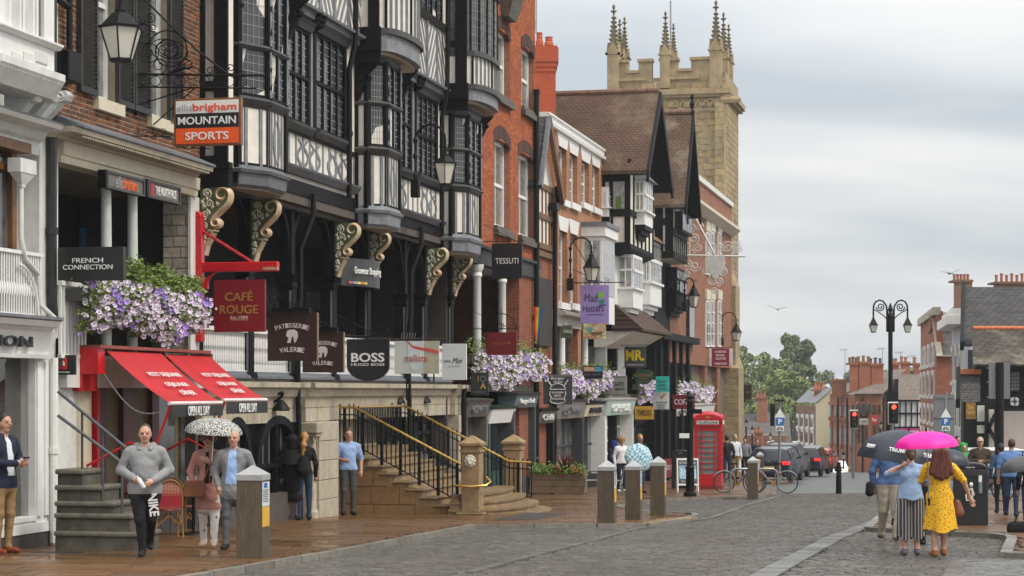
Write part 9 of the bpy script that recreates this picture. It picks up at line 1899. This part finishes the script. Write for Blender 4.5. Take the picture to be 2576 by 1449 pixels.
for (x,y,s_,lab) in ((1955,778,1,'gull gliding in the open sky'),(2392,688,-1,'gull flying beside the tall chimney pots')):
 d = 70;c = Vector(P(x,y,d));t = thing('gull',lab,'bird',tuple(c));sdf_obj('body',[((-.16,0,0),(.12,0,.02),.02,.055,0),((.12,0,.02),(.2,0,.03),.04,.012,0)]+[((.0,sg*.03,.02),(.02,sg*.3,.1),.03,.022,0,(1,1,.4)) for sg in (-1,1)]+[((.02,sg*.3,.1),(-.1,sg*.62,.04),.022,.006,0,(1,1,.4)) for sg in (-1,1)],[mat('gull_grey',(.35,.36,.37),.6)],t,.014,.02,lambda a,b,z_:(c.x+b*.9+a*.3*s_,c.y+a,c.z+z_-.1*b*s_))
# ================================================================== people
def cloth(name,c,**k):return mat('cloth_'+name,c,k.pop('rough',.8),var=k.pop('var',.12),scale=k.pop('scale',12),spec=.2,bump=.35,bscale=16,**k)
def pattern(name,base,ink,kind,sc,thr):
 if name in MATS:return MATS[name]
 m,t,b = nodes(name);MATS[name] = m;g = nd(t,'ShaderNodeTexCoord');b.inputs['Roughness'].default_value = .8
 if kind == 'stripe':n = nd(t,'ShaderNodeTexWave',i_Scale=sc);n.bands_direction = 'X';n.inputs['Distortion'].default_value = .6
 elif kind == 'check':n = nd(t,'ShaderNodeTexChecker',i_Scale=sc)
 else:n = nd(t,'ShaderNodeTexVoronoi',i_Scale=sc)
 link(t,g.outputs['Object'],n.inputs['Vector']);r = nd(t,'ShaderNodeValToRGB');r.color_ramp.interpolation = 'CONSTANT';link(t,n.outputs['Fac' if kind != 'spot' else 'Distance'],r.inputs[0])
 r.color_ramp.elements[0].color = rgba(ink);r.color_ramp.elements[1].position = thr;r.color_ramp.elements[1].color = rgba(base);link(t,r.outputs[0],b.inputs['Base Color']);return m
HAIRB = mat('hair_brown',(.05,.025,.012),.6,var=.4,scale=30,stretch=(6,6,.8));HAIRD = mat('hair_dark',(.015,.011,.009),.6,var=.3);HAIRG = mat('hair_grey',(.32,.30,.28),.7,var=.2);HAIRR = mat('hair_red',(.10,.022,.010),.45,var=.75,scale=14,stretch=(5,5,.5),bump=.6,bscale=14);HAIRL = mat('hair_blonde',(.38,.19,.05),.5,var=.6,scale=14,stretch=(5,5,.5),bump=.5,bscale=14);EYE = mat('eye_dark',(.03,.02,.018),.3);LIP = mat('lip',(.36,.13,.11),.5);SHOE = cloth('shoe',(.015,.015,.016),rough=.5)
def person(label,x,yf,yt,face,top,bottom,shoes=SHOE,hair=HAIRD,up=KERB,d=None,bulk=1.0,arms=None,legs=None,long=True,hairstyle='short',coat=0.0,short_leg=False,h=.013,group=None,lean=0.0,loose=1.0,shirt=None,sw=.07):
 """figure facing `face` degrees (0 = towards the camera); arms: per side elbow, wrist; legs: per side knee, foot"""
 if d is None:g_ = G(x,yf,up)
 else:g_ = (hx(x,d),d,zroad(d)+up)
 H = (hz(yt,g_[1])-g_[2]);k = H/1.76;f0 = FR(g_,R(face));f = lambda a,b,c:f0(a*k,b*k,c*k)
 t = thing('person',label,'person',g_,group);pr = [];B = bulk;T,L,S_,K = 1,2,3,0
 arms = arms or {};legs = legs or {}
 for sg in (-1,1):
  hp = (sg*.095*B,0,.93);kn,ft = legs.get(sg,((sg*.10,-.02,.50),(sg*.10,.02,.085)))
  pr += [(hp,kn,.098*B*loose,.066*loose,L),(kn,ft,.064*loose,(.045 if not short_leg else .04)*loose,L if not short_leg else K)]
  if short_leg:pr.append((hp,((hp[0]+kn[0])/2,(hp[1]+kn[1])/2,(hp[2]+kn[2])/2),.11*B*loose,.09*loose,L))
  pr += [(ft,(ft[0],ft[1],ft[2]-.02),.045,.05,S_),((ft[0],ft[1]+.03,ft[2]-.045),(ft[0]+sg*.02,ft[1]-.15,ft[2]-.052),.042,.034,S_)]
  sh = (sg*.185*B,0,1.395);el,wr = arms.get(sg,((sg*.255*B,.03,1.14),(sg*.255*B,-.05,.90)))
  pr += [(sh,el,.066*B,.058*B if long else .05,T),(el,wr,.057*B if long else .040,.043*B if long else .027,T if long else K)]
  if not long:pr.append((sh,tuple(np.array(sh)*.4+np.array(el)*.6),.066*B,.064*B,T))
  w_ = np.array(wr);dr = w_-np.array(el);dr = dr/np.linalg.norm(dr);sd = np.cross(dr,(0,1,.2));sd = sd/(np.linalg.norm(sd)+1e-6);nm = np.cross(sd,dr)
  pr.append((tuple(w_+dr*.02),tuple(w_+dr*.075),.029,.034,K,(1,1,1),.015))
  for i,(off,ln) in enumerate(((-.030,.060),(-.010,.075),(.010,.072),(.029,.055))):b0 = w_+dr*.085+sd*off;m0 = b0+dr*ln*.55+nm*.008;pr += [(tuple(b0),tuple(m0),.0105,.0095,K,None,.008),(tuple(m0),tuple(m0+dr*ln*.35+nm*.028),.0095,.008,K,None,.006)]
  pr.append((tuple(w_+dr*.04-sd*.03),tuple(w_+dr*.085-sd*.055+nm*.02),.013,.010,K,None,.01))
 pr += [((-.06*B,0,.97),(.06*B,0,.97),.125*B,.125*B,L,(1,.82,1)),((0,0,.99),(0,0,1.2),.158*B,(.140 if 'woman' in label else .162)*B,6,(1,.80,1)),((-.075*B,.0,1.32),(.075*B,.0,1.32),.118*B,.118*B,T,(1,.9,1.15)),((-.15*B,0,1.42),(.15*B,0,1.42),.062*B,.062*B,T,(1,.95,1)),((0,.01,1.42),(0,.0,1.54),.06,.052,K,None,.02)]
 pr += [((0,.01,1.48),(sg*.15*B,.01,1.41),.055,.055*B,T) for sg in (-1,1)]
 if B > 1.1:pr.append(((0,-.07,1.08),(0,-.06,1.2),.14,.14,T,(1,.8,1)))
 if coat:pr += [((0,.0,1.0),(0,0,1.0-coat*.5),.17*B,.185*B,6,(1,.85,1)),((-.06,0,1.0-coat*.85),(.06,0,1.0-coat*.85),.14*B,.14*B,6,(1,.85,1))]
 hc = np.array((0,-.015+lean,1.645));q = lambda a,b,c:tuple(hc+np.array((a,b,c)))
 pr += [(q(0,.01,.02),q(0,.01,.02),.098,.098,K,(.82,1.0,1.08)),(q(0,-.025,-.05),q(0,-.035,-.085),.066,.046,K,(1,1,1),.03),(q(0,-.098,.0),q(0,-.112,-.022),.012,.017,K,None,.012),(q(-.02,-.088,-.058),q(.02,-.088,-.058),.009,.009,5,None,.004)]
 for sg in (-1,1):pr += [(q(sg*.08,.012,.005),q(sg*.082,.014,-.03),.016,.012,K,(.6,1,1.2),.01),(q(sg*.034,-.083,.008),q(sg*.034,-.083,.008),.012,.012,4,(1.3,.8,.7),.004),(q(sg*.018,-.088,.03),q(sg*.05,-.078,.03),.009,.008,K,None,.01)]
 sdf_obj('body',pr,[SKIN,top,bottom,shoes,EYE,LIP,shirt or top],t,h,.028,f,(.003 if h < .015 else 0),(1.0-coat if coat else .93),sw if shirt else 0)
 hp_ = []
 if hairstyle in ('short','crop','curly','long','bun','pony','bob'):
  e = {'crop':.004,'short':.012,'curly':.035,'long':.025,'bun':.012,'pony':.014,'bob':.03}[hairstyle];hp_.append((q(0,.028+(.02 if e > .03 else 0),.045),q(0,.03,.03),.092+e,.094+e,0,(.84,1,1.0)))
 if hairstyle == 'curly':hp_ += [(q(.09*math.cos(a),.03+.07*math.sin(a),.03+.05*math.cos(a*2)),q(.09*math.cos(a),.03+.07*math.sin(a),.0),.045,.045,0) for a in [i*.7 for i in range(9)] if math.sin(a) > -.6]
 if hairstyle == 'bob':hp_ += [(q(sg*.08,.02,.0),q(sg*.075,.0,-.09),.04,.03,0) for sg in (-1,1)]+[(q(0,.08,0),q(0,.07,-.1),.06,.05,0)]
 if hairstyle == 'long':hp_ += [(q(dx,.085,.0),q(dx*1.9,.125,-.36-.05*math.cos(dx*30)),.055,.045,0) for dx in (-.08,-.04,0,.04,.08)]
 if hairstyle == 'bun':hp_.append((q(0,.115,-.02),q(.01,.12,-.05),.05,.045,0))
 if hairstyle == 'pony':hp_ += [(q(0,.12,.03),q(.03,.17,-.12),.035,.05,0),(q(.03,.17,-.12),q(.05,.14,-.42),.05,.02,0)]
 if hp_:sdf_obj('hair',hp_,[hair],t,h,.03,f)
 return t,f,k
def child_sdf(name,prims,m,t,f,h=.013):return sdf_obj(name,prims,[m],t,h,.03,f)
def skirt(name,t,f,z0,z1,r0,r1,m,n=28,wav=.10,ph=0,ky=.8):
 rows = []
 for i in range(9):
  u = i/8;r = r0+(r1-r0)*u**.8;rows.append([f((r*(1+wav*u*math.sin(5*a+ph)))*math.cos(a),ky*(r*(1+wav*u*math.sin(5*a+ph)))*math.sin(a),z0+(z1-z0)*u+.03*u*math.sin(3*a)) for a in [2*PI*j/n for j in range(n+1)]])
 q = MB();q.grid(rows);return q.build(name,m,t,'all')
def umbrella(label,c,r,h,m,tilt=(0,0),shaft=.75,grip=None,n=8,shm=None):
 t = thing('umbrella',label,'umbrella',c);q = MB();Rm = (Matrix.Rotation(tilt[0],3,'X') @ Matrix.Rotation(tilt[1],3,'Y'));g = lambda a,b,z_:tuple(Vector(c)+Rm @ Vector((a,b,z_)))
 rows = []
 for i in range(9):
  u = i/8;rows.append([g(r*math.sin(u*PI/2*.98)*math.cos(2*PI*j/(n*4))*(1-.07*u*abs(math.sin(PI*j/4))),r*math.sin(u*PI/2*.98)*math.sin(2*PI*j/(n*4))*(1-.07*u*abs(math.sin(PI*j/4))),h*math.cos(u*PI/2*.98)) for j in range(n*4+1)])
 q.grid(rows);q.grid([[tuple(Vector(p)-Rm @ Vector((0,0,.006))) for p in r_] for r_ in rows][::-1]);q.build('canopy',m,t,'all')
 for j in range(n):a = 2*PI*j/n;q = MB();q.tube([g(r*math.sin(u)*.98*math.cos(a),r*math.sin(u)*.98*math.sin(a),h*math.cos(u)-.012) for u in (.1,.5,.9,1.25,1.5)],.005,4);q.build('rib',LEADC,t)
 q = MB();q.tube([g(0,0,h+.07),g(0,0,h-.01)],[.006,.014],6);q.build('tip',IRON,t);q = MB();q.tube([g(0,0,h),g(0,0,-shaft)],.009,6);q.build('shaft',shm or STEEL,t);q = MB();q.tube([g(0,0,-shaft),g(0,0,-shaft-.1)],.016,6);q.build('handle',IRON,t);return t,g
JEAN = cloth('denim',(.025,.045,.09));BLKC = cloth('black',(.012,.012,.013));NAVY = cloth('navy',(.018,.024,.045))
walk = lambda st:{-1:((-.09,-.10*st,.51),(-.09,-.16*st,.10)),1:((.10,.02*st,.50),(.11,.26*st,.12))}
GH = cloth('grey_marl',(.24,.245,.25),var=.2,scale=60)
t,f,k = person('stocky man in a grey hoodie and black joggers walking with a plastic bottle',365,1400,1070,8,GH,BLKC,hair=HAIRB,bulk=1.15,hairstyle='crop',h=.011,loose=1.12,coat=.15,arms={-1:((-.32,.03,1.16),(-.14,-.24,1.06)),1:((.32,.03,1.16),(.12,-.24,1.03))},legs={-1:((-.06,-.14,.51),(-.03,-.12,.10)),1:((.08,.0,.50),(.05,.26,.16))})
child_sdf('hood',[((-.1,.07,1.47),(.1,.07,1.47),.06,.06,0),((-.11,.02,1.49),(-.07,-.07,1.44),.045,.035,0),((.11,.02,1.49),(.07,-.07,1.44),.045,.035,0)],GH,t,f,.012)
text('NIKE',t,f(.115,-.145,.70),Vector(f(.12,.0,-1))-Vector(f(0,0,0)),.13*k,LETW,width=.30*k,bold=.03,name='trouser_print',ydir=tuple(Vector(f(1,-.25,.2))-Vector(f(0,0,0))))
b_ = thing('plastic_bottle','clear plastic bottle held by the man in the grey hoodie','bottle',f(-.06,-.33,1.02));q = MB();q.loft([[f(-.10+.10*u+.03*r_*math.cos(a),-.33+.03*r_*math.sin(a),1.10-.16*u+.012*r_*math.cos(a)) for a in [2*PI*j/10 for j in range(10)]] for u,r_ in ((0,.4),(.15,.4),(.3,1),(1,1))]);q.build('bottle_body',mat('clear_plastic',(.55,.58,.6),.12,var=.3,spec=.7),b_,True)
t,f,k = person('man in dark jacket and tan trousers looking at his phone at the left edge',8,1392,1040,62,NAVY,cloth('tan',(.26,.17,.08)),shoes=cloth('tan_shoe',(.20,.05,.02)),hair=HAIRD,hairstyle='short',h=.013,coat=.18,shirt=cloth('white_tee',(.6,.62,.66)),sw=.06,arms={-1:((-.28,-.02,1.15),(-.06,-.27,1.14)),1:((.28,-.02,1.15),(.06,-.27,1.16))})
q = MB();q.box(-.04,.04,-.40,-.36,1.20,1.22,f);tag(q.build('mobile_phone',BLKC),'dark mobile phone held by the man at the left edge','phone')
t,f,k = person('woman in a pink coat and floral white trousers carrying a brown bag',524,1378,1085,0,cloth('pink_coat',(.42,.20,.17)),pattern('floral_white',(.58,.54,.50),(.13,.12,.12),'spot',9.0,.22),shoes=cloth('pale_shoe',(.62,.45,.36)),hair=mat('hair_auburn',(.13,.05,.02),.6,var=.4),hairstyle='curly',coat=.42,bulk=.96,loose=1.1,h=.012,shirt=BLKC,sw=.035,arms={-1:((-.27,0,1.15),(-.20,-.10,.95)),1:((.25,-.06,1.17),(.05,-.24,1.30))},legs=walk(-.7))
bg = thing('handbag','brown leather satchel on the pink coat','bag',f(-.17,-.18,.8));q = MB();q.loft([[f(-.17+a*w_,-.24+b*.05,z_) for a,b in ((-1,-1),(1,-1),(1,1),(-1,1))] for w_,z_ in ((.14,.78),(.16,.82),(.15,1.0),(.14,1.03))]);LEA = mat('leather_brown',(.17,.055,.018),.45,var=.3);q.build('bag_body',LEA,bg,bevel=.01);q = MB();q.tube([f(-.05,-.2,1.0),f(.02,-.17,1.2),f(.10,-.08,1.45)],.013,5);q.build('strap',LEA,bg)
t,f,k = person('elderly man in a grey suit jacket and pale blue shirt',588,1382,1083,-4,cloth('grey_suit',(.20,.205,.21)),cloth('suit_trousers',(.085,.09,.10)),hair=HAIRG,hairstyle='crop',coat=.25,bulk=1.08,h=.011,shirt=cloth('pale_blue',(.28,.42,.68)),sw=.085,arms={-1:((-.29,.03,1.15),(-.22,-.06,.95)),1:((.29,.05,1.14),(.25,.03,.92))},legs=walk(.8))
gm = P(545,1100,27.6);m_ = pattern('spotted_umbrella',(.05,.05,.05),(.62,.62,.58),'spot',70.0,.5);umbrella('white and black spotted umbrella over the elderly couple',((gm[0]-.05)*1.035,28.62,gm[2]*1.035+.06),.42,.22,m_,(R(4),R(4)),.62,shm=LETW)
t,f,k = person('woman in a long black hooded coat seen from behind',736,1308,1093,172,BLKC,cloth('mauve',(.20,.15,.14)),hair=HAIRD,hairstyle='none',coat=.62,bulk=1.02,loose=.9,h=.014)
child_sdf('hood',[((0,.02,1.64),(0,.03,1.52),.135,.12,0)],BLKC,t,f,.014);skirt('cape',t,f,1.45,1.18,.20,.33,BLKC)
t,f,k = person('woman with a long ginger ponytail and black rucksack seen from behind',765,1308,1090,190,BLKC,JEAN,hair=HAIRL,hairstyle='pony',bulk=.92,h=.014)
child_sdf('bag',[((.02,.19,1.22),(.03,.21,1.02),.10,.14,0,(1,.7,1))],BLKC,t,f,.014)
t,f,k = person('man in a pale blue short sleeved shirt leaning by the stone pier with a phone',876,1288,1079,18,cloth('sky_shirt',(.26,.38,.62)),cloth('charcoal',(.065,.068,.075)),hair=HAIRB,hairstyle='short',long=False,d=42.6,h=.013,arms={-1:((-.26,.02,1.16),(-.14,-.22,1.13)),1:((.28,.04,1.14),(.26,-.04,.92))})
t,f,k = person('child in a blue padded hooded jacket beside the woman in white',1543,1226,1108,235,NAVY,BLKC,hairstyle='none',h=.02,hair=HAIRD,coat=.1)
child_sdf('hooded_jacket',[((0,.03,1.64),(0,.05,1.5),.14,.13,0),((0,.1,1.45),(0,.1,.85),.2,.2,0,(1,.7,1))],cloth('royal_blue',(.02,.03,.16)),t,f,.02)
person('woman with curly fair hair in a white jacket behind the bollards',1563,1238,1100,25,cloth('white_jacket',(.68,.68,.70)),NAVY,shoes=cloth('white_shoe',(.7,.7,.7)),hair=mat('hair_fair',(.22,.11,.04),.6,var=.3),hairstyle='curly',h=.02,bulk=1.0)
person('ginger haired man in jeans behind the checked umbrella',1610,1240,1094,30,NAVY,JEAN,hair=HAIRL,hairstyle='short',h=.02)
c = P(1606,1152,59.5);umbrella('blue and white checked umbrella held low behind the bollards',c,.46,.16,pattern('check_umbrella',(.55,.62,.66),(.10,.33,.45),'check',13.0,.5),(R(75),R(18)),.5)
for (x,yf,yt,fc,tp,bt,hr,lab) in ((1724,1200,1107,5,cloth('olive',(.07,.065,.05)),BLKC,HAIRD,'dark haired woman behind the litter bin left of the telephone box'),(1829,1212,1096,180,cloth('black_leather',(.02,.02,.022)),JEAN,HAIRD,'man in black jacket just right of the telephone box'),(1849,1205,1094,20,cloth('pale_jacket',(.58,.60,.64)),cloth('chino',(.26,.16,.07)),HAIRG,'grey haired man in a pale jacket and tan trousers'),(1874,1200,1102,350,cloth('plaid_grey',(.22,.22,.26)),BLKC,HAIRD,'man in a grey check shirt left of the parked cars'),(1904,1196,1105,10,NAVY,NAVY,HAIRB,'man in navy at the corner of the parked cars')):person(lab,x,yf,yt,fc,tp,bt,hair=hr,hairstyle='short' if 'woman' not in lab else 'bob',h=.024)
BLUS = cloth('blue_sweater',(.07,.12,.25));t,f,k = person('man in a blue sweater and beige trousers walking away under the navy umbrella',2238,1362,1090,176,BLUS,cloth('beige',(.36,.31,.24)),shoes=cloth('brown_shoe',(.16,.09,.04)),up=0,loose=1.25,bulk=1.05,h=.012,hair=HAIRG,legs=walk(-.8),arms={1:((.28,.0,1.14),(.26,-.03,.9)),-1:((-.26,-.1,1.2),(-.1,-.25,1.35))})
child_sdf('camera_bag',[((.33,.05,.92),(.33,.05,.80),.06,.07,0)],BLKC,t,f)
t,f,k = person('person in black walking ahead between the two women',2335,1370,1130,180,BLKC,BLKC,up=0,h=.014,hair=HAIRD)
LBL = cloth('light_blue_tee',(.27,.39,.60));t,f,k = person('woman in a light blue tee and striped wide trousers walking away',2291,1396,1126,180,LBL,pattern('stripes',(.035,.035,.04),(.30,.29,.29),'stripe',7.0,.30),shoes=cloth('trainer',(.10,.11,.13)),hair=HAIRB,up=0,long=False,hairstyle='bun',short_leg=True,h=.011,bulk=1.02,arms={1:((.38,-.04,1.33),(.17,.10,1.46)),-1:((-.34,.03,1.15),(-.16,-.14,1.16))})
for sg in (-1,1):skirt('trouser_leg',t,lambda a,b,c,sg=sg:f(a+sg*.095,b,c),.92,.28,.125,.135,MATS['stripes'],20,.05,sg,.95)
skirt('tee_hem',t,f,1.16,.93,.165,.20,LBL,24,.03)
YEL = pattern('yellow_floral',(.78,.42,.01),(.16,.10,.03),'spot',32.0,.30);t,f,k = person('long red haired woman in a yellow floral dress walking away under the pink umbrella',2364,1402,1118,182,YEL,YEL,shoes=cloth('tan_sandal',(.24,.09,.03)),hair=HAIRR,up=0,long=False,hairstyle='long',short_leg=True,h=.011,bulk=1.06,arms={-1:((-.36,.06,1.20),(-.47,.02,.93)),1:((.28,-.06,1.2),(.12,-.28,1.28))},legs={-1:((-.09,-.06,.50),(-.08,-.08,.10)),1:((.09,.0,.50),(.09,.06,.10))})
skirt('dress_skirt',t,f,1.10,.42,.165,.26,YEL,36,.09,.6,.78)
child_sdf('shoulder_bag',[((-.28,-.02,.84),(-.30,-.02,.70),.06,.09,0,(1,.8,1))],LEA,t,f)
c = P(2331,1124,27.0);umbrella('bright pink umbrella over the woman in the yellow dress',(c[0],c[1],c[2]),.435,.21,mat('umbrella_pink',(.85,.004,.33),.55,var=.05),(R(2),R(-3)),.7)
NVU = mat('umbrella_navy',(.022,.027,.042),.5,var=.12);c = P(2262,1172,29.0)
t,g = umbrella('large navy umbrella with white lettering over the man in the blue sweater',(c[0]+.05,c[1],c[2]+.02),.68,.50,NVU,(R(0),R(10)),.8)
yn = -.68*math.sin(1.28)
for (a,w_) in ((R(-108),.30),(R(-150),.18),(R(-68),.22)):
 ca,sa = math.cos(a),math.sin(a);u = 1.2;p = g(.705*math.sin(u)*ca,.705*math.sin(u)*sa,.52*math.cos(u));xd = Vector(g(-sa,ca,0))-Vector(g(0,0,0));yd = Vector(g(-.45*ca,-.45*sa,.9))-Vector(g(0,0,0));text('TRIUMPH',t,p,xd,.062,LETW,width=w_,ydir=tuple(yd),bold=.01)
c = P(2388,1165,33);umbrella('second dark navy umbrella partly hidden behind the pink one',c,.34,.24,NVU,(R(0),R(8)),.7)
t,f,k = person('person in a bright green hooded raincoat behind the black litter bin',2424,1262,1117,12,cloth('bright_green',(.015,.30,.05)),BLKC,hair=HAIRB,hairstyle='none',h=.016,bulk=1.05);child_sdf('hood',[((0,.05,1.70),(0,.06,1.54),.115,.12,0),((-.07,-.02,1.74),(.07,-.02,1.74),.05,.05,0),((-.10,.0,1.70),(-.10,.02,1.55),.04,.04,0),((.10,.0,1.70),(.10,.02,1.55),.04,.04,0)],MATS['cloth_bright_green'],t,f,.015)
t,f,k = person('man in a beige cap and brown jacket behind the litter bin',2466,1268,1103,-10,cloth('brown_jacket',(.055,.038,.026)),BLKC,hair=HAIRG,hairstyle='crop',h=.016,bulk=1.15,arms={-1:((-.3,-.02,1.15),(-.06,-.26,1.16)),1:((.3,-.02,1.15),(.06,-.26,1.14))});child_sdf('cap',[((0,.03,1.72),(0,.03,1.70),.095,.1,0,(.9,1,.9)),((-.04,-.1,1.70),(.04,-.1,1.70),.045,.045,0,(1,1,.35))],cloth('cap_beige',(.42,.36,.27)),t,f,.014)
person('man with dark hair glimpsed under the edge of the umbrellas',2409,1240,1098,15,NAVY,BLKC,hair=HAIRD,h=.022,hairstyle='short')
person('man in a blue polo shirt and dark jeans seen from behind at the right',2545,1302,1106,170,cloth('polo_blue',(.12,.22,.45)),JEAN,hair=HAIRB,hairstyle='crop',long=False,bulk=1.14,h=.013,legs=walk(-.5))
person('person in dark blue half hidden beside the man in the polo shirt',2518,1290,1118,175,cloth('teal_blue',(.04,.08,.15)),BLKC,hair=HAIRD,h=.02)
t,f,k = person('person at the right edge under a dark umbrella carrying a black bag',2592,1335,1128,182,BLKC,JEAN,hair=HAIRD,h=.016)
umbrella('dark grey umbrella cut by the right edge',P(2578,1182,33.5),.42,.24,mat('umbrella_grey',(.06,.062,.065),.5),(R(0),R(-8)),.7)
c = P(2566,1344,34);bg = thing('holdall','soft black holdall hanging at the right edge','bag',c);sdf_obj('bag_body',[((-.12,0,.10),(.16,0,.10),.11,.11,0,(1,.8,1.1))],[BLKC],bg,.014,.03,lambda a,b,z_:(c[0]+a,c[1]+b,c[2]+z_));q = MB();q.tube([(c[0]-.1,c[1],c[2]+.18),(c[0]-.02,c[1],c[2]+.38),(c[0]+.12,c[1],c[2]+.38),(c[0]+.18,c[1],c[2]+.18)],.012,5);q.build('strap',BLKC,bg)
bicycle('bicycle leaning behind the black litter bin',2478,1262,R(12),(.05,.05,.05))
# ================================================================== damp air
q = MB();q.box(-700,700,-40,1500,-75,60);hzo = q.build('haze',None);hzo['kind'] = 'stuff';hzo['label'] = 'thin pale damp air over the street'
m = bpy.data.materials.new('damp_air');m.use_nodes = True;nt2 = m.node_tree;nt2.nodes.clear();o_ = nt2.nodes.new('ShaderNodeOutputMaterial');v_ = nt2.nodes.new('ShaderNodeVolumePrincipled');v_.inputs['Color'].default_value = (.86,.91,.96,1);v_.inputs['Density'].default_value = .00028;v_.inputs['Anisotropy'].default_value = .2;nt2.links.new(v_.outputs[0],o_.inputs['Volume']);hzo.data.materials.clear();hzo.data.materials.append(m)
SC.cycles.volume_bounces = 1
bpy.data.scenes.remove(TXS)
